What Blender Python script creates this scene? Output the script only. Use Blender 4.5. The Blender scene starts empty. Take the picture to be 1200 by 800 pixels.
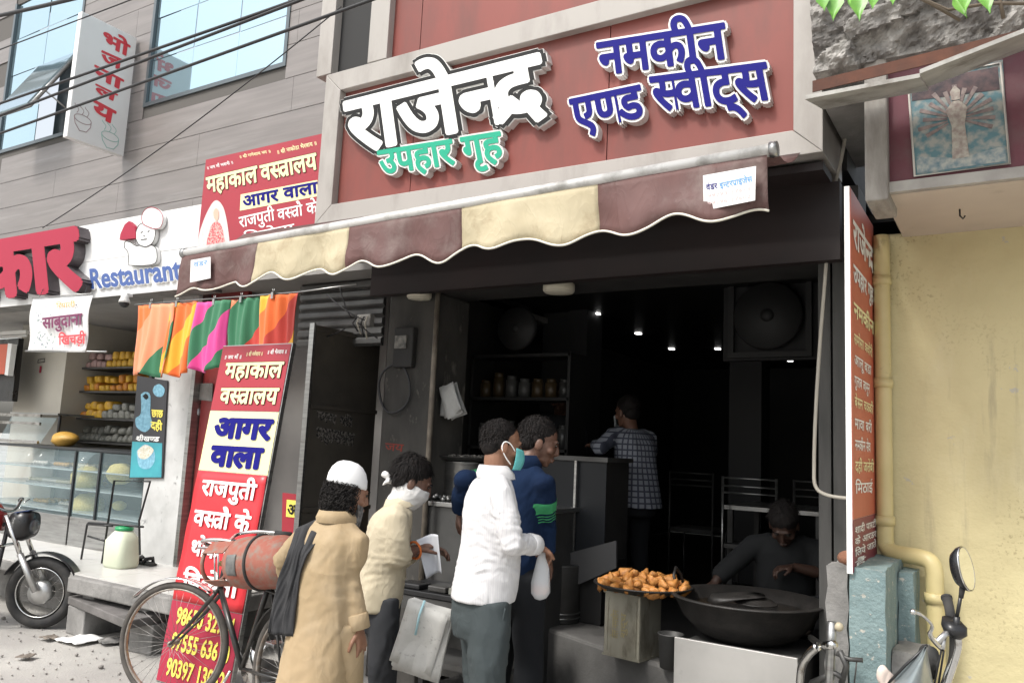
import bpy, bmesh, math, random
from mathutils import Vector, Matrix, noise
random.seed(7)
V = Vector
PI = math.pi
sc = bpy.context.scene
COL = sc.collection
# ---------------------------------------------------------------- camera
CX = V((0.8510, 0.5232, 0.0466)); CY = V((0.0299, -0.1367, 0.9902)); CZ = V((0.5244, -0.8412, -0.1320))
CAM = V((0, 0, 1.55)); FOC = 955.0
cam = bpy.data.cameras.new('camera'); co = bpy.data.objects.new('camera', cam); COL.objects.link(co)
co.matrix_world = Matrix(((CX.x, CY.x, CZ.x, CAM.x), (CX.y, CY.y, CZ.y, CAM.y), (CX.z, CY.z, CZ.z, CAM.z), (0, 0, 0, 1)))
cam.sensor_width = 36; cam.lens = FOC / 1200 * 36; cam.clip_start = 0.05; cam.clip_end = 500
sc.camera = co
# ---------------------------------------------------------------- sky, sun, exposure
SUN_EL, SUN_AZ = math.radians(52), math.radians(200)      # sun behind the camera, to its left
w = bpy.data.worlds.new('World'); sc.world = w; w.use_nodes = True
nt = w.node_tree; bg = nt.nodes['Background']
sky = nt.nodes.new('ShaderNodeTexSky'); sky.sky_type = 'NISHITA'; sky.sun_disc = False
sky.sun_elevation = SUN_EL; sky.sun_rotation = SUN_AZ; sky.dust_density = 4; sky.air_density = 1.4
hs = nt.nodes.new('ShaderNodeHueSaturation'); hs.inputs['Saturation'].default_value = 0.35
nt.links.new(sky.outputs[0], hs.inputs['Color']); nt.links.new(hs.outputs[0], bg.inputs[0])
bg.inputs[1].default_value = 0.14
sl = bpy.data.lights.new('sun', 'SUN'); sl.energy = 1.5; sl.angle = math.radians(10); sl.color = (1, .97, .92)
so = bpy.data.objects.new('sun', sl); COL.objects.link(so)
sd = V((math.cos(SUN_EL) * math.sin(SUN_AZ), math.cos(SUN_EL) * math.cos(SUN_AZ), math.sin(SUN_EL)))
so.rotation_euler = sd.to_track_quat('Z', 'Y').to_euler(); so.location = sd * 20
sc.view_settings.view_transform = 'Standard'; sc.view_settings.look = 'None'
sc.view_settings.exposure = 0.85; sc.view_settings.gamma = 1
sc.cycles.use_denoising = True
sc.cycles.max_bounces = 6

# ---------------------------------------------------------------- measuring: where a line of sight meets a real plane
def ray(x, y): return CX * (x - 600) + CY * (400 - y) - CZ * FOC
def at(x, y, ax, val):
    r = ray(x, y); t = (val - CAM[ax]) / r[ax]; return CAM + r * t
def Y(x, y, v): return at(x, y, 1, v)
def X(x, y, v): return at(x, y, 0, v)
def Z(x, y, v): return at(x, y, 2, v)
def D(x, y, d): return CAM + ray(x, y) * (d / FOC)

# ---------------------------------------------------------------- materials
MC = {}
def mat(name, col=(.5, .5, .5), col2=None, scale=4, rough=.6, metal=0, bump=0, bscale=40, stretch=(1, 1, 1), emit=0, lo=.35, hi=.65,
        alpha=1, trans=0, crease=0, cscale=6, spec=None, dirt=None, dscale=1.5, dlo=.5, dhi=.7, sheen=0, builder=None, rvar=0):
    if name in MC: return MC[name]
    m = bpy.data.materials.new(name); m.use_nodes = True; MC[name] = m
    t = m.node_tree; N = t.nodes; Lk = t.links; b = N['Principled BSDF']
    def c4(c): return (c[0], c[1], c[2], 1)
    b.inputs['Base Color'].default_value = c4(col); b.inputs['Roughness'].default_value = rough
    b.inputs['Metallic'].default_value = metal
    if spec is not None: b.inputs['Specular IOR Level'].default_value = spec
    if trans: b.inputs['Transmission Weight'].default_value = trans
    if alpha < 1: b.inputs['Alpha'].default_value = alpha
    if sheen: b.inputs['Sheen Weight'].default_value = sheen
    if emit:
        b.inputs['Emission Color'].default_value = c4(col); b.inputs['Emission Strength'].default_value = emit
    tc = N.new('ShaderNodeTexCoord'); mp = N.new('ShaderNodeMapping'); mp.inputs['Scale'].default_value = stretch
    Lk.new(tc.outputs['Object'], mp.inputs[0]); vec = mp.outputs[0]
    def nz(s, det=6, r=.55):
        n = N.new('ShaderNodeTexNoise'); n.inputs['Scale'].default_value = s; n.inputs['Detail'].default_value = det
        n.inputs['Roughness'].default_value = r; Lk.new(vec, n.inputs['Vector']); return n.outputs['Fac']
    def ramp(f, lo, hi, a=(0, 0, 0), c=(1, 1, 1)):
        r = N.new('ShaderNodeValToRGB'); r.color_ramp.elements[0].position = lo; r.color_ramp.elements[1].position = hi
        r.color_ramp.elements[0].color = c4(a); r.color_ramp.elements[1].color = c4(c); Lk.new(f, r.inputs[0]); return r.outputs[0]
    cur = None
    if builder: cur = builder(N, Lk, tc, mp)
    if col2 is not None and cur is None: cur = ramp(nz(scale), lo, hi, col, col2)
    if dirt is not None:
        mx = N.new('ShaderNodeMix'); mx.data_type = 'RGBA'
        Lk.new(ramp(nz(dscale, 8, .65), dlo, dhi), mx.inputs['Factor'])
        if cur is not None: Lk.new(cur, mx.inputs['A'])
        else: mx.inputs['A'].default_value = c4(col)
        mx.inputs['B'].default_value = c4(dirt); cur = mx.outputs['Result']
    if cur is not None: Lk.new(cur, b.inputs['Base Color'])
    if rvar:
        mr = N.new('ShaderNodeMapRange'); Lk.new(nz(scale * 2), mr.inputs[0]); mr.inputs[1].default_value = .3; mr.inputs[2].default_value = .7
        mr.inputs[3].default_value = max(0, rough - rvar); mr.inputs[4].default_value = min(1, rough + rvar); Lk.new(mr.outputs[0], b.inputs['Roughness'])
    if crease:
        mp2 = N.new('ShaderNodeMapping'); mp2.inputs['Scale'].default_value = (1, 1, .55); Lk.new(tc.outputs['Object'], mp2.inputs[0])
        hs_ = None
        for q, (sc__, w__) in enumerate(((cscale, 1.0), (cscale * 2.3, .45))):
            n = N.new('ShaderNodeTexNoise'); n.inputs['Scale'].default_value = sc__; n.inputs['Detail'].default_value = 2; n.inputs['Distortion'].default_value = 1.2; Lk.new(mp2.outputs[0], n.inputs['Vector'])
            s1 = N.new('ShaderNodeMath'); s1.operation = 'SUBTRACT'; Lk.new(n.outputs['Fac'], s1.inputs[0]); s1.inputs[1].default_value = .5
            s2 = N.new('ShaderNodeMath'); s2.operation = 'ABSOLUTE'; Lk.new(s1.outputs[0], s2.inputs[0])
            s3 = N.new('ShaderNodeMath'); s3.operation = 'POWER'; Lk.new(s2.outputs[0], s3.inputs[0]); s3.inputs[1].default_value = .7
            s4 = N.new('ShaderNodeMath'); s4.operation = 'MULTIPLY'; Lk.new(s3.outputs[0], s4.inputs[0]); s4.inputs[1].default_value = -w__
            if hs_ is None: hs_ = s4.outputs[0]
            else:
                s5 = N.new('ShaderNodeMath'); s5.operation = 'ADD'; Lk.new(hs_, s5.inputs[0]); Lk.new(s4.outputs[0], s5.inputs[1]); hs_ = s5.outputs[0]
        bp = N.new('ShaderNodeBump'); bp.inputs['Strength'].default_value = 1; bp.inputs['Distance'].default_value = crease
        Lk.new(hs_, bp.inputs['Height']); Lk.new(bp.outputs[0], b.inputs['Normal'])
    elif bump:
        bp = N.new('ShaderNodeBump'); bp.inputs['Strength'].default_value = 1; bp.inputs['Distance'].default_value = bump
        Lk.new(nz(bscale, 8, .6), bp.inputs['Height']); Lk.new(bp.outputs[0], b.inputs['Normal'])
    return m

# ---------------------------------------------------------------- objects
def tag(o, label=None, cat=None, group=None, kind=None):
    if label: o['label'] = label
    if cat: o['category'] = cat
    if group: o['group'] = group
    if kind: o['kind'] = kind
    return o
def wloc(o):
    p = V((0, 0, 0))
    while o is not None: p += o.location; o = o.parent
    return p
def empty(name, loc, label=None, cat=None, group=None, kind=None):
    o = bpy.data.objects.new(name, None); COL.objects.link(o); o.location = V(loc); o.empty_display_size = .1
    return tag(o, label, cat, group, kind)
def copy_tree(o, parent=None):
    c = o.copy(); COL.objects.link(c); c.parent = parent
    for ch in list(o.children): copy_tree(ch, c)
    return c
class B:
    def __init__(s): s.v = []; s.f = []; s.mi = []; s.sm = []
    def add(s, vs, fs, m=0, smooth=False, M=None):
        n = len(s.v)
        for p in vs:
            p = V(p); s.v.append(M @ p if M else p)
        for f in fs: s.f.append([i + n for i in f]); s.mi.append(m); s.sm.append(smooth)
        return s
    def box(s, a, b, m=0, M=None):
        x0, y0, z0 = a; x1, y1, z1 = b
        vs = [(x0, y0, z0), (x1, y0, z0), (x1, y1, z0), (x0, y1, z0), (x0, y0, z1), (x1, y0, z1), (x1, y1, z1), (x0, y1, z1)]
        return s.add(vs, [(0, 3, 2, 1), (4, 5, 6, 7), (0, 1, 5, 4), (1, 2, 6, 5), (2, 3, 7, 6), (3, 0, 4, 7)], m, False, M)
    def cbox(s, c, size, M=None, m=0):
        c = V(c); h = V(size) / 2; return s.box(c - h, c + h, m, M)
    def prism(s, pts, vec, m=0, smooth=False):           # polygon pushed along a vector
        pts = [V(p) for p in pts]; vec = V(vec); n = len(pts)
        nrm = V((0, 0, 0))
        for i in range(n): nrm += pts[i].cross(pts[(i + 1) % n])
        vs = pts + [p + vec for p in pts]
        a, b = list(range(n)), list(range(n, 2 * n))
        sides = [(i, (i + 1) % n, n + (i + 1) % n, n + i) for i in range(n)]
        fs = [a[::-1], b] + sides if nrm.dot(vec) > 0 else [a, b[::-1]] + [x[::-1] for x in sides]
        return s.add(vs, fs, m, smooth)
    def loft(s, secs, n=16, m=0, caps=True, closed=False, smooth=True):  # secs: (centre, u, v[, exponent])
        vs = []
        for q in secs:
            c, u, v = V(q[0]), V(q[1]), V(q[2]); e = q[3] if len(q) > 3 else 1
            for i in range(n):
                a = 2 * PI * i / n; cc, ss = math.cos(a), math.sin(a)
                cc = math.copysign(abs(cc) ** e, cc); ss = math.copysign(abs(ss) ** e, ss)
                vs.append(c + u * cc + v * ss)
        fs = []; k = len(secs)
        for j in range(k if closed else k - 1):
            j2 = (j + 1) % k
            for i in range(n): fs.append((j * n + i, j * n + (i + 1) % n, j2 * n + (i + 1) % n, j2 * n + i))
        if caps and not closed: fs += [tuple(range(n))[::-1], tuple(range((k - 1) * n, k * n))]
        return s.add(vs, fs, m, smooth)
    def tube(s, pts, r, n=8, m=0, closed=False, caps=True, flat=None):
        pts = [V(p) for p in pts]; k = len(pts)
        rs = r if isinstance(r, (list, tuple)) else [r] * k
        secs = []; up = None
        for i, p in enumerate(pts):
            if closed: t = pts[(i + 1) % k] - pts[i - 1]
            else: t = pts[min(i + 1, k - 1)] - pts[max(i - 1, 0)]
            if t.length < 1e-9: t = V((0, 0, 1))
            t.normalize()
            if up is None:
                up = V((0, 0, 1)) if abs(t.z) < .9 else V((1, 0, 0))
            u = up - t * up.dot(t)
            if u.length < 1e-6: u = t.orthogonal()
            u.normalize(); up = u; w_ = t.cross(u)
            secs.append((p, u * rs[i] * (flat or 1), w_ * rs[i]))
        return s.loft(secs, n, m, caps, closed)
    def lathe(s, prof, c, n=24, m=0, axis=V((0, 0, 1)), smooth=True):
        axis = V(axis).normalized(); u = axis.orthogonal().normalized(); w_ = axis.cross(u)
        return s.loft([(V(c) + axis * z, u * max(r, 1e-4), w_ * max(r, 1e-4)) for r, z in prof], n, m, True, False, smooth)
    def ell(s, c, r, M=None, n=16, k=10, m=0):
        vs = []; fs = []
        for j in range(k + 1):
            a = PI * j / k
            for i in range(n):
                b_ = 2 * PI * i / n; q = V((math.sin(a) * math.cos(b_) * r[0], math.sin(a) * math.sin(b_) * r[1], math.cos(a) * r[2]))
                vs.append(V(c) + (M @ q if M else q))
        for j in range(k):
            for i in range(n): fs.append((j * n + i, (j + 1) * n + i, (j + 1) * n + (i + 1) % n, j * n + (i + 1) % n))
        return s.add(vs, fs, m, True)
    def grid(s, fn, nu, nv, m=0, smooth=True, thick=None):
        vs = [fn(i / nu, j / nv) for j in range(nv + 1) for i in range(nu + 1)]
        fs = [(j * (nu + 1) + i, j * (nu + 1) + i + 1, (j + 1) * (nu + 1) + i + 1, (j + 1) * (nu + 1) + i) for j in range(nv) for i in range(nu)]
        if thick:
            th = V(thick); n = len(vs); vs2 = [V(p) + th for p in vs]
            edge = [i for i in range(nu + 1)] + [(j) * (nu + 1) + nu for j in range(1, nv + 1)] + [nv * (nu + 1) + i for i in range(nu - 1, -1, -1)] + [j * (nu + 1) for j in range(nv - 1, 0, -1)]
            s.add(list(vs) + vs2, fs + [tuple(x + n for x in f[::-1]) for f in fs] + [(edge[(i + 1) % len(edge)], edge[i], edge[i] + n, edge[(i + 1) % len(edge)] + n) for i in range(len(edge))], m, smooth)
        else: s.add(vs, fs, m, smooth)
        return s
    def mesh(s, name, mats, off=V((0, 0, 0))):
        me = bpy.data.meshes.new(name); me.from_pydata([v - off for v in s.v], [], s.f)
        for x in mats: me.materials.append(x)
        me.polygons.foreach_set('material_index', s.mi); me.polygons.foreach_set('use_smooth', s.sm); me.update(); return me
    def build(s, name, mats, parent=None, bevel=0, loc=None, fixn=False, org=None):
        if not isinstance(mats, (list, tuple)): mats = [mats]
        off = wloc(parent) if parent is not None else V((0, 0, 0)) if org is not None else V(loc if loc is not None else (0, 0, 0))
        me = s.mesh(name, mats, off)
        if fixn:
            bm = bmesh.new(); bm.from_mesh(me); bmesh.ops.recalc_face_normals(bm, faces=bm.faces); bm.to_mesh(me); bm.free()
        o = bpy.data.objects.new(name, me); COL.objects.link(o)
        if parent is not None: o.parent = parent
        else: o.location = V(org if org is not None else loc if loc is not None else (0, 0, 0))
        if bevel:
            b = o.modifiers.new('bevel', 'BEVEL'); b.width = bevel; b.segments = 2; b.limit_method = 'ANGLE'; b.angle_limit = math.radians(40)
        return o
def catenary(a, b, sag, n=16):
    a, b = V(a), V(b); return [a.lerp(b, i / n) - V((0, 0, sag * 4 * (i / n) * (1 - i / n))) for i in range(n + 1)]
def smoothpath(pts, n=6):
    pts = [V(p) for p in pts]; out = []
    for i in range(len(pts) - 1):
        p0 = pts[max(i - 1, 0)]; p1 = pts[i]; p2 = pts[i + 1]; p3 = pts[min(i + 2, len(pts) - 1)]
        for k in range(n):
            t = k / n
            out.append(.5 * ((2 * p1) + (p2 - p0) * t + (2 * p0 - 5 * p1 + 4 * p2 - p3) * t * t + (3 * p1 - p0 - 3 * p2 + p3) * t ** 3))
    out.append(pts[-1]); return out
def remesh(b, voxel, smooth=3, dec=1.0):
    me = b.mesh('tmp', []); o = bpy.data.objects.new('tmp', me); COL.objects.link(o)
    r = o.modifiers.new('r', 'REMESH'); r.mode = 'VOXEL'; r.voxel_size = voxel; r.use_smooth_shade = True
    if smooth: s_ = o.modifiers.new('s', 'SMOOTH'); s_.iterations = smooth; s_.factor = .5
    if dec < 1: d_ = o.modifiers.new('d', 'DECIMATE'); d_.ratio = dec
    dg = bpy.context.evaluated_depsgraph_get(); out = bpy.data.meshes.new_from_object(o.evaluated_get(dg))
    bpy.data.objects.remove(o); return out
def mesh_obj(name, me, m, parent):
    off = wloc(parent); me.transform(Matrix.Translation(-off)); me.name = name
    me.materials.clear(); me.materials.append(m)
    for p in me.polygons: p.use_smooth = True
    o = bpy.data.objects.new(name, me); COL.objects.link(o); o.parent = parent; return o

# ---------------------------------------------------------------- lettering: glyph outlines taken from the built-in font, set like type
CONS = 'कखगघचछजटठडणतथदधनपबभमयरलवशषसह'
STEM = 'कखगघचजणतथधनपबभमयलवशषस'
SIGNS = 'ािीुूेैोौ्ंँृ़'
LATIN = 'ResturanJAM0123456789-.,/:Yn9'
GL = {}
def prep_glyphs():
    offs = (0.0, .012)
    chars = set(CONS + SIGNS + 'अआइईउएऐओऋ॥।' + LATIN + '|')
    tmp = []
    for k in offs:
        for ch in chars:
            c = bpy.data.curves.new('g', 'FONT'); c.body = ch; c.offset = k; c.resolution_u = 3; c.fill_mode = 'FRONT'
            o = bpy.data.objects.new('g', c); COL.objects.link(o); tmp.append((k, ch, o))
    adv = []
    for ch in chars:
        c = bpy.data.curves.new('g', 'FONT'); c.body = 'न' + ch + '|'; o = bpy.data.objects.new('g', c); COL.objects.link(o); adv.append((ch, o))
    bpy.context.view_layer.update(); dg = bpy.context.evaluated_depsgraph_get()
    for k, ch, o in tmp:
        me = bpy.data.meshes.new_from_object(o.evaluated_get(dg))
        GL[(k, ch)] = me
    base = None; W = {}
    for ch, o in adv: W[ch] = o.bound_box[6][0]
    c0 = [o for k, ch, o in tmp if ch == '|' and k == 0][0].bound_box[6][0]
    for ch in W: GL['a' + ch] = W[ch] - 0.555 - c0
    GL['aि'] = .245
    for _, _, o in tmp: bpy.data.objects.remove(o)
    for _, o in adv: bpy.data.objects.remove(o)
prep_glyphs()
def type_set(s, off=0.0):
    if off > .012:                       # heavier weights: the outline stamped round a small circle
        vs, fs, wd = type_set(s, .012); r = off - .012; V2 = []; F2 = []
        for k in range(8):
            a = PI / 4 * k; n = len(V2); V2 += [(x + r * math.cos(a), y + r * math.sin(a), l + k * .00005) for x, y, l in vs]; F2 += [[i + n for i in f] for f in fs]
        return V2, F2, wd
    return type_set0(s, off)
def type_set0(s, off=0.0):
    """returns flat verts (x,y,level), faces, width: half forms are cut at the stem, short i goes before its cluster"""
    key = (off, s, 'set')
    if key in GL: return GL[key]
    items = []; i = 0; pen = 0.0; n = len(s); lev = 0
    def put(ch, x, cut=None, y=0.0, sx=1.0):
        items.append((ch, x, cut, y, sx))
    while i < n:
        ch = s[i]
        if ch == ' ': pen += .30; i += 1; continue
        if ch in CONS:
            cl = [ch]; j = i + 1
            while j + 1 < n and s[j] == '्' and s[j + 1] in CONS: cl.append(s[j + 1]); j += 2
            nuk = j < n and s[j] == '़'
            if nuk: j += 1
            if j < n and s[j] == 'ि': put('ि', pen); pen += GL['aि']; j += 1
            q = 0; main = None
            while q < len(cl):
                c = cl[q]; a = GL['a' + c]; last = q == len(cl) - 1
                if not last and cl[q + 1] == 'र':
                    put(c, pen); main = (pen, a, c); items.append(('/', pen + a - (.155 if c in STEM else .3), None, 0, 1)); pen += a; q += 2; continue
                if not last and c in STEM and c != 'क':
                    w_ = a - .17; put(c, pen, w_ + .01); pen += w_; q += 1; continue
                put(c, pen); main = (pen, a, c)
                pen += a
                if not last: put('्', pen - .04)
                q += 1
            if nuk: put('़', pen - .06)
            i = j
        elif ch == '्': put(ch, pen - .06); i += 1
        elif ch in SIGNS:
            dx = 0
            if ch == 'ं' and i and s[i - 1] in 'ोी': dx = -.16
            if ch in 'ुू' and i and s[i - 1] in 'दह': dx = .06
            put(ch, pen + dx); pen += GL['a' + ch] if GL['a' + ch] > .1 else 0; i += 1
        else:
            if not (off, ch) in GL: i += 1; continue
            put(ch, pen); pen += GL['a' + ch]; i += 1
    vs = []; fs = []
    for k, (ch, x, cut, y, sx) in enumerate(items):
        lv = (k % 3) * .0004
        if ch == '/':
            t = .04 + off; a_, b_ = V((x, .20)), V((x - .20, .03)); d_ = (b_ - a_).normalized(); p_ = V((-d_.y, d_.x)) * t
            q = [a_ + p_, b_ + p_ - d_ * -off, b_ - p_ - d_ * -off, a_ - p_]; nn = len(vs)
            vs += [(p.x, p.y, lv) for p in q]; fs.append([nn, nn + 1, nn + 2, nn + 3]); continue
        me = GL[(off, ch)]
        if cut:
            bm = bmesh.new(); bm.from_mesh(me)
            bmesh.ops.bisect_plane(bm, geom=bm.verts[:] + bm.edges[:] + bm.faces[:], plane_co=(cut, 0, 0), plane_no=(1, 0, 0), clear_outer=True)
            # keep headline joined, drop the stem below
            nn = len(vs); bm.verts.index_update()
            vs += [(v.co.x + x, v.co.y, lv) for v in bm.verts]; fs += [[v.index + nn for v in f.verts] for f in bm.faces]; bm.free()
        else:
            nn = len(vs); vs += [(v.co.x + x, v.co.y + y, lv) for v in me.vertices]; fs += [[i_ + nn for i_ in p.vertices] for p in me.polygons]
    GL[key] = (vs, fs, pen - .015); return GL[key]
def letter_mesh(s, O, U, Vv, off=.012, thick=0.0, lift=.002, b=None, shear=0.0, m=0, dirn=None):
    """O baseline start, U vector to the end of the word, Vv vector baseline to headline; faces towards the camera side"""
    vs, fs, wd = type_set(s, off); O, U, Vv = V(O), V(U), V(Vv)
    n = U.cross(Vv).normalized() if dirn is None else V(dirn)
    cap = .622
    P = [O + U * ((x + shear * y) / wd) + Vv * (y / cap) + n * (lift + l_) for x, y, l_ in vs]
    b = b or B()
    if thick:
        bm = bmesh.new(); bv = [bm.verts.new(p) for p in P]
        for f in fs:
            try: bm.faces.new([bv[i] for i in f])
            except ValueError: pass
        r = bmesh.ops.extrude_face_region(bm, geom=bm.faces[:])
        bmesh.ops.translate(bm, vec=-n * (thick + lift), verts=[g for g in r['geom'] if isinstance(g, bmesh.types.BMVert)])
        bm.verts.index_update(); bmesh.ops.recalc_face_normals(bm, faces=bm.faces)
        b.add([v.co.copy() for v in bm.verts], [[v.index for v in f.verts] for f in bm.faces], m); bm.free()
    else: b.add(P, fs, m)
    return b
def print_on(parent, s, A, Bp, C, m, off=.012, name='lettering', lift=.002, thick=0, shear=0):
    """A start of baseline, Bp end of baseline, C start of headline: points on the surface"""
    return letter_mesh(s, A, Bp - A, C - A, off, thick, lift, shear=shear).build(name, m, parent)
def quad_text(parent, s, plane, a, b, c, m, **k):        # a, b, c measured on a plane (axis, value)
    ax, v = plane
    A, Bq, C = at(a[0], a[1], ax, v), at(b[0], b[1], ax, v), at(c[0], c[1], ax, v)
    return print_on(parent, s, A, Bq, C, m, **k)
# ================================================================ palette
m_road = mat('road_dust', (.42, .405, .375), (.32, .305, .285), scale=1.3, rough=.95, bump=.006, bscale=60, dirt=(.21, .20, .19), dscale=.8, dlo=.55, dhi=.8)
m_conc = mat('concrete', (.27, .262, .25), (.18, .175, .167), scale=5, rough=.9, bump=.006, bscale=35, dirt=(.10, .1, .095), dscale=3, dlo=.5, dhi=.7)
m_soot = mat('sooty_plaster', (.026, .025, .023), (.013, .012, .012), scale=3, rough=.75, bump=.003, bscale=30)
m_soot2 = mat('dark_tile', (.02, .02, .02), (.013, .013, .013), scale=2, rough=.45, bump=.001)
m_platf = mat('worn_concrete', (.12, .117, .112), (.065, .063, .06), scale=3, rough=.8, bump=.004, bscale=25, dirt=(.2, .19, .175), dscale=4, dlo=.58, dhi=.75)
m_frame = mat('beige_panel', (.385, .36, .335), (.355, .335, .31), scale=1.5, rough=.45, spec=.3, stretch=(1, 1, .35), dirt=(.23, .21, .19), dscale=3, dlo=.5, dhi=.8)
m_red = mat('brick_red_panel', (.225, .062, .050), (.195, .055, .045), scale=.9, rough=.45, spec=.3, stretch=(1, 1, .3), dirt=(.14, .055, .046), dscale=3, dlo=.46, dhi=.75)
m_lbolt = mat('bolt_grey', (.2, .2, .2), rough=.4, metal=.8)
m_joint = mat('joint_black', (.02, .02, .02), rough=.8)
m_maroon = mat('maroon_beam', (.018, .009, .0085), (.011, .007, .007), scale=2, rough=.6)
m_black = mat('black_paint', (.015, .015, .016), rough=.35, rvar=.15)
m_rubber = mat('rubber', (.02, .02, .021), (.05, .047, .043), scale=9, rough=.85)
m_chrome = mat('chrome', (.62, .62, .61), rough=.16, metal=1, rvar=.1, dirt=(.25, .22, .19), dscale=18, dlo=.55, dhi=.75)
m_steel = mat('brushed_steel', (.42, .42, .41), (.30, .30, .295), scale=3, rough=.34, metal=.9, stretch=(1, 1, 14), rvar=.08, dirt=(.16, .14, .12), dscale=2.5, dlo=.55, dhi=.8)
m_dsteel = mat('dull_dark_steel', (.10, .10, .098), (.06, .058, .055), scale=4, rough=.5, metal=.5)
m_white = mat('white_paint', (.74, .74, .72), (.62, .61, .58), scale=2, rough=.5, dirt=(.42, .40, .36), dscale=3, dlo=.6, dhi=.8)
m_flexw = mat('white_flex', (.78, .78, .77), (.70, .70, .69), scale=1, rough=.42)
m_glass = mat('mirror_window', (.40, .54, .60), rough=.05, metal=.85)
def wall_paint(N, Lk, tc, mp):
    def nz(s, det=6, st=(1, 1, 1)):
        m = N.new('ShaderNodeMapping'); m.inputs['Scale'].default_value = st; Lk.new(tc.outputs['Object'], m.inputs[0])
        n = N.new('ShaderNodeTexNoise'); n.inputs['Scale'].default_value = s; n.inputs['Detail'].default_value = det; n.inputs['Roughness'].default_value = .6; Lk.new(m.outputs[0], n.inputs['Vector']); return n.outputs['Fac']
    def rp(f, lo, hi, a=(0, 0, 0, 1), c=(1, 1, 1, 1)):
        r = N.new('ShaderNodeValToRGB'); r.color_ramp.elements[0].position = lo; r.color_ramp.elements[1].position = hi; r.color_ramp.elements[0].color = a; r.color_ramp.elements[1].color = c; Lk.new(f, r.inputs[0]); return r.outputs[0]
    def mul(x, y):
        m = N.new('ShaderNodeMath'); m.operation = 'MULTIPLY'; Lk.new(x, m.inputs[0]); Lk.new(y, m.inputs[1]); return m.outputs[0]
    def mix(f, x, col):
        m = N.new('ShaderNodeMix'); m.data_type = 'RGBA'; Lk.new(f, m.inputs['Factor']); Lk.new(x, m.inputs['A']); m.inputs['B'].default_value = col; return m.outputs['Result']
    base = rp(nz(1.3), .35, .65, (.60, .53, .31, 1), (.52, .455, .26, 1))
    base = mix(rp(nz(2.2, 8, (1, 1, .35)), .52, .72), base, (.62, .56, .38, 1))          # paler washed areas
    base = mix(mul(rp(nz(1.5, 3), .52, .66), rp(nz(60, 4), .56, .62)), base, (.36, .30, .17, 1))   # clustered pits
    base = mix(rp(nz(5, 10), .655, .67), base, (.46, .43, .36, 1))                        # peeled spots
    base = mix(mul(rp(nz(1.1, 2), .5, .62), rp(nz(9, 8, (1.6, 1, .16)), .54, .68)), base, (.40, .35, .22, 1))       # drip stains
    return base
m_yellow = mat('yellow_wall', (.6, .52, .3), rough=.88, bump=.004, bscale=38, builder=wall_paint)
m_ypipe = mat('yellow_pipe', (.58, .49, .25), (.50, .42, .2), scale=4, rough=.45, dirt=(.25, .2, .12), dscale=6, dlo=.6, dhi=.72)
m_blue = mat('pale_blue_plaster', (.205, .275, .275), (.155, .22, .225), scale=9, rough=.9, bump=.008, bscale=60, dirt=(.42, .40, .35), dscale=28, dlo=.6, dhi=.64)
m_cable = mat('black_cable', (.02, .02, .022), rough=.6)
m_wcable = mat('ivory_cable', (.45, .42, .36), rough=.55)
m_pblue = mat('print_blue', (.010, .009, .17), rough=.6, spec=.12)
m_pblack = mat('print_black', (.012, .012, .012), rough=.6, spec=.25)
m_pwhite = mat('print_white', (.82, .82, .80), rough=.6, spec=.25)
m_pgreen = mat('print_green', (.02, .34, .21), rough=.6, spec=.25)
m_pcream = mat('print_cream', (.80, .74, .42), rough=.6, spec=.25)
m_pred = mat('print_red', (.50, .035, .05), rough=.6, spec=.25)
m_pyel = mat('print_yellow', (.85, .72, .12), rough=.45)
m_cylr = mat('letter_maroon', (.36, .03, .06), rough=.6, spec=.25)
m_wood = mat('grey_wood', (.2, .17, .14), (.13, .11, .09), scale=6, rough=.8, stretch=(1, 1, 8))

# ================================================================ ground
gb = B(); N = 60
def gfn(u, v):
    x = -40 + 55 * u; y = -20 + 28 * v
    return V((x, y, .012 * noise.noise(V((x * .8, y * .8, 0))) if y < 3.6 else 0))
gb.grid(gfn, 110, 70)
tag(gb.build('ground', m_road), kind='structure')
far = B(); far.box((-200, -200, -.3), (200, 200, -.05)); tag(far.build('terrain', m_road), kind='structure')
# grit, pebbles, paper litter
gr = B()
for i in range(700):
    x = random.uniform(-8, -3.2); y = random.uniform(1.8, 3.75); s = random.uniform(.003, .012) * (2 if random.random() < .06 else 1)
    gr.ell((x, y, s * .4 + .004), (s, s * random.uniform(.6, 1), s * .6), n=5, k=3)
tag(gr.build('grit', mat('grit', (.16, .15, .14), (.35, .33, .3), scale=8, rough=.9)), 'loose grit and pebbles scattered over the dusty roadside', 'grit', kind='stuff')
for i, (px, py, s) in enumerate(((58, 748, .07), (95, 750, .16), (30, 770, .06), (130, 752, .1))):
    c = Z(px, py, .012); a0 = random.uniform(0, 3); p = B()
    p.grid(lambda u, v: c + V((math.cos(a0) * (u - .5) - math.sin(a0) * (v - .5), math.sin(a0) * (u - .5) + math.cos(a0) * (v - .5), 0)) * s * 1.6 + V((0, 0, .012 + .02 * noise.noise(V((u * 3, v * 3, i * 7))))), 8, 8, thick=(0, 0, .002))
    lab = ['crumpled brown leaf litter beside the motorcycle front wheel', 'flattened white plastic wrapper in front of the low step', 'small torn brown paper at lower left of the road', 'grey scrap of paper near the step corner'][i]
    tag(p.build('litter', [m_wood, m_flexw, m_wood, m_conc][i], loc=c), lab, 'litter')

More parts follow.
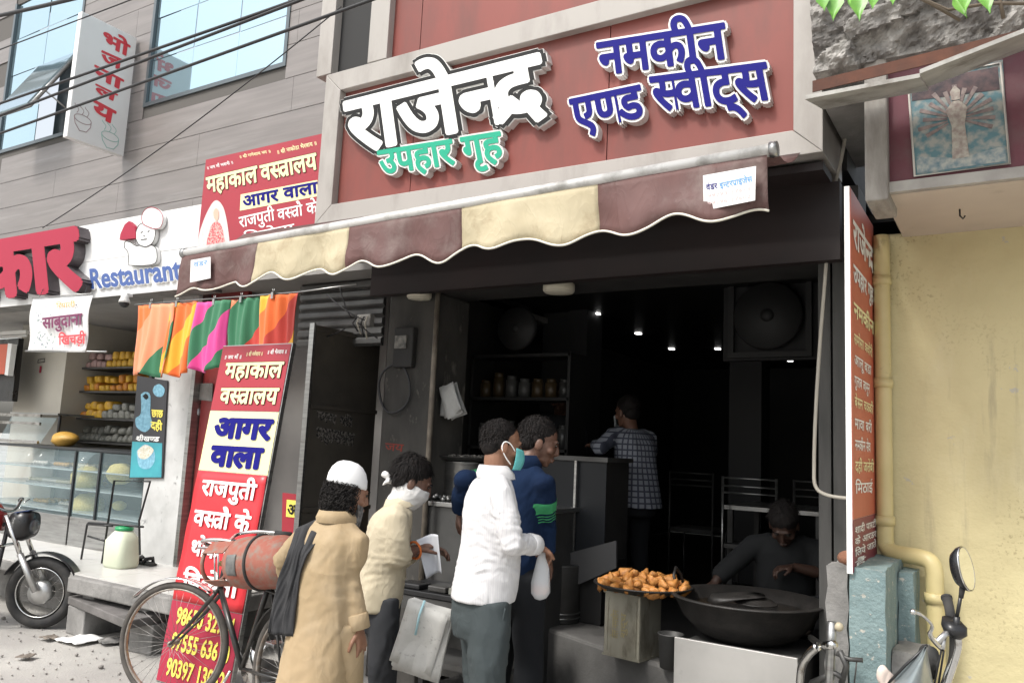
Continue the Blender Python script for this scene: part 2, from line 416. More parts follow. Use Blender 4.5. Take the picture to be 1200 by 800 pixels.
# ================================================================ LEFT BUILDING (dark wood-look tiles, mirror windows)
LW = 4.6
nb = empty('tiled_building', (-8, LW, 0), 'grey building faced with wood-look tiles and mirrored upper windows, left of the snack shop', 'building')
m_tile = mat('wood_tile', (.22, .20, .19), (.165, .15, .142), scale=2.2, rough=.42, stretch=(.6, 1, 9), lo=.3, hi=.7, dirt=(.31, .295, .285), dscale=.9, dlo=.55, dhi=.85)
win = [(-7.33, -5.31, 4.76, 6.6), (-10.15, -8.62, 4.71, 6.6)]
core = B()
# wall core behind the tiles, built round the window openings
def wallpieces(b, x0, x1, z0, z1, y0, y1, holes):
    xs = sorted({x0, x1} | {h[0] for h in holes} | {h[1] for h in holes}); zs = sorted({z0, z1} | {h[2] for h in holes} | {h[3] for h in holes})
    for i in range(len(xs) - 1):
        for j in range(len(zs) - 1):
            cx, cz = (xs[i] + xs[i + 1]) / 2, (zs[j] + zs[j + 1]) / 2
            if any(h[0] < cx < h[1] and h[2] < cz < h[3] for h in holes): continue
            b.box((xs[i], y0, zs[j]), (xs[i + 1], y1, zs[j + 1]))
wallpieces(core, -14, -3.9, 2.85, 7.4, LW + .012, LW + .3, win)
core.build('wall', mat('joint_grey', (.10, .093, .086), rough=.9), nb)
TW, TH = 2.4, .31
row = 0; z = 3.4; cnt = 0
TM = {}
while z < 7.3:
    x = -13.6 - (row % 2) * 1.2
    while x < -4.0:
        a, b_ = x + .0015, x + TW - .0015; c, d = z + .003, z + TH - .003; x += TW
        segs = [(a, b_)]
        for h in win:
            if h[2] < d - .01 and h[3] > c:
                ns = []
                for s0, s1 in segs:
                    if s1 <= h[0] or s0 >= h[1]: ns.append((s0, s1))
                    else:
                        if s0 < h[0]: ns.append((s0, h[0]))
                        if s1 > h[1]: ns.append((h[1], s1))
                segs = ns
        for s0, s1 in segs:
            if s1 - s0 < .02 or s0 < -11.5: continue
            c2 = c
            for h in win:
                if s0 < h[1] - .01 and s1 > h[0] + .01 and c < h[2] < d: d = min(d, h[2])
            B().box((s0, LW, c2), (min(s1, -3.95), LW + .012, d)).build('tile', m_tile, nb); cnt += 1
    z += TH; row += 1
for k, (x0, x1, z0, z1) in enumerate(win):
    wf = B()
    wf.box((x0, LW - .01, z0), (x0 + .04, LW + .06, z1)); wf.box((x1 - .04, LW - .01, z0), (x1, LW + .06, z1)); wf.box((x0 + .04, LW - .01, z0), (x1 - .04, LW + .06, z0 + .04))
    wo = wf.build('window', mat('window_bar', (.10, .12, .13), rough=.3, metal=.4), nb)
    nx, nzv = (3, 4) if k == 0 else (2, 4)
    for i in range(nx):
        for j in range(nzv):
            a, b_ = x0 + .04 + (x1 - x0 - .08) * i / nx, x0 + .04 + (x1 - x0 - .08) * (i + 1) / nx
            hh = (z1 - z0 - .04) / nzv; c, d = z0 + .04 + hh * j, z0 + .04 + hh * (j + 1)
            if k == 1 and i == 1 and j in (0, 1): continue      # the open sashes
            p = B(); tl = random.uniform(-.006, .006)
            p.prism([(a + .006, LW + .02 + tl, c + .006), (b_ - .006, LW + .02 - tl, c + .006), (b_ - .006, LW + .02 - tl, d - .006), (a + .006, LW + .02 + tl, d - .006)], (0, .008, 0)).build('pane', m_glass, wo)
# dark void behind open sash, and the tilted open sash
vb = B(); vb.box((-9.45, LW + .25, 4.7), (-8.6, LW + .29, 6.6)); vb.build('room_interior', mat('dim_room', (.10, .12, .13), (.07, .08, .09), rough=.8), nb)
sh = B(); a = V((-9.38, LW, 5.62)); b2 = V((-8.66, LW, 5.62)); dn = V((0, -.42, -.75))
sh.prism([a, b2, b2 + dn, a + dn], (0, -.03, .02)); so_ = sh.build('open_sash', m_glass, nb)
sf = B(); sf.tube([a, b2, b2 + dn, a + dn], .022, 6, closed=True); sf.build('sash_frame', m_steel, so_)
sf = B(); sf.tube([b2 + V((0, .1, -.7)), b2 + dn * .7], .01, 6); sf.build('stay', m_steel, so_)
# ground floor shell: ceiling slab, soffit, side walls, back wall, floor
PL = .44
b = B(); b.box((-12, 4.35, 2.80), (-3.9, 8.0, 2.85)); b.build('ceiling', mat('ceiling_grey', (.34, .33, .31), (.26, .25, .24), scale=1.2, rough=.8), nb)
b = B(); b.box((-12, 7.4, PL), (-5.9, 7.5, 2.8)); b.build('back_wall', mat('cream_wall', (.40, .36, .29), (.33, .30, .25), scale=1, rough=.8), nb)
b = B(); b.box((-6.02, 4.75, PL), (-5.93, 7.4, 2.8)); b.build('side_wall', mat('cream_wall'if 0 else 'cream_wall', (.4, .36, .29)), nb)
pt = Y(25, 400, 5.3); pr = Y(80, 400, 5.3)
b = B(); b.box((pt.x, 5.3, PL), (pr.x, 7.4, 2.8)); b.build('pillar', mat('cream_pillar', (.52, .49, .42), (.45, .42, .36), scale=2, rough=.7), nb)
# white pier with its steel edge
p0, p1 = Y(165, 600, LW).x, Y(212, 600, LW).x
b = B(); b.box((p0, LW, PL), (p1, LW + .35, 2.8)); b.build('pier', mat('dirty_white_pier', (.55, .55, .54), (.42, .42, .41), scale=4, rough=.6, dirt=(.2, .2, .2), dscale=7, dlo=.6, dhi=.68), nb)
b = B(); b.box((p1 + .002, LW - .03, PL), (p1 + .05, LW + .1, 2.8)); b.build('shutter_rail', m_steel, nb)
# next shop: red door leaf, grey side wall
q0, q1 = p1 + .06, Y(262, 600, LW).x
b = B(); b.box((q0, LW + .05, PL), (q1, LW + .09, 2.8)); rd = b.build('door', mat('red_door', (.26, .035, .035), (.22, .03, .03), scale=2, rough=.45), nb)
pc = [Y(*q, LW + .04) for q in ((231, 449), (250, 449), (249, 470), (230, 468))]
B().prism([p for p in pc], (0, -.008, 0), m=0).build('notice', m_conc, rd)
kp = Y(230, 482, LW + .05); B().lathe([(0, -.01), (.05, -.01), (.055, 0), (.05, .02), (0, .025)], kp, 14, axis=(0, -1, 0)).build('lock_plate', mat('lock_grey', (.35, .36, .38), rough=.4, metal=.6), rd)
b = B(); b.box((q1, 5.0, .3), (-4.3, 5.1, 2.8)); b.build('inner_wall', mat('grey_inner', (.20, .19, .18), (.15, .145, .14), scale=2, rough=.8), nb)
# rolling shutter curtain above: slats
xs0, xs1 = Y(352, 370, 4.62).x, Y(450, 370, 4.62).x
for k in range(7):
    z0 = 2.28 + k * .075
    pr_ = [(xs0, 4.62, z0), (xs0, 4.60, z0 + .018), (xs0, 4.60, z0 + .05), (xs0, 4.62, z0 + .068), (xs0, 4.635, z0 + .068), (xs0, 4.635, z0)]
    B().prism(pr_, (xs1 - xs0, 0, 0)).build('shutter_slat', mat('galvanised', (.15, .15, .147), (.09, .09, .088), scale=5, rough=.45, metal=.5), nb)
# platform of the left shops with white glazed floor tiles
pf = empty('raised_platform', (-7, 4.2, 0), 'raised concrete platform with white floor tiles in front of the left shops', 'platform')
fz = [Z(*p, PL) for p in ((0, 665), (81, 670), (120, 675), (123, 668), (207, 684))]
yf = fz[1].y
b = B(); b.box((-12, yf, PL - .10), (fz[2].x, 5.0, PL - .012)); b.box((-12, yf + .35, 0), (fz[2].x, 4.9, PL - .10))
bx0 = fz[3].x; b.box((bx0, yf - .06, PL - .13), (-4.75, LW + .4, PL - .013))
for xx in (-6.2, -5.55, -5.0): b.box((xx, yf + .02, 0), (xx + .16, yf + .4, PL - .13))
b.box((-12, 4.6, 0), (-4.75, 5.0, PL - .2))
b.build('slab', m_conc, pf, bevel=.012)
m_ftile = mat('floor_tile_white', (.60, .595, .57), (.52, .51, .48), scale=1.5, rough=.3, dirt=(.33, .31, .28), dscale=2.5, dlo=.55, dhi=.75)
x = -9.6
while x < -4.8:
    y = yf + .01
    while y < 4.9:
        x1 = min(x + .596, -4.77)
        B().box((x, y, PL - .012), (x1, min(y + .396, 5.0), PL)).build('floor_tile', m_ftile, pf)
        y += .4
    x += .6
b = B(); b.box((-12, 5.0, PL - .02), (-4.3, 7.5, PL - .002)); b.build('inner_floor', m_conc, pf)
# low step: stone slab on two blocks
st = empty('stone_step', (-5.7, 3.8, 0), 'low step of a cracked stone slab lying on two concrete blocks before the platform', 'step')
sp = [Z(*p, .27) for p in ((80, 698), (150, 727), (205, 716), (118, 690))]
s = B(); s.prism(sp, (0, 0, -.06)); s.build('slab', mat('dark_stone', (.15, .14, .135), (.09, .085, .08), scale=5, rough=.75, bump=.006, bscale=20), st, bevel=.008)
c1 = Z(96, 745, 0); c1b = Z(76, 741, 0)
def blk(px0, py0, px1, py1, dy, zt):
    a = Z(px0, py0, 0); c = Z(px1, py1, 0)
    return B().prism([a, c, c + V((-.02, dy, 0)), a + V((-.02, dy, 0))], (0, 0, zt))
blk(76, 741, 96, 748, .3, .208).build('block', m_conc, st, bevel=.01)
blk(149, 763, 176, 768, .3, .208).build('block', m_conc, st, bevel=.01)

# ================================================================ MAIN SHOP
SW = 4.4; FL = .45
shop = empty('snack_shop', (-2.4, SW, 0), 'open fronted snack and sweets shop under a brick red fascia with a sooty dark interior', 'shop')
FY = 3.9
def bar(name, pts, dep, m, par, y=FY):      # mitred fascia member: outline in the facade plane pushed back
    return B().prism([(p[0], y, p[1]) for p in pts], (0, dep, 0)).build(name, m, par, bevel=.004)
xo0, xi0, xi1, xo1 = -4.08, -3.93, -.885, -.745
zb0, zb1, zt0, zt1 = 3.02, 3.15, 3.97, 4.11
fr = [bar('frame_bar', [(xo0, zb0), (xo1, zb0), (xi1, zb1), (xi0, zb1)], .5, m_frame, shop),
      bar('frame_bar', [(xi0, zt0), (xi1, zt0), (xo1, zt1), (xo0, zt1)], .5, m_frame, shop),
      bar('frame_bar', [(xo0 - .0, zb0), (xi0 - .003, zb1), (xi0 - .003, zt0), (xo0, zt1)], .5, m_frame, shop),
      bar('frame_bar', [(xo1, zb0), (xo1, zt1), (xi1 + .003, zt0), (xi1 + .003, zb1)], .5, m_frame, shop),
      bar('frame_bar', [(-4.18, 4.115), (-4.04, 4.115), (-4.04, 5.6), (-4.18, 5.6)], .4, m_frame, shop),
      bar('frame_bar', [(-3.70, 4.115), (-3.53, 4.115), (-3.53, 5.6), (-3.70, 5.6)], .4, m_frame, shop),
      bar('frame_bar', [(-.90, 4.115), (-.745, 4.115), (-.745, 5.6), (-.90, 5.6)], .4, m_frame, shop)]
B().box((-4.04, FY + .10, 4.115), (-3.70, FY + .12, 5.6)).build('glass_strip', m_glass, shop)
for (x0, x1, z0, z1) in ((-3.93, -3.30, 3.15, 3.97), (-3.294, -1.905, 3.15, 3.97), (-1.899, -.885, 3.15, 3.97), (-3.53, -3.294, 4.115, 5.6), (-3.288, -1.9, 4.115, 5.6), (-1.894, -.9, 4.115, 5.6)):
    px0 = x0
    B().box((x0, FY + .055, z0), (x1, FY + .065, z1)).build('panel', m_red, shop)
B().box((-4.04, FY + .068, 3.1), (-.8, FY + .3, 5.7)).build('backing', m_joint, shop)
# upper storey mass and beam over the opening
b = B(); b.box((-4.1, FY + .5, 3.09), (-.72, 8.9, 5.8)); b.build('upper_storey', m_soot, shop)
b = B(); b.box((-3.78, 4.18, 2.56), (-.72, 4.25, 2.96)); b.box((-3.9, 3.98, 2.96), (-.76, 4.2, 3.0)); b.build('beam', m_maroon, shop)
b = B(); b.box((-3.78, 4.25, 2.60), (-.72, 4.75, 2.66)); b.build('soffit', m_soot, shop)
lp = Y(447, 500, SW).x; lr = Y(503, 500, SW).x
m_pil = mat('smoke_stained_pillar', (.072, .067, .06), (.026, .025, .023), scale=3, rough=.85, bump=.005, bscale=25, stretch=(1, 1, .45), dirt=(.19, .175, .15), dscale=6, dlo=.58, dhi=.7)
b = B(); b.box((lp, SW, 0), (lr, SW + .4, 2.6)); pil = b.build('pillar', m_pil, shop, bevel=.01)
quad_text(pil, 'जय', (1, SW), (451, 527), (472, 529), (452, 519), mat('red_chalk', (.2, .03, .02), rough=.8), off=.012, lift=.002)
pp = [Y(503, y, SW - .03) for y in (352, 500, 640)]
B().tube([V((lr + .03, SW - .03, 2.6)), V((lr + .03, SW - .03, 1.9)), V((lr + .03, SW - .03, .5))], .018, 8).build('conduit', mat('rusty_conduit', (.22, .19, .15), (.12, .1, .08), scale=9, rough=.6), shop)
# right column: steel/concrete posts
rc0, rc1 = Y(958, 400, SW).x, Y(1000, 400, SW).x
b = B(); b.box((rc0, SW + .02, FL), (rc0 + .06, SW + .3, 2.6)); b.box((rc0 + .075, SW, .2), (rc1 + .03, SW + .25, 3.0)); b.build('column', mat('column_grey', (.085, .082, .078), (.05, .05, .047), scale=3, rough=.7, stretch=(4, 1, .6)), shop)
# interior shell
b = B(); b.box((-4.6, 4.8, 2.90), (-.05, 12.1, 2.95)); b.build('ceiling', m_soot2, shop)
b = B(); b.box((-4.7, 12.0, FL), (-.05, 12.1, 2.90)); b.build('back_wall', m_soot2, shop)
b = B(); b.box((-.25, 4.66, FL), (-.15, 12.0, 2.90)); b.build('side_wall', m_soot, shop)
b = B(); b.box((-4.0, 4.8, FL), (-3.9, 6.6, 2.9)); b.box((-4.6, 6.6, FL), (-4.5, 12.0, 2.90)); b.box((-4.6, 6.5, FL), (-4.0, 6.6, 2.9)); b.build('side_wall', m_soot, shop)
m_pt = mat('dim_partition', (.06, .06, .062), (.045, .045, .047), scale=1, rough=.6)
a_, c_ = Y(636, 400, 6.9), Y(692, 400, 6.9)
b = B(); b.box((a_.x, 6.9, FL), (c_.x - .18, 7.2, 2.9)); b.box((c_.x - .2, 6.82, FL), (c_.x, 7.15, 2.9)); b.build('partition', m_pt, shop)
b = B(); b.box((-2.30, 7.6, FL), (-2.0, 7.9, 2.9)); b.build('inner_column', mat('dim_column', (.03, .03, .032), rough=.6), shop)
# platform of the shop: polygon with a worn front edge, and interior floor
pe = [Z(*p, FL) for p in ((480, 700), (560, 716), (640, 735), (720, 762), (792, 783))]
pts = [V((p.x, p.y, 0)) for p in pe] + [V((-.7, 4.22, 0)), V((-.7, 4.9, 0)), V((pe[0].x, 5.1, 0))]
sp_ = B().prism([(p.x, p.y, 0) for p in pts], (0, 0, FL)); sp_.build('plinth', m_platf, shop, bevel=.02)
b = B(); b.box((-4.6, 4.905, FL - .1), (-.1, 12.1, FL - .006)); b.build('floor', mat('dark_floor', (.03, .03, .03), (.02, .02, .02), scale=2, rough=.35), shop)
low = B(); low.prism([(-3.1, 4.0, 0), (-1.5, 3.85, 0), (-1.5, 4.33, 0), (-3.1, 4.85, 0)], (0, 0, .12)); low.build('lower_step', m_platf, shop, bevel=.02)
# downlights in the ceiling
m_led = mat('led', (1, .98, .95), emit=2.5)
for (x, y) in ((699, 368), (748, 391), (787, 409), (841, 409), (861, 425), (926, 423)):
    p = Z(x, y, 2.89); d = B(); d.box((p.x - .03, p.y - .03, 2.885), (p.x + .03, p.y + .03, 2.899)); d.build('downlight', m_led, shop)
# round lamps under the soffit
for i, (x, y) in enumerate(((491, 351), (655, 337))):
    p = Y(x, y, 4.31) if i == 0 else Z(x, y, 2.575); r = .085 if i == 0 else .10
    t = empty('ceiling_lamp', (p.x, p.y, 2.60), ['smaller round cream surface lamp under the shop soffit near the left pillar', 'larger round cream surface lamp under the middle of the shop soffit'][i], 'lamp', 'round soffit lamps')
    B().lathe([(r * .93, 0), (r, -.005), (r, -.045), (r * .97, -.05)], (p.x, p.y, 2.60), 28).build('rim', mat('cream_plastic', (.60, .56, .45), (.52, .48, .38), scale=6, rough=.45), t)
    B().lathe([(r * .96, 0), (r * .9, -.007), (.01, -.012)], (p.x, p.y, 2.549), 28).build('diffuser', mat('lamp_diffuser', (.50, .47, .38), rough=.5), t)

# ---- fascia lettering: boxed letters standing off the panel
def channel(word, lab, A, Bq, C, faces, deep=.07, shear=0.0):
    """faces: list of (material, outline offset, lift)"""
    pa, pb, pcx = Y(*A, FY), Y(*Bq, FY), Y(*C, FY)
    t = empty('sign_lettering', pa, lab, 'sign lettering')
    n = 0
    for (name, mm, off, lift, th) in faces:
        letter_mesh(word, pa, pb - pa, pcx - pa, off, th, lift, shear=shear).build(name, mm, t)
    return t
W3 = lambda fm: [('letter_body', m_white, .075, .0, .06), ('letter_face', fm, .03, .004, 0)]
t = channel('राजेन्द्र', 'large white black-rimmed Hindi shop name at left of the red fascia', (412, 179), (640, 132), (405, 122), [('letter_body', m_white, .088, .0, .09), ('letter_rim', m_pblack, .080, .003, 0), ('letter_face', m_pwhite, .034, .006, 0)], shear=0)
channel('उपहार गृह', 'small green Hindi words under the large shop name', (447, 204), (590, 184), (443, 178), W3(m_pgreen))
channel('नमकीन', 'upper blue Hindi word at right of the fascia', (704, 88), (852, 68), (700, 52), W3(m_pblue))
channel('एण्ड', 'blue Hindi word at lower left of the blue lettering', (674, 152), (755, 137), (668, 118), W3(m_pblue))
channel('स्वीट्स', 'blue Hindi word at lower right of the fascia beside its edge', (768, 130), (903, 116), (762, 92), W3(m_pblue))

# ---- awning: roller bar, sloping canvas, scalloped striped valance
aw = empty('awning', (-2.8, 3.4, 2.9), 'retractable brown and cream striped awning with scalloped edge over the shop front', 'awning')
A0, A1 = Y(216, 297, 3.4), Y(908, 175, 3.4)
dirw = (A1 - A0).normalized()
B().tube([A0 - dirw * 0, A1], .028, 14).build('front_bar', mat('awning_bar', (.62, .61, .59), (.52, .51, .49), scale=3, rough=.35, metal=.2, dirt=(.3, .29, .27), dscale=6), aw)
B().tube([A1 - dirw * .02, A1 + dirw * .012], .034, 14).build('end_cap', m_steel, aw)
B().tube([A0 - dirw * .012, A0 + dirw * .02], .034, 14).build('end_cap', m_steel, aw)
def canvas(u, v):
    p = A0.lerp(A1, u); q = V((p.x, 3.88, 3.0 + .02)); r = p.lerp(q, v); r.z -= .05 * math.sin(PI * v) * (1 + .3 * math.sin(u * 9)); return r
m_canvas = mat('canvas_brown', (.13, .062, .056), (.095, .048, .044), scale=3, rough=.7, crease=.012, cscale=4, dirt=(.21, .16, .145), dscale=3, dlo=.52, dhi=.8)
m_canvc = mat('canvas_cream', (.47, .41, .28), (.40, .34, .22), scale=3, rough=.75, crease=.012, cscale=4, dirt=(.25, .18, .10), dscale=4, dlo=.52, dhi=.78)
B().grid(canvas, 40, 6, thick=(0, 0, .003)).build('canopy', m_canvas, aw)
# stripes by x pixel along the bar
stripes = [216, 305, 412, 543, 702, 908]
def on_bar(px): 
    y = 297 + (px - 216) * (175 - 297) / (908 - 216); return Y(px, y, 3.4)
xs = [on_bar(p).x for p in stripes]; L = A1.x - A0.x
SC = .37; SC0 = A0.x - .05
def vfun(x, v):
    s = (x - A0.x) / L; ph = (x - SC0) / SC
    drop = .238 + .02 * s + (.030 + .018 * noise.noise(V((x * 1.7, 8, 0)))) * (math.cos(2 * PI * ph + .9 * noise.noise(V((x * 1.3, 1, 0))))) + .022 * noise.noise(V((x * 2, 3, 0))) + .02 * (1 - s) ** 3
    base = A0.lerp(A1, s)
    y = 3.385 + v * (.02 * math.sin(x * 7 + 1) + .03 * noise.noise(V((x * 3, v * 2, 5))) + .012 * noise.noise(V((x * 9, v * 4, 2))) - .03 * math.cos(2 * PI * ph) * .6)
    z = base.z - .015 - drop * v
    return V((x, y, z))
for k in range(5):
    x0, x1 = xs[k], xs[k + 1]
    if k == 4: x1 -= .03
    nu = max(8, int((x1 - x0) / .025))
    B().grid(lambda u, v: vfun(x0 + (x1 - x0) * u, 1 - v), nu, 7, thick=(0, .003, 0)).build('valance_stripe', m_canvas if k % 2 == 0 else m_canvc, aw)
edge = [vfun(A0.x + (L - .03) * i / 260, 1.0) + V((0, -.002, 0)) for i in range(261)]
B().tube(edge, .006, 5).build('piping', mat('piping_white', (.70, .67, .58), rough=.6), aw)
# stickers
def sticker(name, lab, pxs, lift=.012):
    c = [Y(*p, 3.355) for p in pxs]
    return tag(B().prism(c, (0, -.003, 0)).build(name, m_flexw, loc=c[0]), lab, 'sticker')
s1 = sticker('sticker', 'white printed maker sticker on the right end of the awning valance', ((824, 206), (886, 195), (885, 235), (825, 247)))
quad_text(s1, 'वंडर', (1, 3.352), (828, 223), (841, 221), (827, 217), m_pblue, off=0.012)
quad_text(s1, 'इन्टरप्राईजेस', (1, 3.352), (844, 221), (882, 213), (843, 215), mat('print_lightblue', (.1, .3, .6), rough=.5), off=0.012)
quad_text(s1, '99293 27614', (1, 3.352), (829, 232), (880, 223), (829, 228), mat('faded_print', (.6, .45, .45), rough=.5), off=0)
quad_text(s1, '99296 27602', (1, 3.352), (829, 241), (880, 232), (829, 237), mat('faded_print'), off=0)
s2 = sticker('sticker', 'small faded white sticker on the left end of the awning valance', ((224, 305), (247, 301), (247, 326), (223, 331)))
quad_text(s2, 'वंडर', (1, 3.352), (227, 313), (243, 310), (227, 308), mat('print_lightblue'), off=0)

# ================================================================ RIGHT NEIGHBOUR: yellow wall, soffit, maroon fascia, broken ledge
rb = empty('yellow_building', (.5, SW, 0), 'old building with peeling yellow wall and crumbling concrete ledge, right of the shop', 'building')
yx0 = Y(1022, 400, SW).x
b = B()
def ywall(u, v):
    x = yx0 + 3.2 * u; z = 2.72 * v; return V((x, SW + .012 * noise.noise(V((x * 2.5, z * 2.5, 0))) + .004 * noise.noise(V((x * 14, z * 14, 0))), z))
b.grid(ywall, 150, 130, thick=(0, .3, 0)); b.build('wall', m_yellow, rb)
b = B(); b.box((-.46, 3.68, 2.70), (2.8, 4.7, 2.78)); b.build('soffit', mat('pinkish_soffit', (.58, .50, .43), (.5, .43, .37), scale=2, rough=.8, dirt=(.3, .25, .2), dscale=3, dlo=.6, dhi=.8), rb)
fb = B(); fb.box((-.46, 3.655, 2.74), (2.8, 3.70, 3.5)); fb.build('fascia', mat('faded_maroon', (.155, .042, .058), (.105, .038, .05), scale=1.6, rough=.6, dirt=(.14, .09, .09), dscale=2.5, dlo=.5, dhi=.7), rb)
fb = B(); fb.box((-.46, 3.64, 2.700), (2.8, 3.668, 2.745)); fb.build('fascia_trim', mat('worn_trim', (.42, .40, .37), (.3, .28, .26), scale=7, rough=.7), rb)
cp = Y(1014, 150, 3.63); b = B(); b.box((cp.x, 3.6, 2.66), (cp.x + .09, 3.9, 3.3)); b.build('end_post', mat('weathered_post', (.36, .34, .31), (.22, .2, .18), scale=6, rough=.85, stretch=(3, 1, .7), bump=.004, bscale=30), rb, bevel=.008)
hk = Y(1124, 222, 4.0); B().tube([V((hk.x, 4.0, 2.70)), V((hk.x, 4.0, 2.67)), V((hk.x + .012, 4.0, 2.655)), V((hk.x + .02, 4.0, 2.668))], .004, 6).build('hook', m_black, rb)
# gods poster reduced to a plain generic devotional print: standing robed figure before fanned arms of light
pic = [Y(*p, 3.645) for p in ((1064, 95), (1175, 70), (1183, 192), (1072, 207))]
pc_ = (pic[0] + pic[2]) / 2
def picb(N, Lk, tc, mp):
    g = N.new('ShaderNodeTexNoise'); g.inputs['Scale'].default_value = 26; g.inputs['Detail'].default_value = 5; Lk.new(tc.outputs['Object'], g.inputs['Vector'])
    r = N.new('ShaderNodeValToRGB'); r.color_ramp.elements[0].position = .42; r.color_ramp.elements[1].position = .62
    r.color_ramp.elements[0].color = (.10, .20, .23, 1); r.color_ramp.elements[1].color = (.33, .33, .30, 1); Lk.new(g.outputs['Fac'], r.inputs[0]); return r.outputs[0]
po = tag(B().prism([p for p in pic], (0, .004, 0)).build('poster', mat('poster_teal', (.1, .3, .35), rough=.5, builder=picb), loc=pic[0]), 'faded teal devotional poster with a robed figure on the maroon fascia of the yellow building', 'poster')
O = pic[3]; U_ = pic[2] - pic[3]; V_ = pic[0] - pic[3]
def P2(u, v, l=.002): return O + U_ * u + V_ * v + V((0, -l, 0))
def flat(name, polys, m, par, l=.002):
    b = B()
    for pg in polys: b.prism([P2(u, v, l) for u, v in pg], (0, -.0008, 0))
    return b.build(name, m, par)
flat('dark_sky_print', [[(.03, .78), (.97, .74), (.97, .97), (.03, .97)]], mat('print_dusk', (.025, .022, .03), (.12, .07, .07), scale=22, rough=.5), po, .0012)
flat('ground_print', [[(.03, .03), (.97, .03), (.97, .18), (.5, .12), (.03, .2)]], mat('print_sea', (.12, .2, .24), (.42, .42, .38), scale=30, rough=.5), po, .0012)
fan = []
for k in range(15):
    a = math.radians(-25 + k * 16.4); c = (.5, .52); r0, r1 = .1, .40 + .03 * math.sin(k * 3)
    w0, w1 = .01, .026
    d = (math.cos(a), math.sin(a)); q = (-d[1], d[0]); yk = .82
    fan.append([(c[0] + d[0] * r0 + q[0] * w0, c[1] + (d[1] * r0 + q[1] * w0) * yk), (c[0] + d[0] * r0 - q[0] * w0, c[1] + (d[1] * r0 - q[1] * w0) * yk), (c[0] + d[0] * r1 - q[0] * w1, c[1] + (d[1] * r1 - q[1] * w1) * yk), (c[0] + d[0] * r1 + q[0] * w1, c[1] + (d[1] * r1 + q[1] * w1) * yk)])
flat('fan_print', fan, mat('print_fan', (.30, .24, .22), (.16, .12, .12), scale=40, rough=.5), po, .002)
flat('robe_print', [[(.42, .12), (.6, .12), (.58, .45), (.62, .62), (.54, .7), (.47, .7), (.39, .62), (.44, .45)], [(.46, .71), (.55, .71), (.56, .8), (.505, .86), (.45, .8)]], mat('print_robe', (.45, .42, .36), (.28, .22, .2), scale=45, rough=.5), po, .0035)
fb = B(); fb.tube([P2(0, 0, .004), P2(1, 0, .004), P2(1, 1, .004), P2(0, 1, .004)], .006, 5, closed=True); fb.build('border', mat('poster_border', (.55, .52, .47), rough=.6), po)
def rough_box(b, a, c, amp=.008, n=14, m=0):
    x0, y0, z0 = a; x1, y1, z1 = c
    def f(p): return p + V((noise.noise(p * 13) * amp, noise.noise(p * 13 + V((5, 0, 0))) * amp, noise.noise(p * 17 + V((0, 5, 0))) * amp))
    for (o, u, v) in (((x0, y0, z0), (x1 - x0, 0, 0), (0, 0, z1 - z0)), ((x1, y0, z0), (0, y1 - y0, 0), (0, 0, z1 - z0)), ((x1, y1, z0), (x0 - x1, 0, 0), (0, 0, z1 - z0)), ((x0, y1, z0), (0, y0 - y1, 0), (0, 0, z1 - z0)), ((x0, y0, z1), (x1 - x0, 0, 0), (0, y1 - y0, 0))):
        b.grid(lambda s, t: f(V(o) + V(u) * s + V(v) * t), n, n, m, smooth=False)
    return b
# crumbling ledge above
lb = B()
def ledge(u, v):
    x = -.72 + 3.4 * u; a = v * 1.9
    y = 3.62 - .16 * math.sin(min(a, 1.9) * .9); z = 3.28 + .60 * v
    n_ = noise.fractal(V((x * 11, 0, z * 12)), .9, 2, 6) * .030 + noise.fractal(V((x * 30, 5, z * 30)), .9, 2, 5) * .013
    if noise.noise(V((x * 3, 0, z * 5))) > .12: n_ -= .04
    return V((x, y + n_ - .02, z + n_ * .5))
lb.grid(ledge, 340, 70, smooth=False, thick=(0, .5, 0))
lb.build('ledge', mat('broken_concrete', (.36, .345, .32), (.17, .16, .15), scale=6, rough=.95, bump=.01, bscale=50, lo=.4, hi=.6, dirt=(.48, .46, .43), dscale=4, dlo=.56, dhi=.62), rb)
b = B(); b.box((-.72, 3.75, 3.2), (2.7, 4.7, 5.6)); b.build('upper_wall', m_conc, rb)

# crack running along the ledge
ck = []
for i in range(40):
    x = -.62 + i * .03; ck.append(V((x, 3.535 + .01 * noise.noise(V((x * 9, 1, 1))), 3.44 + .10 * (x + .6) + .025 * noise.noise(V((x * 12, 2, 0))))))
B().tube(ck, .006, 4).build('crack', m_joint, rb)
# rusty angle iron and sheet canopy
ai = [Y(952, 95, 3.45), Y(1200, 34, 3.45)]
d = (ai[1] - ai[0]) * 1.4
b = B(); b.prism([ai[0], ai[0] + V((0, 0, -.05)), ai[0] + V((0, .006, -.05)), ai[0] + V((0, .006, 0))], d); b.prism([ai[0] + V((0, .007, -.006)), ai[0] + V((0, .06, -.006)), ai[0] + V((0, .06, 0)), ai[0] + V((0, .007, 0))], d)
b.build('angle_iron', mat('rust', (.12, .045, .025), (.07, .03, .02), scale=8, rough=.85, bump=.002), rb)
cs = [Y(943, 112, 3.15), Y(1078, 86, 3.15)]; ce = Y(1200, 36, 3.15)
ca = empty('sheet_canopy', cs[0], 'bent metal sheet canopy jutting out above the faded poster', 'canopy')
for a, c in ((cs[0], cs[1]), (cs[1] + V((0, -.01, .01)), ce + (ce - cs[1]) * 1.2)):
    B().prism([a, c, c + V((0, .36, .10)), a + V((0, .36, .10))], (0, 0, -.016)).build('sheet', mat('grey_sheet', (.42, .41, .38), (.26, .25, .23), scale=5, rough=.6, dirt=(.12, .1, .08), dscale=6), ca)
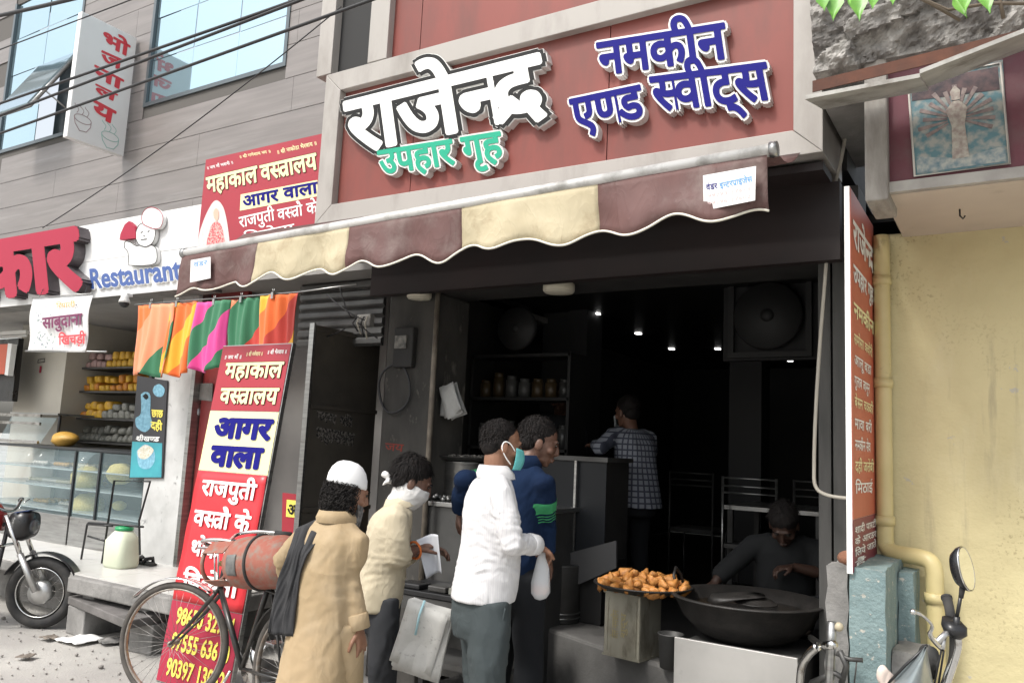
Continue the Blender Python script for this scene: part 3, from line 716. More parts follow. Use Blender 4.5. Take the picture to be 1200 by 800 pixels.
# pipe
dp_ = empty('drain_pipe', (yx0 + .06, SW - .05, 0), 'yellow painted drain pipe with an elbow running down the yellow wall', 'pipe')
px_ = Y(1035, 450, SW - .06).x; el = Y(1075, 652, SW - .1)
B().tube(smoothpath([(px_, SW - .06, 2.7), (px_, SW - .06, 2.0), (px_, SW - .06, 1.35), (px_, SW - .06, 1.21), (px_ + .012, SW - .068, 1.172), (px_ + .05, SW - .09, 1.155), (px_ + .16, SW - .14, 1.15), (px_ + .20, SW - .157, 1.135), (px_ + .215, SW - .16, 1.09), (px_ + .215, SW - .16, 1.0), (px_ + .215, SW - .16, .5), (px_ + .215, SW - .16, .05)], 5), .038, 16).build('pipe', m_ypipe, dp_)
for zz in (2.47, 1.96, 1.3, .98):
    xx = px_ if zz > 1.2 else px_ + .215; yy = SW - .06 if zz > 1.2 else SW - .16
    B().lathe([(.039, -.022), (.045, -.022), (.045, .022), (.039, .022)], (xx, yy, zz), 16).build('collar', m_ypipe, dp_)
# blue plinth blocks
bl = empty('blue_plinth', (-.55, 3.9, 0), 'chipped pale blue plastered plinth under the red menu board', 'plinth')
pa, pb_ = Y(995, 680, 3.72), Y(1037, 665, 3.72)
b = rough_box(B(), (pa.x, 3.72, 0), (pb_.x, 4.36, 1.135)); b.build('block', m_blue, bl)
gx = Y(968, 690, 3.76).x
b = rough_box(B(), (gx, 3.76, 0), (pa.x - .012, 4.3, 1.125), .014); b.build('mortar_face', m_conc, bl)
b = rough_box(B(), (pb_.x + .003, 4.12, 0), (px_ + .14, 4.36, 1.09), .008); b.build('recess_block', m_blue, bl)
b = rough_box(B(), (pb_.x + .003, 3.85, 0), (px_ + .20, 4.11, .80), .012); b.build('low_block', m_conc, bl)
B().ell((gx + .07, 3.9, 1.15), (.05, .05, .035)).build('brick_lump', mat('brick_lump', (.22, .1, .06), rough=.9, bump=.01), bl)
# menu board standing edge-on
mb = empty('menu_board', (-.597, 3.7, 1.11), 'narrow red menu board with white edge standing out beside the yellow wall', 'sign board')
BX = -.597
B().box((BX - .022, 3.70, 1.11), (BX, 4.38, 2.77)).build('frame', m_pwhite, mb)
b = B(); b.box((BX + .0005, 3.705, 1.33), (BX + .003, 4.375, 2.765)); b.build('orange_face', mat('faded_orange_print', (.52, .13, .08), (.46, .10, .06), scale=3, rough=.45), mb)
b = B(); b.box((BX + .0005, 3.705, 1.115), (BX + .003, 4.375, 1.328)); b.build('maroon_face', mat('maroon_print', (.20, .03, .05), rough=.45), mb)
def board_text(s, z, h, m, y0=3.76, y1=4.33):
    A = V((BX + .003, y0, z)); print_on(mb, s, A, V((BX + .003, y1, z)), V((BX + .003, y0, z + h)), m, off=.03 if h > .05 else .012)
board_text('राजेन्द्र', 2.52, .11, m_pwhite); board_text('उपहार गृह', 2.36, .07, m_pwhite)
board_text('नमकीन', 2.2, .06, m_pcream); 
for i, s in enumerate(('समोसा कचोरी', 'आलू बडा', 'गुलाब जामुन', 'बेसन चककी', 'मावा बरफी', 'नमकीन सेव', 'दही जलेबी', 'मिठाई')):
    board_text(s, 2.08 - i * .092, .042, m_pwhite if i % 3 else m_pcream, 3.76, 4.28 - (i % 3) * .05)
for i, s in enumerate(('शादी पारटी', 'के आरडर', 'लिये जाते', 'हैं')): board_text(s, 1.27 - i * .047, .026, m_pwhite, 3.74, 4.33 if i < 3 else 4.0)
# white cable hanging down the column
wc = empty('hanging_cable', Y(985, 150, 4.2), 'ivory cable looping down the dark column beside the menu board', 'cable')
B().tube(smoothpath([Y(*p, 4.25) for p in ((992, 150), (985, 190), (972, 245), (968, 310), (961, 400), (956, 480), (954, 545), (956, 570), (970, 580), (998, 584))], 6), .009, 8).build('wire', m_wcable, wc)
# cables over the street
for i, (a, c, r, yy) in enumerate((((0, 118), (332, 0), .010, 3.0), ((0, 132), (339, 0), .010, 3.0), ((0, 153), (400, 7), .010, 3.0), ((0, 15), (63, 0), .016, 3.0), ((0, 55), (142, 0), .005, 3.1), ((50, 267), (400, 8), .004, 3.3))):
    p, q = Y(*a, yy), Y(*c, yy); dd = (q - p)
    p2 = p - dd * (1.5 if i != 5 else 0); q2 = q + dd * (2.5 if i != 5 else 0)
    lab = ['upper of the two close parallel black cables crossing the top left corner', 'lower of the two close parallel black cables crossing the top left corner', 'lowest straight black cable, passing across the vertical white sign to the beige frame', 'thick twisted cable cutting the extreme top left corner', 'thin wire above the other cables at top left', 'slack thin wire slanting down over the wood-look tiles'][i]
    pth = catenary(p2, q2, .03 if i < 5 else .06, 24)
    tag(B().tube([v - p for v in pth], r, 6).build('overhead_cable', m_cable, org=p), lab, 'cable', 'cables over the street')

# cracks in the yellow wall and a few bolts on the fascia frame
# ================================================================ LEFT SIGNS
SG = 4.3
sg = empty('restaurant_sign', (-7.5, SG, 2.8), 'white restaurant fascia board with maroon block letters and a chef cut-out', 'sign board')
zsb, zst = 2.775, 3.50
xe = Y(232, 260, SG).x
for (x0, x1, z0, z1) in ((-11, -7.6, zsb, 3.13), (-11, -7.6, 3.134, zst), (-7.596, -6.75, zsb, 3.13), (-7.596, -6.75, 3.134, zst), (-6.746, xe + .08, zsb, 3.13), (-6.746, xe + .08, 3.134, zst)):
    B().box((x0, SG, z0), (x1, SG + .012, z1)).build('panel', mat('sign_white', (.74, .74, .735), (.68, .68, .675), scale=1, rough=.4, dirt=(.55, .53, .5), dscale=1.5, dlo=.6, dhi=.85), sg)
B().box((-11, SG + .014, zsb), (xe + .08, SG + .25, zst)).build('backing', m_conc, sg)
def sgw(s, a, b_, c, nm, mm, off, thick, par=sg, lift=.0, y=SG):
    pa, pb, pcx = Y(*a, y), Y(*b_, y), Y(*c, y)
    return letter_mesh(s, pa, pb - pa, pcx - pa, off, thick, lift).build(nm, mm, par)
# raised maroon letters with dark returns
lifted = [(-70, 356), (99, 337), (-72, 292)]
sgw('नमस्कार', (-118, 358), (93, 335), (-120, 306), 'letter_body', mat('letter_return', (.10, .085, .09), rough=.4), .055, .11, lift=.0, y=SG - .11)
sgw('नमस्कार', (-118, 358), (93, 335), (-120, 306), 'letter_face', m_cylr, .055, 0, lift=.003, y=SG - .11)
sgw('Restaurant', (106, 338), (213, 327), (104, 318), 'letter_outline', m_pwhite, .055, .02, lift=0, y=SG - .02)
sgw('Restaurant', (106, 338), (213, 327), (104, 318), 'letter_face', mat('sign_blue', (.05, .10, .30), rough=.4), .03, 0, lift=.003, y=SG - .02)
# generic cook cut-out holding a covered dish
ck = empty('cook_cutout', Y(170, 280, SG - .03), 'flat white cook figure cut-out with tall hat and red covered dish above the restaurant lettering', 'sign figure')
def cpoly(pts, m, nm, y=SG - .04, th=.035, out=True, par=ck):
    q = [Y(x, yy, y) for x, yy in pts]
    o = B().prism(q, (0, th, 0)).build(nm, m, par)
    if out: B().tube([p + V((0, -.001, 0)) for p in q], .0035, 4, closed=True).build('outline', m_pblack if nm != 'hat' else m_cylr, o)
    return o
def sm2(pts, n=5):
    q = smoothpath([(a, b_, 0) for a, b_ in pts + pts[:1]], n)[:-1]; return [(v.x, v.y) for v in q]
cpoly(sm2([(151, 311), (150, 296), (146, 290), (147, 283), (153, 284), (160, 288), (170, 286), (181, 289), (184, 298), (182, 308), (170, 311)]), m_flexw, 'torso')
cpoly(sm2([(163, 287), (159, 279), (160, 270), (164, 263), (172, 261), (180, 264), (182, 274), (179, 284), (171, 289)]), m_flexw, 'head', y=SG - .045)
cpoly(sm2([(168, 263), (166, 255), (170, 246), (178, 243), (187, 247), (191, 256), (188, 266), (180, 268)]), m_flexw, 'hat', y=SG - .05)
cpoly([(140, 281), (141, 274), (146, 263), (151, 259), (157, 265), (159, 272), (159, 279)], m_cylr, 'dish_cover', y=SG - .05, out=False)
for a, b_ in (((165, 273), (167, 271)), ((173, 272), (175, 270)), ((165, 281), (172, 280)), ((168, 276), (170, 277))):
    B().tube([Y(*a, SG - .048), Y(*b_, SG - .048)], .0035, 4).build('face_line', m_pblack, ck)
# red shop banner above
BN = 4.26
bn = empty('shop_banner', Y(240, 240, BN), 'large red Hindi cloth shop banner with seated bride figure above the awning', 'banner')
bq = [Y(*p, BN) for p in ((238, 188), (372, 158), (372, 262), (230, 296))]
zt = (bq[0].z + bq[1].z) / 2
b = B(); b.box((Y(236, 240, BN).x, BN, 3.0), (-3.98, BN + .02, zt)); b.build('sheet', mat('banner_red', (.36, .02, .035), (.29, .02, .035), scale=.8, rough=.38), bn)
def bt(s, a, b_, c, m, off=.012, par=bn, y=BN, nm='lettering'): return print_on(par, s, Y(*a, y), Y(*b_, y), Y(*c, y), m, off=off, name=nm)
bt('महाकाल', (243, 226), (302, 213), (242, 209), m_pblack, .055); 
o_ = bt('महाकाल', (243, 226), (302, 213), (242, 209), m_pcream, .03); o_.location.y -= .002
bt('वस्त्रालय', (307, 212), (372, 198), (305, 195), m_pblack, .055)
o_ = bt('वस्त्रालय', (307, 212), (372, 198), (305, 195), m_pcream, .03); o_.location.y -= .002
yb = [Y(*p, BN - .002) for p in ((282, 228), (372, 211), (372, 230), (281, 247))]
B().prism(yb, (0, .0015, 0)).build('yellow_band', mat('print_paleyellow', (.80, .74, .40), rough=.4), bn)
bt('आगर', (285, 243), (326, 235), (284, 231), m_pblue, .03, y=BN - .003); bt('वाला', (333, 233), (372, 226), (332, 221), m_pblue, .03, y=BN - .003)
bt('राजपुती', (281, 267), (322, 258), (280, 255), m_pwhite, .012); bt('वस्त्रों के', (326, 258), (372, 249), (325, 246), m_pwhite, .012)
bt('विक्रेता', (286, 284), (345, 272), (285, 275), m_pwhite, .012)
for s, a, b_, c in (('॥ जय माँ भवानी ॥', (243, 199), (274, 192), (242, 196)), ('॥ श्री गणेशाय नमः ॥', (281, 186), (318, 179), (280, 183)), ('॥ श्री नाकोडा भैरवाय ॥', (325, 181), (372, 170), (324, 177))):
    bt(s, a, b_, c, m_pwhite if s[2] != 'श' else m_pcream, 0.012)
def bfig(name, pts, m, l): return B().prism([Y(x, y, BN - l) for x, y in sm2(pts, 4)], (0, .0008, 0)).build(name, m, bn)
bfig('veil_print', [(229, 300), (234, 272), (243, 248), (252, 235), (260, 240), (265, 255), (269, 285), (266, 300)], mat('print_veil', (.62, .50, .49), (.70, .62, .60), scale=40, rough=.5), .002)
bfig('dress_print', [(240, 300), (243, 280), (249, 262), (258, 262), (263, 282), (263, 300)], mat('print_dress', (.50, .05, .07), (.62, .40, .36), scale=70, rough=.5, lo=.45, hi=.55), .004)
bfig('face_print', [(251, 256), (250, 249), (253, 244), (256, 248), (256, 255), (254, 259)], mat('print_skin', (.6, .4, .3), rough=.5), .006)
# vertical white sign projecting from the wall, plane X = const
SX = -7.53
vs_ = empty('vertical_sign', (SX, LW, 4.6), 'tall white vertical sign with red Hindi letters projecting from the tiled wall', 'sign board')
T1, T0 = X(163, 48, SX), X(100, 13, SX); B1, B0 = X(142, 184, SX), X(75, 157, SX)
zt, zb = (T0.z + T1.z) / 2, (B0.z + B1.z) / 2
y0, y1 = (T0.y + B0.y) / 2, (T1.y + B1.y) / 2
B().box((SX - .07, y0, zb), (SX, y1, zt)).build('panel', m_flexw, vs_, bevel=.006)
B().tube([(SX - .03, y1, zt - .2), (SX - .03, LW + .02, zt - .2)], .012, 6).build('bracket', m_steel, vs_)
B().tube([(SX - .03, y1, zb + .3), (SX - .03, LW + .02, zb + .3)], .012, 6).build('bracket', m_steel, vs_)
def xt(par, s, a, b_, c, m, off, px=SX): return print_on(par, s, X(*a, px + .001), X(*b_, px + .001), X(*c, px + .001), m, off=off)
m_sred = mat('sign_red', (.62, .045, .06), rough=.4)
for s, a, b_, c in (('भो', (119, 50), (149, 66), (121, 37)), ('ज', (118, 72), (141, 82), (120, 60)), ('ना', (110, 89), (141, 105), (112, 77)), ('ल', (111, 108), (134, 119), (113, 99)), ('य', (108, 133), (131, 145), (111, 118))):
    xt(vs_, s, a, b_, c, m_sred, .038)
def cup(cx, cy, m):
    pth = [(cx - 9, cy - 10), (cx - 8, cy - 2), (cx - 3, cy + 7), (cx + 5, cy + 9), (cx + 10, cy + 4), (cx + 11, cy - 2)]
    B().tube([X(x, y, SX + .001) for x, y in pth], .004, 4).build('cup_print', m, vs_)
    B().tube([X(cx - 9 + 10 * (1 - math.cos(t)), cy - 10 + 5 * math.sin(t) + 4 * (1 - math.cos(t)), SX + .001) for t in [k * PI / 8 for k in range(17)]], .0035, 4, closed=True).build('rim_print', m, vs_)
    for k in range(3):
        B().tube([X(cx - 6 + k * 6 + 2.2 * math.sin(t), cy - 14 - t * 2.4 + k * 2.5, SX + .001) for t in [q * .6 for q in range(9)]], .003, 4).build('steam_print', m, vs_)
cup(96, 146, mat('line_grey', (.35, .25, .25), rough=.5)); cup(128, 166, mat('line_green', (.3, .5, .45), rough=.5))
# small square hanging banner
HB = 4.0
hb = empty('hanging_banner', Y(70, 380, HB), 'small white hanging banner advertising sabudana khichdi below the maroon letters', 'banner')
hq = [Y(*p, HB) for p in ((38, 350), (108, 345), (102, 413), (32, 412))]
def hfn(u, v):
    p = hq[3].lerp(hq[2], u).lerp(hq[0].lerp(hq[1], u), v); p.y += .02 * math.sin(u * 5) * (1 - v) + .012 * math.sin(v * 7); return p
B().grid(hfn, 16, 14, thick=(0, .002, 0)).build('sheet', m_flexw, hb)
B().tube([Y(30, 411, HB), Y(125, 412, HB)], .008, 6).build('rod', m_steel, hb)
B().tube([Y(38, 349, HB), Y(108, 344, HB)], .006, 6).build('rod', m_steel, hb)
bt('साबुदाना', (50, 385), (96, 380), (50, 373), mat('print_wine', (.16, .02, .08), rough=.5), .03, hb, HB - .026); bt('खिचड़ी', (69, 404), (100, 402), (69, 394), m_sred, .03, hb, HB - .026)
bt('फरियाली', (66, 361), (88, 359), (66, 356), mat('print_orange', (.8, .3, .05), rough=.5), .012, hb, HB - .026)
lf = B()
for i in range(70):
    x, y = random.choice(((random.uniform(40, 62), random.uniform(353, 370)), (random.uniform(40, 50), random.uniform(365, 408)), (random.uniform(45, 66), random.uniform(388, 409)), (random.uniform(85, 92), random.uniform(352, 372))))
    c = Y(x, y, HB - .027); a = random.uniform(0, 6); r = random.uniform(.008, .018)
    lf.prism([c + V((math.cos(a) * r, 0, math.sin(a) * r)), c + V((math.cos(a + 1.6) * r * .4, 0, math.sin(a + 1.6) * r * .4)), c - V((math.cos(a) * r, 0, math.sin(a) * r)), c - V((math.cos(a + 1.6) * r * .4, 0, math.sin(a + 1.6) * r * .4))], (0, -.0006, 0))
tag(lf.build('leaf_print', mat('print_leaf', (.06, .22, .14), (.12, .1, .2), scale=30, rough=.5), hb), kind='stuff')
for px_a in (45, 96): B().tube(catenary(Y(px_a, 349, HB), Y(px_a + 8, 330, SG - .03), .03, 6), .003, 4).build('string', m_cable, hb)
# security camera under the sign
scp = Y(146, 352, SG - .1)
t = empty('security_camera', scp, 'small white dome security camera under the restaurant sign', 'camera')
B().lathe([(.035, .045), (.035, .02), (.045, .0), (.05, -.02)], scp, 14).build('housing', m_white, t)
B().ell(scp - V((0, 0, .025)), (.042, .042, .04), n=14, k=8).build('dome', m_black, t)
B().box(scp + V((-.02, .0, .04)), scp + V((.02, .06, .065))).build('mount', m_white, t)
# fluorescent tube light in the left shop
tl = Y(18, 392, 5.0); t = empty('tube_light', tl, 'white tube light fitting under the ceiling at far left', 'lamp')
B().box(tl - V((.35, .03, .0)), tl + V((.28, .03, .04))).build('batten', m_white, t); B().tube([tl - V((.33, 0, .02)), tl + V((.26, 0, -.02))], .016, 8).build('tube', m_white, t)

# ---- bright striped cloths clipped on a wire
CW = 4.2
def stripes(cols, ang, sc_, seed):
    def f(N, Lk, tc, mp):
        mp.inputs['Rotation'].default_value = (0, ang, 0); mp.inputs['Scale'].default_value = (sc_, sc_, sc_); mp.inputs['Location'].default_value = (seed, 0, 0)
        nz = N.new('ShaderNodeTexNoise'); nz.inputs['Scale'].default_value = 1.6; Lk.new(mp.outputs[0], nz.inputs['Vector'])
        sx = N.new('ShaderNodeSeparateXYZ'); Lk.new(mp.outputs[0], sx.inputs[0])
        ad = N.new('ShaderNodeMath'); ad.operation = 'MULTIPLY_ADD'; Lk.new(nz.outputs['Fac'], ad.inputs[0]); ad.inputs[1].default_value = .25; Lk.new(sx.outputs['X'], ad.inputs[2])
        fr_ = N.new('ShaderNodeMath'); fr_.operation = 'FRACT'; Lk.new(ad.outputs[0], fr_.inputs[0])
        r = N.new('ShaderNodeValToRGB'); r.color_ramp.interpolation = 'CONSTANT'; e = r.color_ramp.elements
        e[0].position = 0; e[0].color = (*cols[0], 1); e[1].position = 1 / len(cols); e[1].color = (*cols[1], 1)
        for i in range(2, len(cols)): q = e.new(i / len(cols)); q.color = (*cols[i], 1)
        Lk.new(fr_.outputs[0], r.inputs[0]); return r.outputs[0]
    return f
OR, RD, GN, PK, YL, SA = (.85, .16, .03), (.55, .05, .035), (.03, .17, .08), (.70, .06, .28), (.85, .42, .03), (.80, .28, .14)
cl = [([SA, OR, SA, SA, GN], (162, 358), (204, 355), 439, 'salmon and red diagonal striped cloth, leftmost on the wire'),
      ([YL, OR, RD, YL, OR], (196, 357), (231, 353), 440, 'yellow, red and orange striped cloth, second from the left'),
      ([GN, PK, PK, GN, PK], (229, 355), (268, 351), 434, 'green and pink diagonal striped cloth beside the red banner'),
      ([GN, RD, RD, SA, GN], (270, 352), (309, 347), 425, 'red and dark green striped cloth behind the banner top'),
      ([YL, YL, OR, RD, YL], (306, 347), (352, 343), 432, 'orange yellow cloth with rust stripes, rightmost on the wire')]
for i, (cols, a, b_, bot, lab) in enumerate(cl):
    yy = CW + (.01 if i % 2 else -.015)
    p0, p1 = Y(*a, yy), Y(*b_, yy); zb_ = Y(a[0], bot, yy).z
    t = empty('striped_cloth', p0, lab, 'cloth', 'striped cloths hung on the wire')
    def cf(u, v, p0=p0, p1=p1, zb_=zb_, i=i):
        x = p0.x + (p1.x - p0.x) * (u + .03 * math.sin(v * 5 + i)) * (1 - .05 * v); z = p0.z + (p1.z - p0.z) * u + (zb_ - p0.z) * v + .02 * math.sin(u * 6 + i) * v
        return V((x, p0.y + .028 * math.sin(u * 9 + i * 2 + v) * (.3 + v) + .01 * math.sin(u * 25 + i), z))
    B().grid(lambda u, v: cf(u, 1 - v), 24, 18, thick=(0, .004, 0)).build('fabric', mat('cloth_%s' % 'abcde'[i], OR, rough=.8, sheen=.2, builder=stripes(cols, math.radians([-38, -40, -42, -40, -38][i]), [1.15, 1.2, 1.05, 1.1, .95][i], [.1, .5, .3, .62, .2][i])), t)
    for u in (.35, ) if i != 2 else (.5,):
        c = cf(u, 0); k = B(); k.box(c + V((-.012, -.012, -.03)), c + V((.012, .016, .02))); k.tube([c + V((-.006, 0, .02)), c + V((-.01, 0, .05)), c + V((.01, 0, .05)), c + V((.006, 0, .02))], .003, 4); k.build('clip', m_steel, t)
tag(B().tube([Y(158, 357, CW), Y(352, 342, CW), Y(418, 333, CW)], .006, 6).build('hanging_wire', m_steel), 'steel wire carrying the clipped striped cloths', 'wire')
# standee
P0 = Z(183, 797, .02); PX0 = P0.x
TL = X(262, 405, PX0); TR = Y(341, 398, TL.y)
wv = TR.x - TL.x + .02; up = TL - P0; ux = V((1, 0, 0)); nrm = ux.cross(up).normalized()
sd_ = empty('standee_banner', P0, 'tall leaning red, yellow and maroon Hindi standee banner behind the bicycle', 'banner')
def S(u, v, l=0): return P0 + ux * (wv * u) + up * v + nrm * l
def srect(u0, v0, u1, v1, l, m, nm, th=.0015): return B().prism([S(u0, v0, l), S(u1, v0, l), S(u1, v1, l), S(u0, v1, l)], -nrm * th).build(nm, m, sd_)
srect(0, 0, 1, 1, 0, m_steel, 'frame', .03)
srect(.004, .003, .985, .225, .003, m_cylr, 'maroon_panel'); 
def redf(u, v): return S(.004 + .981 * u, .227 + (.605 - .227) * v, .003 + .005 * math.sin(v * 9 + u * 2) ** 2)
B().grid(redf, 10, 16, thick=-nrm * .0015).build('red_panel', mat('standee_red', (.62, .03, .04), (.55, .025, .035), scale=2, rough=.35), sd_)
srect(.004, .607, .985, .79, .003, mat('print_paleyellow'), 'yellow_panel'); srect(.004, .792, .985, .997, .003, mat('banner_red'), 'title_panel')
def st_(s, u0, u1, v, h, m, off=.03, l=.009):
    return print_on(sd_, s, S(u0, v, l), S(u1, v, l), S(u0, v + h, l), m, off=off)
for s, v in (('महाकाल', .895), ('वस्त्रालय', .815)):
    st_(s, .12, .93, v, .045, m_pblack, .055, .004); st_(s, .12, .93, v, .045, m_pcream, .03, .006)
st_('॥ जय माँ ॥', .06, .32, .955, .011, m_pwhite, .012, .005); st_('॥ श्री गणेशाय ॥', .38, .62, .963, .011, m_pcream, .012, .005); st_('॥ श्री भैरवाय ॥', .68, .95, .967, .011, m_pwhite, .012, .005)
st_('आगर', .13, .92, .71, .055, m_pblue, .055, .006); st_('वाला', .16, .86, .625, .055, m_pblue, .055, .006)
st_('राजपुती', .13, .88, .535, .042, m_pwhite, .03, .012); st_('वस्त्रों के', .1, .88, .445, .042, m_pwhite, .03, .012); st_('थोक एवं', .14, .86, .36, .04, m_pwhite, .03, .012); st_('विक्रेता', .12, .88, .265, .042, m_pwhite, .03, .012)
st_('98650 32914', .12, .92, .165, .04, m_pyel, .03, .006); st_('97555 63610', .12, .92, .095, .04, m_pyel, .03, .006); st_('90397 13062', .12, .92, .025, .04, m_pyel, .03, .006)
# small red board behind
sb = [Y(*p, 4.5) for p in ((331, 577), (356, 580), (354, 640), (330, 636))]
t = empty('small_board', sb[3], 'small red board with a yellow Hindi word beside the dark metal door', 'sign board')
B().prism(sb, (0, .02, 0)).build('panel', mat('banner_red'), t)
B().prism([Y(*p, 4.498) for p in ((336, 585), (354, 587), (353, 607), (335, 605))], (0, .001, 0)).build('yellow_label', m_pyel, t)
print_on(t, 'आगर', Y(337, 603, 4.497), Y(366, 606, 4.497), Y(337, 591, 4.497), m_pblack, off=.03)
# dark metal door leaf, seen opened towards the street
DX = -4.3
dq = [X(*p, DX) for p in ((369, 381), (446, 396))]
md = empty('metal_door', (DX, dq[0].y, .5), 'sooty dark metal door leaf folded open beside the smoke stained pillar', 'door')
m_md = mat('sooty_door', (.10, .088, .072), (.06, .054, .047), scale=2.5, rough=.6, metal=0, dirt=(.26, .19, .12), dscale=1.6, dlo=.55, dhi=.75, bump=.001)
zt = (dq[0].z + dq[1].z) / 2
B().box((DX - .02, dq[0].y, .5), (DX, dq[1].y, zt)).build('leaf', m_md, md)
B().box((DX - .03, dq[0].y - .02, .48), (DX + .015, dq[0].y - .001, zt + .01)).build('edge_strip', m_steel, md)
for z0 in (zt - .04, 1.78, 1.05, .52): B().box((DX + .001, dq[0].y + .01, z0), (DX + .016, dq[1].y, z0 + .03)).build('rail', m_md, md)
pt_ = [X(*p, DX + .003) for p in ((365, 478), (418, 484), (372, 482))]
print_on(md, 'जय श्री', X(372, 492, DX), X(412, 500, DX), X(372, 482, DX), mat('scratched_paint', (.22, .2, .18), (.03, .03, .03), scale=60, rough=.8, lo=.45, hi=.55), off=.055)
print_on(md, 'महाकाल', X(370, 515, DX), X(414, 522, DX), X(371, 501, DX), mat('scratched_paint'), off=.055)
# old meter box, pulley coil and wires on the pillar
mbx = Y(470, 405, SW - .05); t = empty('meter_box', mbx, 'soot covered electric meter box on the smoke stained pillar', 'meter box')
B().box(mbx + V((-.07, 0, -.15)), mbx + V((.10, .05, .13))).build('case', m_soot, t, bevel=.01); B().box(mbx + V((-.05, -.012, -.02)), mbx + V((.05, 0, .07))).build('dial_plate', mat('smudged_plate', (.2, .19, .17), (.06, .06, .055), scale=30, rough=.6), t)
cc = Y(462, 455, SW - .03); tag(B().tube([V((math.cos(a) * .14, -.01 * math.sin(3 * a), math.sin(a) * .17)) for a in [k * PI / 12 for k in range(24)]], .009, 6, closed=True).build('cable_coil', m_cable, org=cc), 'black cable coil hanging on the smoke stained pillar', 'cable')
for i, (a, c, s) in enumerate((((383, 345), (427, 375), .02), ((398, 335), (412, 372), .03), ((404, 385), (360, 395), .03), ((420, 378), (442, 396), .01))):
    p, q = Y(*a, 4.3), Y(*c, 4.35)
    tag(B().tube([v - p for v in catenary(p, q, s, 10)], .005, 5).build('loose_wire', m_cable, org=p), ['loose wire dropping from the awning end over the rolled shutter', 'second loose wire hanging near the left awning corner', 'loose wire sagging to the top of the dark metal door', 'short loose wire between shutter and pillar'][i], 'wire')
jb = Y(425, 376, 4.38); t = empty('junction_box', jb, 'tangled grey junction box over the metal door', 'junction box'); B().box(jb - V((.06, 0, .04)), jb + V((.07, .05, .05))).build('box', m_conc, t, bevel=.006)
for k in range(4): B().tube([jb + V((-.05 + k * .035, -.01, .03)), jb + V((-.06 + k * .04, -.04, -.02)), jb + V((-.02 + k * .03, -.02, -.08 - .02 * k))], .006, 5).build('lead', m_wcable if k % 2 else m_cable, t)

# ================================================================ LEFT SHOP CONTENTS
CYy = 4.62
sc1 = empty('display_counter', (-8, CYy, PL), 'curved glass display counter with steel base in the left restaurant', 'display counter')
xa, xm, xb_ = -9.9, Y(78, 600, CYy).x, Y(163, 600, CYy).x
zbase = Y(80, 605, CYy).z; ztop = Y(80, 528, CYy).z
B().box((xa, CYy + .02, PL), (xm, CYy + .75, zbase)).build('steel_base', m_steel, sc1, bevel=.004)
B().box((xm + .012, CYy + .03, PL), (xb_, CYy + .75, zbase)).build('steel_base', m_steel, sc1, bevel=.004)
m_cg = mat('showcase_glass', (.30, .40, .42), rough=.04, alpha=.16, spec=.6)
def cg(u, v, x0, x1): 
    t = v; return V((x0 + (x1 - x0) * u, CYy + .03 + .25 * (1 - math.cos(t * PI / 2)), zbase + (ztop - zbase) * math.sin(t * PI / 2 * .98)))
for (a, c) in ((xa, (xa + xm) / 2), ((xa + xm) / 2 + .01, xm)):
    B().grid(lambda u, v: cg(u, v, a, c), 4, 10, thick=(0, .006, 0)).build('glass', m_cg, sc1)
B().prism([(xm + .02, CYy + .035, zbase), (xb_ - .02, CYy + .035, zbase), (xb_ - .02, CYy + .035, ztop), (xm + .02, CYy + .035, ztop)], (0, .006, 0)).build('glass', m_cg, sc1)
fb = B()
for x in (xa, xm, xm + .42, xb_): fb.box((x - .012, CYy + .02, zbase), (x + .012, CYy + .05, ztop)); 
fb.box((xa, CYy + .25, ztop - .0), (xb_, CYy + .8, ztop + .025)); fb.build('trim', mat('dark_trim', (.05, .055, .06), rough=.35, metal=.5), sc1)
for k, zz in enumerate((zbase + .02, zbase + .24, zbase + .42)):
    B().box((xa, CYy + .10 + k * .05, zz), (xb_, CYy + .7, zz + .012)).build('glass_shelf', mat('shelf_pale', (.35, .42, .43), rough=.2), sc1)
B().box((xa, CYy + .72, PL), (xb_, CYy + .75, ztop)).build('back_panel', mat('counter_back', (.10, .12, .125), (.06, .07, .075), scale=2, rough=.4), sc1)
m_farsan = mat('pale_farsan', (.55, .50, .20), (.40, .34, .11), scale=60, rough=.8, bump=.004, bscale=120)
m_farsan2 = mat('orange_farsan', (.55, .25, .03), (.42, .18, .03), scale=60, rough=.8, bump=.004, bscale=120)
for i, (px_, py_, rr, m_, lab) in enumerate(((102, 560, .20, m_farsan, 'clear bag of pale green savoury mix on the upper counter shelf'), (103, 592, .20, m_farsan, 'clear bag of yellow crisps on the middle counter shelf'), (92, 613, .14, m_farsan2, 'orange snack heap at the bottom of the glass counter'), (141, 555, .17, m_farsan, 'dull yellow savoury pack at the right of the glass counter'), (140, 592, .08, m_farsan, 'small pack of yellow snack at lower right of the counter'))):
    c = Y(px_, py_, CYy + .35); bb = B(); bb.ell((0, 0, 0), (rr, rr * .7, rr * .62), n=18, k=12)
    bb.v = [v * (1 + .12 * noise.noise(v * 14 + V((i, 0, 0)))) for v in bb.v]
    tag(bb.build('snack_bag', m_, org=c), lab, 'snack bag')
sp1 = Y(75, 517, CYy + .45); bb = B(); bb.ell((0, 0, 0), (.17, .12, .085), n=20, k=12); bb.v = [v * (1 + .10 * noise.noise(v * 12)) + V((.03 * (v.z > 0), 0, 0)) for v in bb.v]
tag(bb.build('snack_bag', mat('golden_farsan', (.62, .38, .08), (.5, .27, .05), scale=70, rough=.4, bump=.004, bscale=110), org=(sp1.x, sp1.y, ztop + .1)), 'golden bag of fried snack lying on top of the glass counter', 'snack bag')
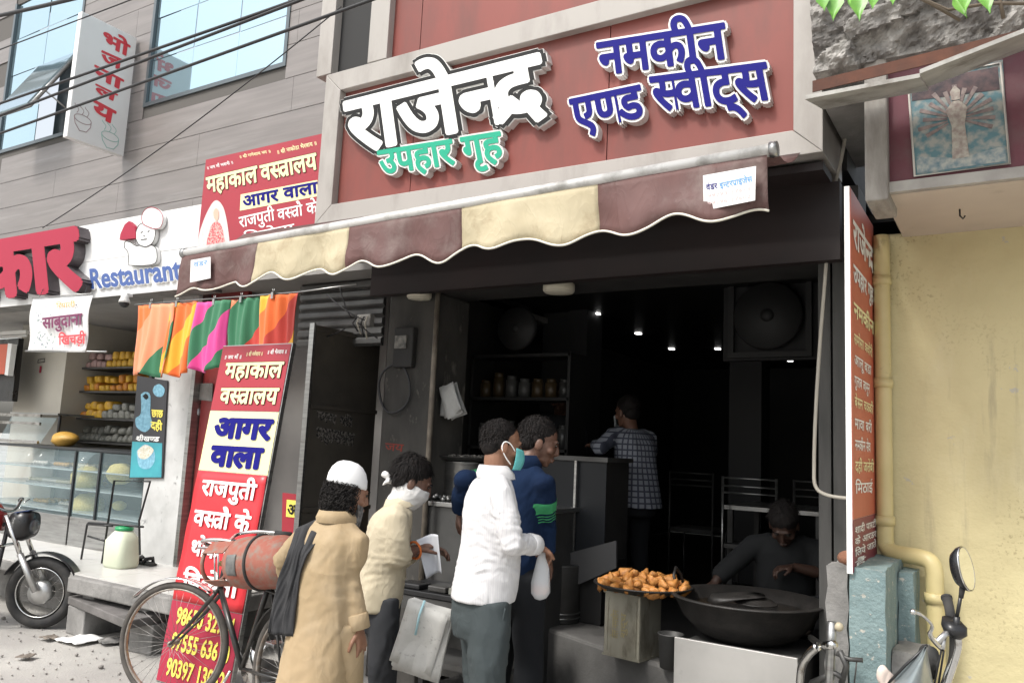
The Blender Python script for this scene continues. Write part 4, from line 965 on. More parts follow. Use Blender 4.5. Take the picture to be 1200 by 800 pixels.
# sweets trays inside the curved counter
for i, (u0, zz, m_) in enumerate(((.08, .252, 0), (.30, .252, 1), (.52, .252, 0), (.74, .252, 2), (.12, .43, 1), (.45, .43, 2), (.75, .43, 0), (.2, .03, 2), (.6, .03, 1))):
    x0 = xa + (xm - xa) * (.35 + .6 * u0); tr_ = empty('sweet_tray', (x0, CYy + .45, zbase + zz), ['pale sweets on a tray, middle shelf far left', 'white sweets tray left on the middle glass shelf', 'pale sweets tray centre of the middle glass shelf', 'golden sweets tray right on the middle glass shelf', 'white sweets tray left on the top glass shelf', 'golden sweets tray centre of the top glass shelf', 'pale sweets tray right on the top glass shelf', 'golden sweets tray left on the lowest glass shelf', 'white sweets tray right on the lowest glass shelf'][i], 'tray')
    b = B(); b.box((x0 - .14, CYy + .3, zbase + zz), (x0 + .14, CYy + .6, zbase + zz + .015)); b.build('plate', m_steel, tr_)
    b = B()
    for p in range(5):
        for q in range(4): b.ell((x0 - .11 + p * .055, CYy + .34 + q * .07, zbase + zz + .035), (.026, .03, .022), n=7, k=5)
    tag(b.build('sweets', [mat('sweet_pale', (.55, .50, .36), rough=.6), mat('sweet_white', (.62, .60, .54), rough=.6), mat('sweet_gold', (.50, .30, .08), rough=.5)][m_], tr_), kind='stuff')
# upper glass showcase on the counter
uc = empty('upper_showcase', (-9, CYy + .3, ztop), 'small glass showcase with steel rails standing on the counter at far left', 'display case')
ux0, ux1 = xa, Y(50, 500, CYy + .3).x; zu = Y(30, 488, CYy + .3).z
for zz in (ztop + .04, ztop + .24, zu):
    B().box((ux0, CYy + .26, zz), (ux1, CYy + .28, zz + .03)).build('rail', m_chrome, uc)
B().prism([(ux0, CYy + .285, ztop + .03), (ux1, CYy + .285, ztop + .03), (ux1 + .08, CYy + .4, zu), (ux0, CYy + .4, zu)], (0, .006, 0)).build('glass', m_cg, uc)
B().box((ux0, CYy + .38, zu + .03), (ux1 + .12, CYy + .8, zu + .05)).build('top', m_steel, uc)
fx = Y(68, 490, CYy + .4).x
B().tube([(ux1 + .1, CYy + .42, zu + .04), (fx, CYy + .42, zu + .04), (fx, CYy + .42, ztop + .02)], .016, 6).build('black_frame', m_black, uc)
# rack with packets
rk = empty('packet_rack', (-7.6, 5.5, PL), 'dark open rack stacked with snack packets at the back of the left shop', 'rack')
RY = 5.5
rx0, rx1 = Y(84, 500, RY).x, Y(170, 500, RY).x
zr = [Y(120, yy, RY).z for yy in (583, 520, 492, 460, 432)]
for x in (rx0, rx1): B().box((x - .025, RY, PL), (x + .025, RY + .4, zr[-1] + .35)).build('upright', m_black, rk)
for zz in zr: B().box((rx0, RY, zz), (rx1, RY + .4, zz + .02)).build('shelf', m_dsteel, rk)
pal = [mat('packet_yellow', (.66, .40, .04), (.42, .22, .02), scale=12, rough=.5), mat('packet_orange', (.58, .24, .02), (.34, .11, .02), scale=12, rough=.5), mat('packet_clear', (.25, .25, .22), (.14, .14, .12), scale=25, rough=.4), mat('packet_pink', (.40, .26, .24), (.3, .2, .2), scale=14, rough=.5)]
names = {0: 'yellow packet among the rack shelves', 1: 'orange packet among the rack shelves', 2: 'clear packet among the rack shelves', 3: 'pale pink packet on the top rack shelf'}
for k, zz in enumerate(zr[1:]):
    x = rx0 + .08
    layer = 0
    while x < rx1 - .05 or layer == 0:
        if x >= rx1 - .05: layer = 1; x = rx0 + random.uniform(.04, .12)
        wd = random.uniform(.08, .14); hgt = random.uniform(.07, .11)
        mi = (2 if (k == 0 or (k == 1 and x > rx0 + .5)) else random.choice((0, 1)) if k < 3 else 3 if x < rx0 + .45 else 0)
        bb = B(); bb.ell((0, 0, 0), (wd * .55, .10, hgt * .55), n=14, k=8)
        bb.v = [V((math.copysign(abs(v.x / (wd * .55)) ** .4, v.x) * wd * .5, math.copysign(abs(v.y / .1) ** .5, v.y) * .09, math.copysign(abs(v.z / (hgt * .55)) ** .4, v.z) * hgt * .5 + .02 * v.x * random.uniform(-1, 1))) * (1 + .16 * noise.noise(v * 22 + V((x, k, 0)))) for v in bb.v]
        tag(bb.build('snack_packet', pal[mi], org=(x + wd / 2, RY + .12 + layer * .03, zz + .02 + hgt / 2 + layer * random.uniform(.085, .10))), names[mi], 'snack packet', ['yellow rack packets', 'orange rack packets', 'clear rack packets', 'pink rack packets'][mi]); x += wd * (1.02 + layer * random.uniform(0, .6))
# narrow curd poster
PY_ = LW - .02
pst = empty('drinks_poster', Y(170, 560, PY_), 'narrow black and teal dairy poster on the white pier edge', 'poster')
B().prism([Y(*p, PY_) for p in ((161, 440), (196, 446), (190, 560), (151, 560))], (0, .012, 0)).build('sheet', mat('poster_black', (.03, .03, .035), rough=.4), pst)
def pp_(name, pts, m, l, s=True): return B().prism([Y(x, y, PY_ - l) for x, y in (sm2(pts, 4) if s else pts)], (0, .001, 0)).build(name, m, pst)
pp_('teal_print', [(155, 517), (190, 519), (189, 559), (152, 559)], mat('print_teal', (.05, .35, .40), (.04, .28, .34), scale=8, rough=.4), .002, False)
pp_('bottle_print', [(165, 462), (170, 459), (176, 463), (176, 485), (178, 497), (170, 506), (160, 500), (159, 490), (165, 484)], mat('print_sky', (.25, .5, .62), (.12, .3, .42), scale=30, rough=.4), .002)
pp_('neck_print', [(167, 464), (171, 461), (174, 465), (171, 468)], m_pblack, .003)
pp_('cap_print', [(181, 452), (187, 450), (193, 456), (190, 464), (183, 464), (179, 458)], mat('print_sky'), .002)
pp_('cup_print', [(160, 528), (170, 520), (180, 527), (181, 540), (174, 549), (163, 546)], mat('print_sky'), .003)
pp_('curd_print', [(161, 528), (170, 521), (180, 527), (172, 537), (163, 536)], mat('print_curd', (.7, .7, .66), (.5, .45, .3), scale=60, rough=.5), .004)
for s, a, b_, c in (('छाछ', (178, 488), (191, 489), (178, 480)), ('दही', (177, 502), (190, 504), (177, 494))): bt(s, a, b_, c, m_pyel, .03, pst, PY_ - .002)
bt('श्रीखण्ड', (159, 516), (186, 517), (160, 511), m_pwhite, .03, pst, PY_ - .002)
# black-framed stool/stand, water can, shoes on the platform
cn = Z(141, 664, PL)
t = empty('water_can', cn, 'translucent white plastic water can with green lid on the platform', 'can')
hh = .30
B().loft([((cn.x, cn.y, PL), V((.125, 0, 0)), V((0, .10, 0)), .6), ((cn.x, cn.y, PL + .02), V((.135, 0, 0)), V((0, .11, 0)), .6), ((cn.x, cn.y, PL + hh * .72), V((.135, 0, 0)), V((0, .11, 0)), .6), ((cn.x, cn.y, PL + hh * .92), V((.09, 0, 0)), V((0, .08, 0)), .8), ((cn.x, cn.y, PL + hh), V((.065, 0, 0)), V((0, .065, 0)), 1)], 24).build('body', mat('milky_plastic', (.62, .65, .50), (.56, .6, .46), scale=5, rough=.4), t)
B().lathe([(.07, 0), (.075, .005), (.07, .028), (.0, .03)], (cn.x, cn.y, PL + hh), 20).build('lid', mat('green_lid', (.02, .28, .10), rough=.4), t)
sf_ = empty('metal_stand', Z(115, 668, PL), 'thin black metal stand with tilted legs around the water can', 'stand')
def zz_(x, y, yy): return Y(x, y, yy)
for pth in (((93, 667), (102, 615), (104, 612), (168, 617)), ((118, 669), (134, 563), (176, 564), (163, 610), (164, 650)), ((102, 614), (132, 616)), ((103, 628), (125, 634))):
    B().tube([Y(x, y, 4.25 if i_ < 99 else 4) for i_, (x, y) in enumerate(pth)], .009, 6).build('tube_leg', m_black, sf_)
for i, (x, y, rz) in enumerate(((158, 660, .4), (172, 661, -.15))):
    p = Z(x, y, PL); bb = B(); R = Matrix.Rotation(rz, 4, 'Z')
    t = empty('sandal', p, ['black sandal beside the water can, left of the pair', 'black sandal nearer the red banner, right of the pair'][i], 'sandal')
    B().loft([(p + R @ V((-.13, 0, .012)), V((0, .03, 0)), V((0, 0, .01)), .7), (p + R @ V((-.05, 0, .012)), V((0, .042, 0)), V((0, 0, .012)), .7), (p + R @ V((.06, 0, .012)), V((0, .045, 0)), V((0, 0, .012)), .7), (p + R @ V((.13, 0, .012)), V((0, .03, 0)), V((0, 0, .01)), .7)], 14).build('sole', m_rubber, t)
    B().tube([p + R @ V((.02, -.045, .01)), p + R @ V((.03, -.03, .05)), p + R @ V((.035, .03, .055)), p + R @ V((.02, .045, .01))], .017, 8).build('strap', m_black, t)
    B().tube([p + R @ V((-.08, -.045, .01)), p + R @ V((-.10, 0, .06)), p + R @ V((-.08, .045, .01))], .012, 8).build('strap', m_black, t)
# red cabinet sign at the far left edge, tools on pillar
fs = empty('red_display_board', Y(5, 420, 4.9), 'red backlit style board with white side at the far left edge', 'sign board')
B().prism([Y(*p, 4.9) for p in ((-25, 404), (9, 403), (5, 438), (-30, 438))], (0, .06, 0)).build('face', mat('orange_board', (.62, .10, .04), (.55, .09, .04), scale=2, rough=.4), fs)
B().prism([Y(*p, 4.9) for p in ((9.3, 402), (14, 403), (9, 440), (5.3, 439))], (0, .06, 0)).build('side', m_pwhite, fs)
B().prism([Y(*p, 5.0) for p in ((-30, 400), (22, 396), (14, 470), (-40, 470))], (0, .06, 0)).build('dark_back', m_black, fs)
kh = Y(48, 425, 5.29); t = empty('key_holder', kh, 'small wire key holder with hanging tag on the cream pillar', 'key holder')
B().tube([kh + V((-.07, 0, 0)), kh + V((-.07, 0, .04)), kh + V((.07, 0, .05)), kh + V((.07, 0, .01)), kh + V((-.07, 0, 0))], .004, 5).build('frame', m_black, t); B().box(kh + V((0, -.01, -.12)), kh + V((.025, 0, -.04))).build('tag', m_cylr, t)

# ================================================================ MAIN SHOP CONTENTS
# steel stove box, wok, samosa tray on oil tin
sx0, sx1 = -1.50, -.90
stv = empty('stove_box', (-1.2, 4.1, 0), 'pale steel clad stove box under the large black wok', 'stove')
b = B(); b.prism([(sx0, 4.08, .03), (sx1, 4.08, .03), (sx1, 4.08, .655), (sx0, 4.08, .66)], (0, .02, 0)); b.build('front_sheet', mat('stove_sheet', (.50, .49, .47), (.40, .39, .375), scale=2.5, rough=.42, metal=.55, dirt=(.22, .2, .18), dscale=3, dlo=.6, dhi=.8), stv, bevel=.003)
b = B(); b.box((sx0 + .005, 4.102, .0), (sx1 - .005, 4.72, .62)); b.build('body', m_dsteel, stv, bevel=.006)
kc = V((-1.245, 4.47, .0)); R_ = .385
wk = empty('wok', kc + V((0, 0, .60)), 'huge black iron frying wok full of dark oil on the stove', 'wok')
prof = [(.04, .60), (.16, .615), (.26, .66), (.33, .73), (R_, .83), (R_ + .015, .832), (R_ + .012, .84), (R_ - .008, .842), (.315, .74), (.25, .685), (.15, .645), (.03, .635)]
m_iron = mat('black_iron', (.016, .015, .014), (.028, .025, .023), scale=14, rough=.5, bump=.002, bscale=60)
B().lathe(prof, kc, 56).build('bowl', m_iron, wk)
B().lathe([(.0, .775), (.345, .776), (.345, .768), (0, .767)], kc, 40).build('oil', mat('dark_oil', (.035, .02, .006), rough=.05, spec=.9), wk)
for sg_ in (-1, 1):
    c = kc + V((sg_ * (R_ + .005), .06, .84)); B().tube([c + V((0, -.06, -.01)), c + V((sg_ * .02, -.055, .06)), c + V((sg_ * .03, 0, .10)), c + V((sg_ * .02, .055, .06)), c + V((0, .06, -.01))], .009, 8).build('handle', m_iron, wk)
stn = kc + V((.02, .10, .80)); b = B(); b.lathe([(.0, .035), (.05, .031), (.09, .015), (.11, 0), (.114, .0), (.112, -.006), (.0, -.004)], stn, 28); o = b.build('strainer', m_iron, loc=stn); tag(o, 'dark domed strainer lying in the middle of the wok', 'strainer')
b = B(); b.loft([(kc + V((-.16, -.02, .80)), V((.05, 0, 0)), V((0, .04, .01))), (kc + V((-.10, .02, .83)), V((.10, 0, 0)), V((0, .06, .01))), (kc + V((.02, .06, .845)), V((.06, 0, 0)), V((0, .04, .01)))], 12); o = b.build('foil_sheet', m_iron, loc=kc + V((-.1, 0, .8))); tag(o, 'crumpled dark foil sheet at the left inside rim of the wok', 'foil')
# a few things frying
fc = Z(757, 775, FL); tn = V((-1.87, 4.42, FL)); RT = Matrix.Translation(tn) @ Matrix.Rotation(math.radians(-9), 4, 'Z')
oc = empty('oil_tin', tn, 'square dull metal oil tin standing on the platform under the snack tray', 'tin')
m_tin = mat('tin_gold', (.42, .40, .33), (.29, .275, .22), scale=5, rough=.45, metal=.6, dirt=(.12, .10, .07), dscale=7, dlo=.52, dhi=.7, stretch=(1, 1, .4))
b = B(); h_ = .117
b.box((-h_, -h_, .0), (h_, h_, .345), M=RT); b.build('body', m_tin, oc, bevel=.012)
for k in (-1, 1):
    b = B(); b.box((-h_ + .02, -h_ - .004, .03), (-h_ + .03, -h_ + .001, .31), M=RT); b.box((h_ - .03, -h_ - .004, .03), (h_ - .02, -h_ + .001, .31), M=RT)
    if k == 1: b.build('rib', m_tin, oc)
b = B(); 
for zz in (0, .335): b.box((-h_ - .004, -h_ - .004, zz), (h_ + .004, h_ + .004, zz + .01), M=RT)
b.build('seam', m_tin, oc)
A = RT @ V((-.02, -h_ - .001, .10)); Bq = RT @ V((-.02, -h_ - .001, .25)); C_ = RT @ V((-.055, -h_ - .001, .10)); print_on(oc, 'तेल नमकीन', A, Bq, C_, mat('embossed_gold', (.42, .36, .2), rough=.4, metal=.6), off=.012)
A = RT @ V((.03, -h_ - .001, .11)); Bq = RT @ V((.03, -h_ - .001, .24)); C_ = RT @ V((.0, -h_ - .001, .11)); print_on(oc, 'शुद्ध', A, Bq, C_, mat('embossed_gold'), off=.012)
tc_ = V((-1.825, 4.45, .80)); rt = .275
ty = empty('snack_tray', tc_, 'wide shallow dark tray heaped with fried snacks on the oil tin', 'tray')
B().lathe([(.05, 0), (.17, .002), (.24, .012), (rt, .035), (rt + .006, .035), (rt + .004, .041), (rt - .004, .042), (.235, .02), (.16, .009), (.03, .008)], tc_, 44).build('pan', m_iron, ty)
m_sam = mat('fried_crust', (.46, .17, .035), (.60, .29, .08), scale=22, rough=.55, bump=.003, bscale=70, dirt=(.28, .10, .03), dscale=16, dlo=.52, dhi=.68)
def samosa(seed):
    random.seed(seed); b = B(); s = .046
    apex = V((0, 0, s * 1.15)); base = [V((math.cos(a) * s, math.sin(a) * s * .8, -s * .35)) for a in (.3, 2.4, 4.4)]
    n = 8; vs = []; fs = []
    b.loft([(V((0, 0, -s * .5)), V((s * .5, 0, 0)), V((0, s * .4, 0)), 1.2), (V((0, 0, -s * .3)), V((s * .95, 0, 0)), V((0, s * .62, 0)), 1.25), (V((0, 0, s * .1)), V((s * .8, 0, 0)), V((0, s * .55, 0)), 1.1), (V((.004, 0, s * .6)), V((s * .48, 0, 0)), V((0, s * .36, 0)), 1), (V((.008, 0, s * 1.05)), V((s * .16, 0, 0)), V((0, s * .1, 0)), 1)], 10)
    b.v = [V((v.x * (1.1 if v.x > 0 else .85), v.y, v.z * .82)) + v * .42 * noise.noise(v * 34 + V((seed * 5, 0, 0))) for v in b.v]
    return b.mesh('samosa', [m_sam])
SM = [samosa(i) for i in range(9)]
random.seed(11); k = 0
for lev, (rr, cnt) in enumerate(((.235, 20), (.16, 13), (.05, 4), (.18, 12), (.09, 7), (.06, 3))):
    for i in range(cnt):
        a = 2 * PI * i / cnt + random.uniform(-.15, .15) + lev; zl = [.030, .033, .033, .058, .060, .082][lev]
        o = bpy.data.objects.new('samosa', SM[k % 9]); COL.objects.link(o); k += 1
        o.location = tc_ + V((math.cos(a) * rr, math.sin(a) * rr, zl)); o.rotation_euler = (random.uniform(-1.2, 1.2), random.uniform(-1.2, 1.2), random.uniform(0, 6.3)); o.scale = [random.uniform(.85, 1.15)] * 3
        tag(o, 'golden brown samosa heaped on the round dark tray', 'samosa', 'samosas heaped on the tray')
# tumbler
tp = Z(803, 778, FL); tp = V((-1.60, 4.30, FL))
t = tag(B().lathe([(.052, 0), (.056, .003), (.068, .17), (.071, .172), (.071, .177), (.064, .175), (.05, .01), (0, .01)], (0, 0, 0), 24).build('steel_bucket', m_dsteel, org=tp), 'small dull steel bucket between the oil tin and the stove', 'bucket')
# left steel counter with pot, black work table, paper bundles
ct = empty('steel_counter', (-3.3, 4.45, 0), 'dull steel cabinet counter at the left side of the shop opening', 'counter')
cx0, cx1 = Y(487, 600, 4.45).x, -2.55
B().box((cx0, 4.45, .1), (cx1, 5.0, 1.16)).build('cabinet', mat('counter_steel', (.13, .13, .127), (.09, .09, .088), scale=2, rough=.42, metal=.7, dirt=(.06, .06, .055), dscale=2.5, dlo=.5, dhi=.75), ct, bevel=.004)
B().box((cx0 - .02, 4.42, 1.16), (cx1 + .02, 5.05, 1.19)).build('top', m_steel, ct, bevel=.004)
B().box((cx0 + .02, 4.442, .2), (cx0 + .03, 4.449, 1.1)).build('seam', m_dsteel, ct)
pp0 = Y(545, 560, 4.75); pz = 1.19
t = empty('cooking_pot', (pp0.x, 4.75, pz), 'large steel pot with a shallow tray on top, on the steel counter', 'pot')
B().lathe([(.15, 0), (.16, .01), (.165, .26), (.17, .265), (.155, .26), (.145, .02), (0, .02)], (pp0.x, 4.75, pz), 32).build('pot', m_steel, t)
B().lathe([(.1, .27), (.2, .275), (.235, .30), (.24, .30), (.2, .285), (0, .282)], (pp0.x, 4.75, pz), 32).build('tray', m_dsteel, t)
bb = B()
for i in range(60): 
    a, r = random.uniform(0, 6.3), random.uniform(0, .17); bb.ell((pp0.x + math.cos(a) * r, 4.75 + math.sin(a) * r, pz + .295 + random.uniform(0, .015)), (.012, .01, .008), n=5, k=4)
tag(bb.build('fried_bits', mat('grey_bits', (.30, .28, .25), (.12, .11, .1), scale=40, rough=.8), t), kind='stuff')
fl = B()
for i in range(60):
    x = cx0 + .05 + .38 * random.random(); fl.ell((x, 4.47 + .12 * random.random(), 1.2 + .03 * random.random()), (.02, .017, .014), n=6, k=4)
tag(fl.build('foil_cups', m_steel), 'row of crumpled foil cups along the steel counter top', 'foil cups', kind='stuff')
tb = empty('work_table', (-2.9, 3.95, 0), 'black cluttered work table between the two customers on the left', 'table')
T0_, T1_ = V((-3.25, 3.95, .70)), V((-2.42, 4.32, .74))
b = B(); b.box((-3.25, 3.92, .68), (-2.42, 4.32, .71)); b.build('top', m_black, tb, bevel=.004)
for x, y in ((-3.22, 3.95), (-2.45, 3.95), (-3.22, 4.29), (-2.45, 4.29)): B().box((x - .018, y - .018, 0), (x + .018, y + .018, .68)).build('leg', m_black, tb)
b = B(); b.box((-3.2, 3.96, .30), (-2.47, 4.28, .33)); b.build('shelf', m_dsteel, tb); 
b = B(); b.box((-3.22, 3.93, .60), (-2.45, 3.95, .675)); b.build('apron', m_dsteel, tb)
itm = [((-3.1, 4.0), (.16, .12, .03), m_black, 'flat black box at the left of the work table'), ((-2.9, 4.02), (.13, .14, .035), m_dsteel, 'small dark grey tray on the work table'), ((-2.76, 4.0), (.10, .12, .04), mat('packet_clear'), 'clear packet in the middle of the work table'), ((-2.62, 4.0), (.09, .1, .09), mat('teal_bag', (.10, .26, .30), (.2, .4, .42), scale=20, rough=.4), 'crumpled teal plastic bag on the work table')]
for (x, y), s, m_, lab in itm:
    b = B(); b.cbox((0, 0, s[2] / 2), s); o = b.build('packet', m_, org=(x, y, .712), bevel=.008); tag(o, lab, 'packet')
def papers(name, lab, c, w_, h_, n, tilt, m_, spread=.05, yw=0):
    t = empty(name, c, lab, 'newspapers'); random.seed(n)
    for k in range(n):
        a = tilt + random.uniform(-spread, spread); M = Matrix.Translation(c) @ Matrix.Rotation(yw, 4, 'Z') @ Matrix.Rotation(a, 4, 'Y')
        dy = k * .006; q = random.uniform(.92, 1.05)
        b = B(); b.grid(lambda u, v: M @ V(((u - .5) * w_ * q, -dy - .015 * math.sin(v * 3 + k) * v - .012 * math.sin(u * 5 + k * 1.3) * (1 - v) * 1.2, -h_ * q * (1 - v))), 6, 6, thick=(0, .0015, 0)); b.build('sheet', m_, t)
    return t
m_paper = mat('newsprint', (.52, .515, .49), (.44, .435, .41), scale=14, rough=.9, dirt=(.30, .29, .28), dscale=40, dlo=.58, dhi=.7)
hp = D(508, 708, 3.72); pt_ = papers('paper_bundle', 'square bundle of newspaper sheets tied with blue string hanging from the work table', hp, .215, .30, 12, .22, m_paper, .07, .35)
B().tube([hp + V((.01, -.08, .03)), hp + V((0, -.10, -.03)), hp + V((-.02, -.095, -.12))], .006, 5).build('string', mat('blue_string', (.35, .55, .6), rough=.6), pt_)
hp2 = Y(527, 452, 4.5); papers('paper_sheaf', 'fanned sheaf of grey paper hanging high beside the shop pillar', hp2, .12, .22, 8, -.25, mat('grey_paper', (.36, .36, .35), (.3, .3, .29), scale=10, rough=.9), .28)
# glass showcase inside, ledge boards
gc = empty('glass_showcase', (-2.5, 5.0, FL), 'dark glass showcase with steel edge inside the shop behind the customers', 'display case')
gx0, gx1 = -3.0, -2.34
B().box((gx0, 5.0, FL), (gx1, 5.4, .85)).build('base', m_soot2, gc); B().box((gx0, 5.02, .85), (gx1, 5.03, 1.50)).build('glass', mat('smoked_glass', (.02, .022, .025), rough=.35, spec=.2), gc)
B().box((gx0 - .01, 4.99, 1.5), (gx1 + .02, 5.42, 1.53)).build('top', m_dsteel, gc)
for x in (-2.555,): B().box((x - .008, 4.985, .8), (x + .008, 5.0, 1.5)).build('steel_edge', m_steel, gc)
B().box((gx1 - .02, 5.03, .85), (gx1 - .005, 5.4, 1.5)).build('side_panel', m_soot, gc)
B().box((gx0, 5.36, .85), (gx1 - .025, 5.39, 1.5)).build('back_panel', m_soot, gc)
for i, (px_, py_, w_, h_, yy, lab) in enumerate(((680, 655, .24, .25, 4.95, 'grey board leaning low inside the shop'),)):
    a = [Y(*p, yy) for p in ((665, 648), (722, 633), (722, 665), (665, 690))]
    tag(B().prism([p - a[0] for p in a], (0, .02, 0)).build('board', mat('dim_board', (.07, .07, .072), rough=.6), org=a[0]), lab, 'board')
tk = Z(617, 700, FL); t = empty('steel_drum', V((-2.62, 4.72, FL)), 'steel drum standing behind the man in the white shirt', 'drum')
B().lathe([(.13, 0), (.135, .01), (.135, .36), (.14, .365), (.12, .37), (0, .37)], (-2.62, 4.95, FL), 28).build('body', m_dsteel, t); 
for zz in (.03, .06): B().lathe([(.137, 0), (.141, .004), (.137, .008)], (-2.62, 4.95, FL + zz), 28).build('ring', m_steel, t)
# exhaust fans
def fan(c, r, lab, fr=True):
    t = empty('exhaust_fan', c, lab, 'fan')
    if fr:
        b = B(); s = r * 1.25
        for (a, d_) in (((-s, -s), (s, -r * 1.08)), ((-s, r * 1.08), (s, s)), ((-s, -r * 1.08), (-r * 1.08, r * 1.08)), ((r * 1.08, -r * 1.08), (s, r * 1.08))): b.box(c + V((a[0], .02, a[1])), c + V((d_[0], .06, d_[1])))
        b.build('frame', mat('fan_frame', (.025, .025, .025), rough=.6), t)
    B().lathe([(r, -.03), (r * 1.05, 0), (r, .03), (r * .98, 0)], c, 36, axis=(0, 1, 0)).build('ring', mat('fan_frame'), t)
    B().lathe([(0.01, -.05), (r * .2, -.04), (r * .22, .03), (0.01, .04)], c, 18, axis=(0, 1, 0)).build('hub', mat('fan_frame'), t)
    for k in range(4):
        a = k * PI / 2 + .5; d_ = V((math.cos(a), 0, math.sin(a))); q = V((-math.sin(a), .35, math.cos(a)))
        B().prism([c + d_ * r * .2 - q * r * .12, c + d_ * r * .9 - q * r * .3, c + d_ * r * .92 + q * r * .25, c + d_ * r * .2 + q * r * .14], (0, .004, 0)).build('blade', mat('blade_grey', (.035, .035, .035), rough=.5), t)
fan(Y(900, 370, 6.2), .25, 'large square framed exhaust fan high on the right inside the shop')
fan(Y(606, 385, 5.6), .17, 'round dark fan high on the left inside the shop', False)
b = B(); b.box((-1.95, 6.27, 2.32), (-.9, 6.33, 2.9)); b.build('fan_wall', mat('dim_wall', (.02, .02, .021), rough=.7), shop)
# steel backed chairs far inside
for i, (px_, yy) in enumerate(((878, 6.2), (610 + 200, 7.2), (950, 6.4))):
    c = Y(px_, 560, yy); zt = 1.43; t = empty('steel_chair', (c.x, yy, FL), ['steel framed chair back in the centre right of the dark dining room', 'dim chair back in the middle of the dark dining room', 'dim chair back close to the right column'][i], 'chair', 'dining chairs inside the shop')
    w_ = .2 if i != 2 else .12
    for x in (-w_, w_):
        B().tube([(c.x + x, yy, FL), (c.x + x, yy, zt)], .011, 6).build('leg', m_steel if i == 0 else m_dsteel, t); B().tube([(c.x + x, yy + .4, FL), (c.x + x, yy + .4, .92)], .011, 6).build('leg', m_dsteel, t)
    for zz in (zt - .01, zt - .07, zt - .12): B().tube([(c.x - w_, yy, zz), (c.x + w_, yy, zz)], .007, 6).build('back_rail', m_steel if i == 0 else m_dsteel, t)
    B().box((c.x - w_, yy, .90), (c.x + w_, yy + .4, .93)).build('seat', m_dsteel, t)
dt = empty('dining_table', (-1.45, 6.6, FL), 'steel topped table behind the cook in the dark shop', 'table')
B().box((-1.95, 6.3, 1.18), (-1.2, 7.2, 1.21)).build('top', m_steel, dt)
for x, y in ((-1.9, 6.35), (-1.25, 6.35), (-1.9, 7.1), (-1.25, 7.1)): B().box((x - .02, y - .02, FL), (x + .02, y + .02, 1.18)).build('leg', m_dsteel, dt)

# ================================================================ leaves hanging at the upper right
br = empty('peepul_branch', D(1010, -60, 3.0), 'fresh green heart shaped leaves hanging in at the top right', 'branch')
m_leaf = mat('leaf', (.16, .36, .05), (.10, .26, .035), scale=12, rough=.4, bump=.0005, bscale=60)
def leaf(px0, py0, px1, py1, w_, d_):
    a, c = D(px0, py0, d_), D(px1, py1, d_ - .05); ax = c - a; L_ = ax.length; ax.normalize(); sd = ax.cross(V((.3, -1, .2))).normalized(); n_ = sd.cross(ax)
    pr = [(0, .04), (.12, .55), (.3, .95), (.5, .9), (.7, .5), (.85, .2), (1, .02)]; b = B()
    vs = []; fs = []
    for t_, wd in pr:
        for s_ in (-1, -.5, 0, .5, 1): vs.append(a + ax * L_ * t_ + sd * wd * w_ * s_ + n_ * (abs(s_) * .25 * w_ - .1 * w_ * t_ * t_))
    for j in range(6):
        for i in range(4): fs.append((j * 5 + i, j * 5 + i + 1, j * 5 + i + 6, j * 5 + i + 5))
    b.add(vs, fs, 0, True); b.build('leaf', m_leaf, br)
    B().tube([a, a - ax * .04 + V((0, 0, .03))], .0015, 4).build('petiole', m_leaf, br)
for q in ((962, -8, 966, 14, .022, 2.6), (978, -14, 976, 26, .032, 2.6), (1003, -16, 1007, 26, .034, 2.7), (1024, -10, 1022, 12, .02, 2.7), (1045, -12, 1046, 7, .018, 2.7), (1128, -16, 1131, 16, .026, 2.6), (1150, -14, 1160, 17, .026, 2.6), (1118, -2, 1133, 22, .02, 2.65), (960, -20, 975, 4, .03, 2.65), (990, -24, 996, 6, .03, 2.5)): leaf(*q)
for pth in (((700, -420), (860, -120), (940, -22), (1000, -18), (1060, -10), (1110, 12), (1160, 4), (1230, 5)), ((1060, -10), (1090, 4), (1125, 24)), ((1160, -30), (1172, 2), (1176, 22))):
    B().tube([D(x, y, 2.7) for x, y in pth], .006, 6).build('twig', mat('twig', (.14, .11, .08), rough=.9), br)

sh_ = empty('jar_shelf', (-3.6, 5.9, 1.6), 'dim shelf with jars on the left inner wall of the shop', 'shelf')
for zz in (1.55, 1.95, 2.3): B().box((-3.88, 5.6, zz), (-2.95, 5.9, zz + .025)).build('board', m_soot2, sh_)
for x in (-3.88, -2.97): B().box((x, 5.6, FL), (x + .025, 5.9, 2.33)).build('side', m_soot2, sh_)
random.seed(5)
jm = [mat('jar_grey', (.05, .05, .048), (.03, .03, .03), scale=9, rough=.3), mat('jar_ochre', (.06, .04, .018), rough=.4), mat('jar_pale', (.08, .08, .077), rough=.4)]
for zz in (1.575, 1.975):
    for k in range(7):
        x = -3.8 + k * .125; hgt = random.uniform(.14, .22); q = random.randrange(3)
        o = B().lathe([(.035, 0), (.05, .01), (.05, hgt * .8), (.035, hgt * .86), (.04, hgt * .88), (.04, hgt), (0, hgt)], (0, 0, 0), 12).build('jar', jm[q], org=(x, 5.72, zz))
        tag(o, ['dim grey jar on the inner shop shelf', 'dim ochre jar on the inner shop shelf', 'dim pale jar on the inner shop shelf'][q], 'jar', ['grey jars', 'ochre jars', 'pale jars'][q] + ' on the inner shelf')
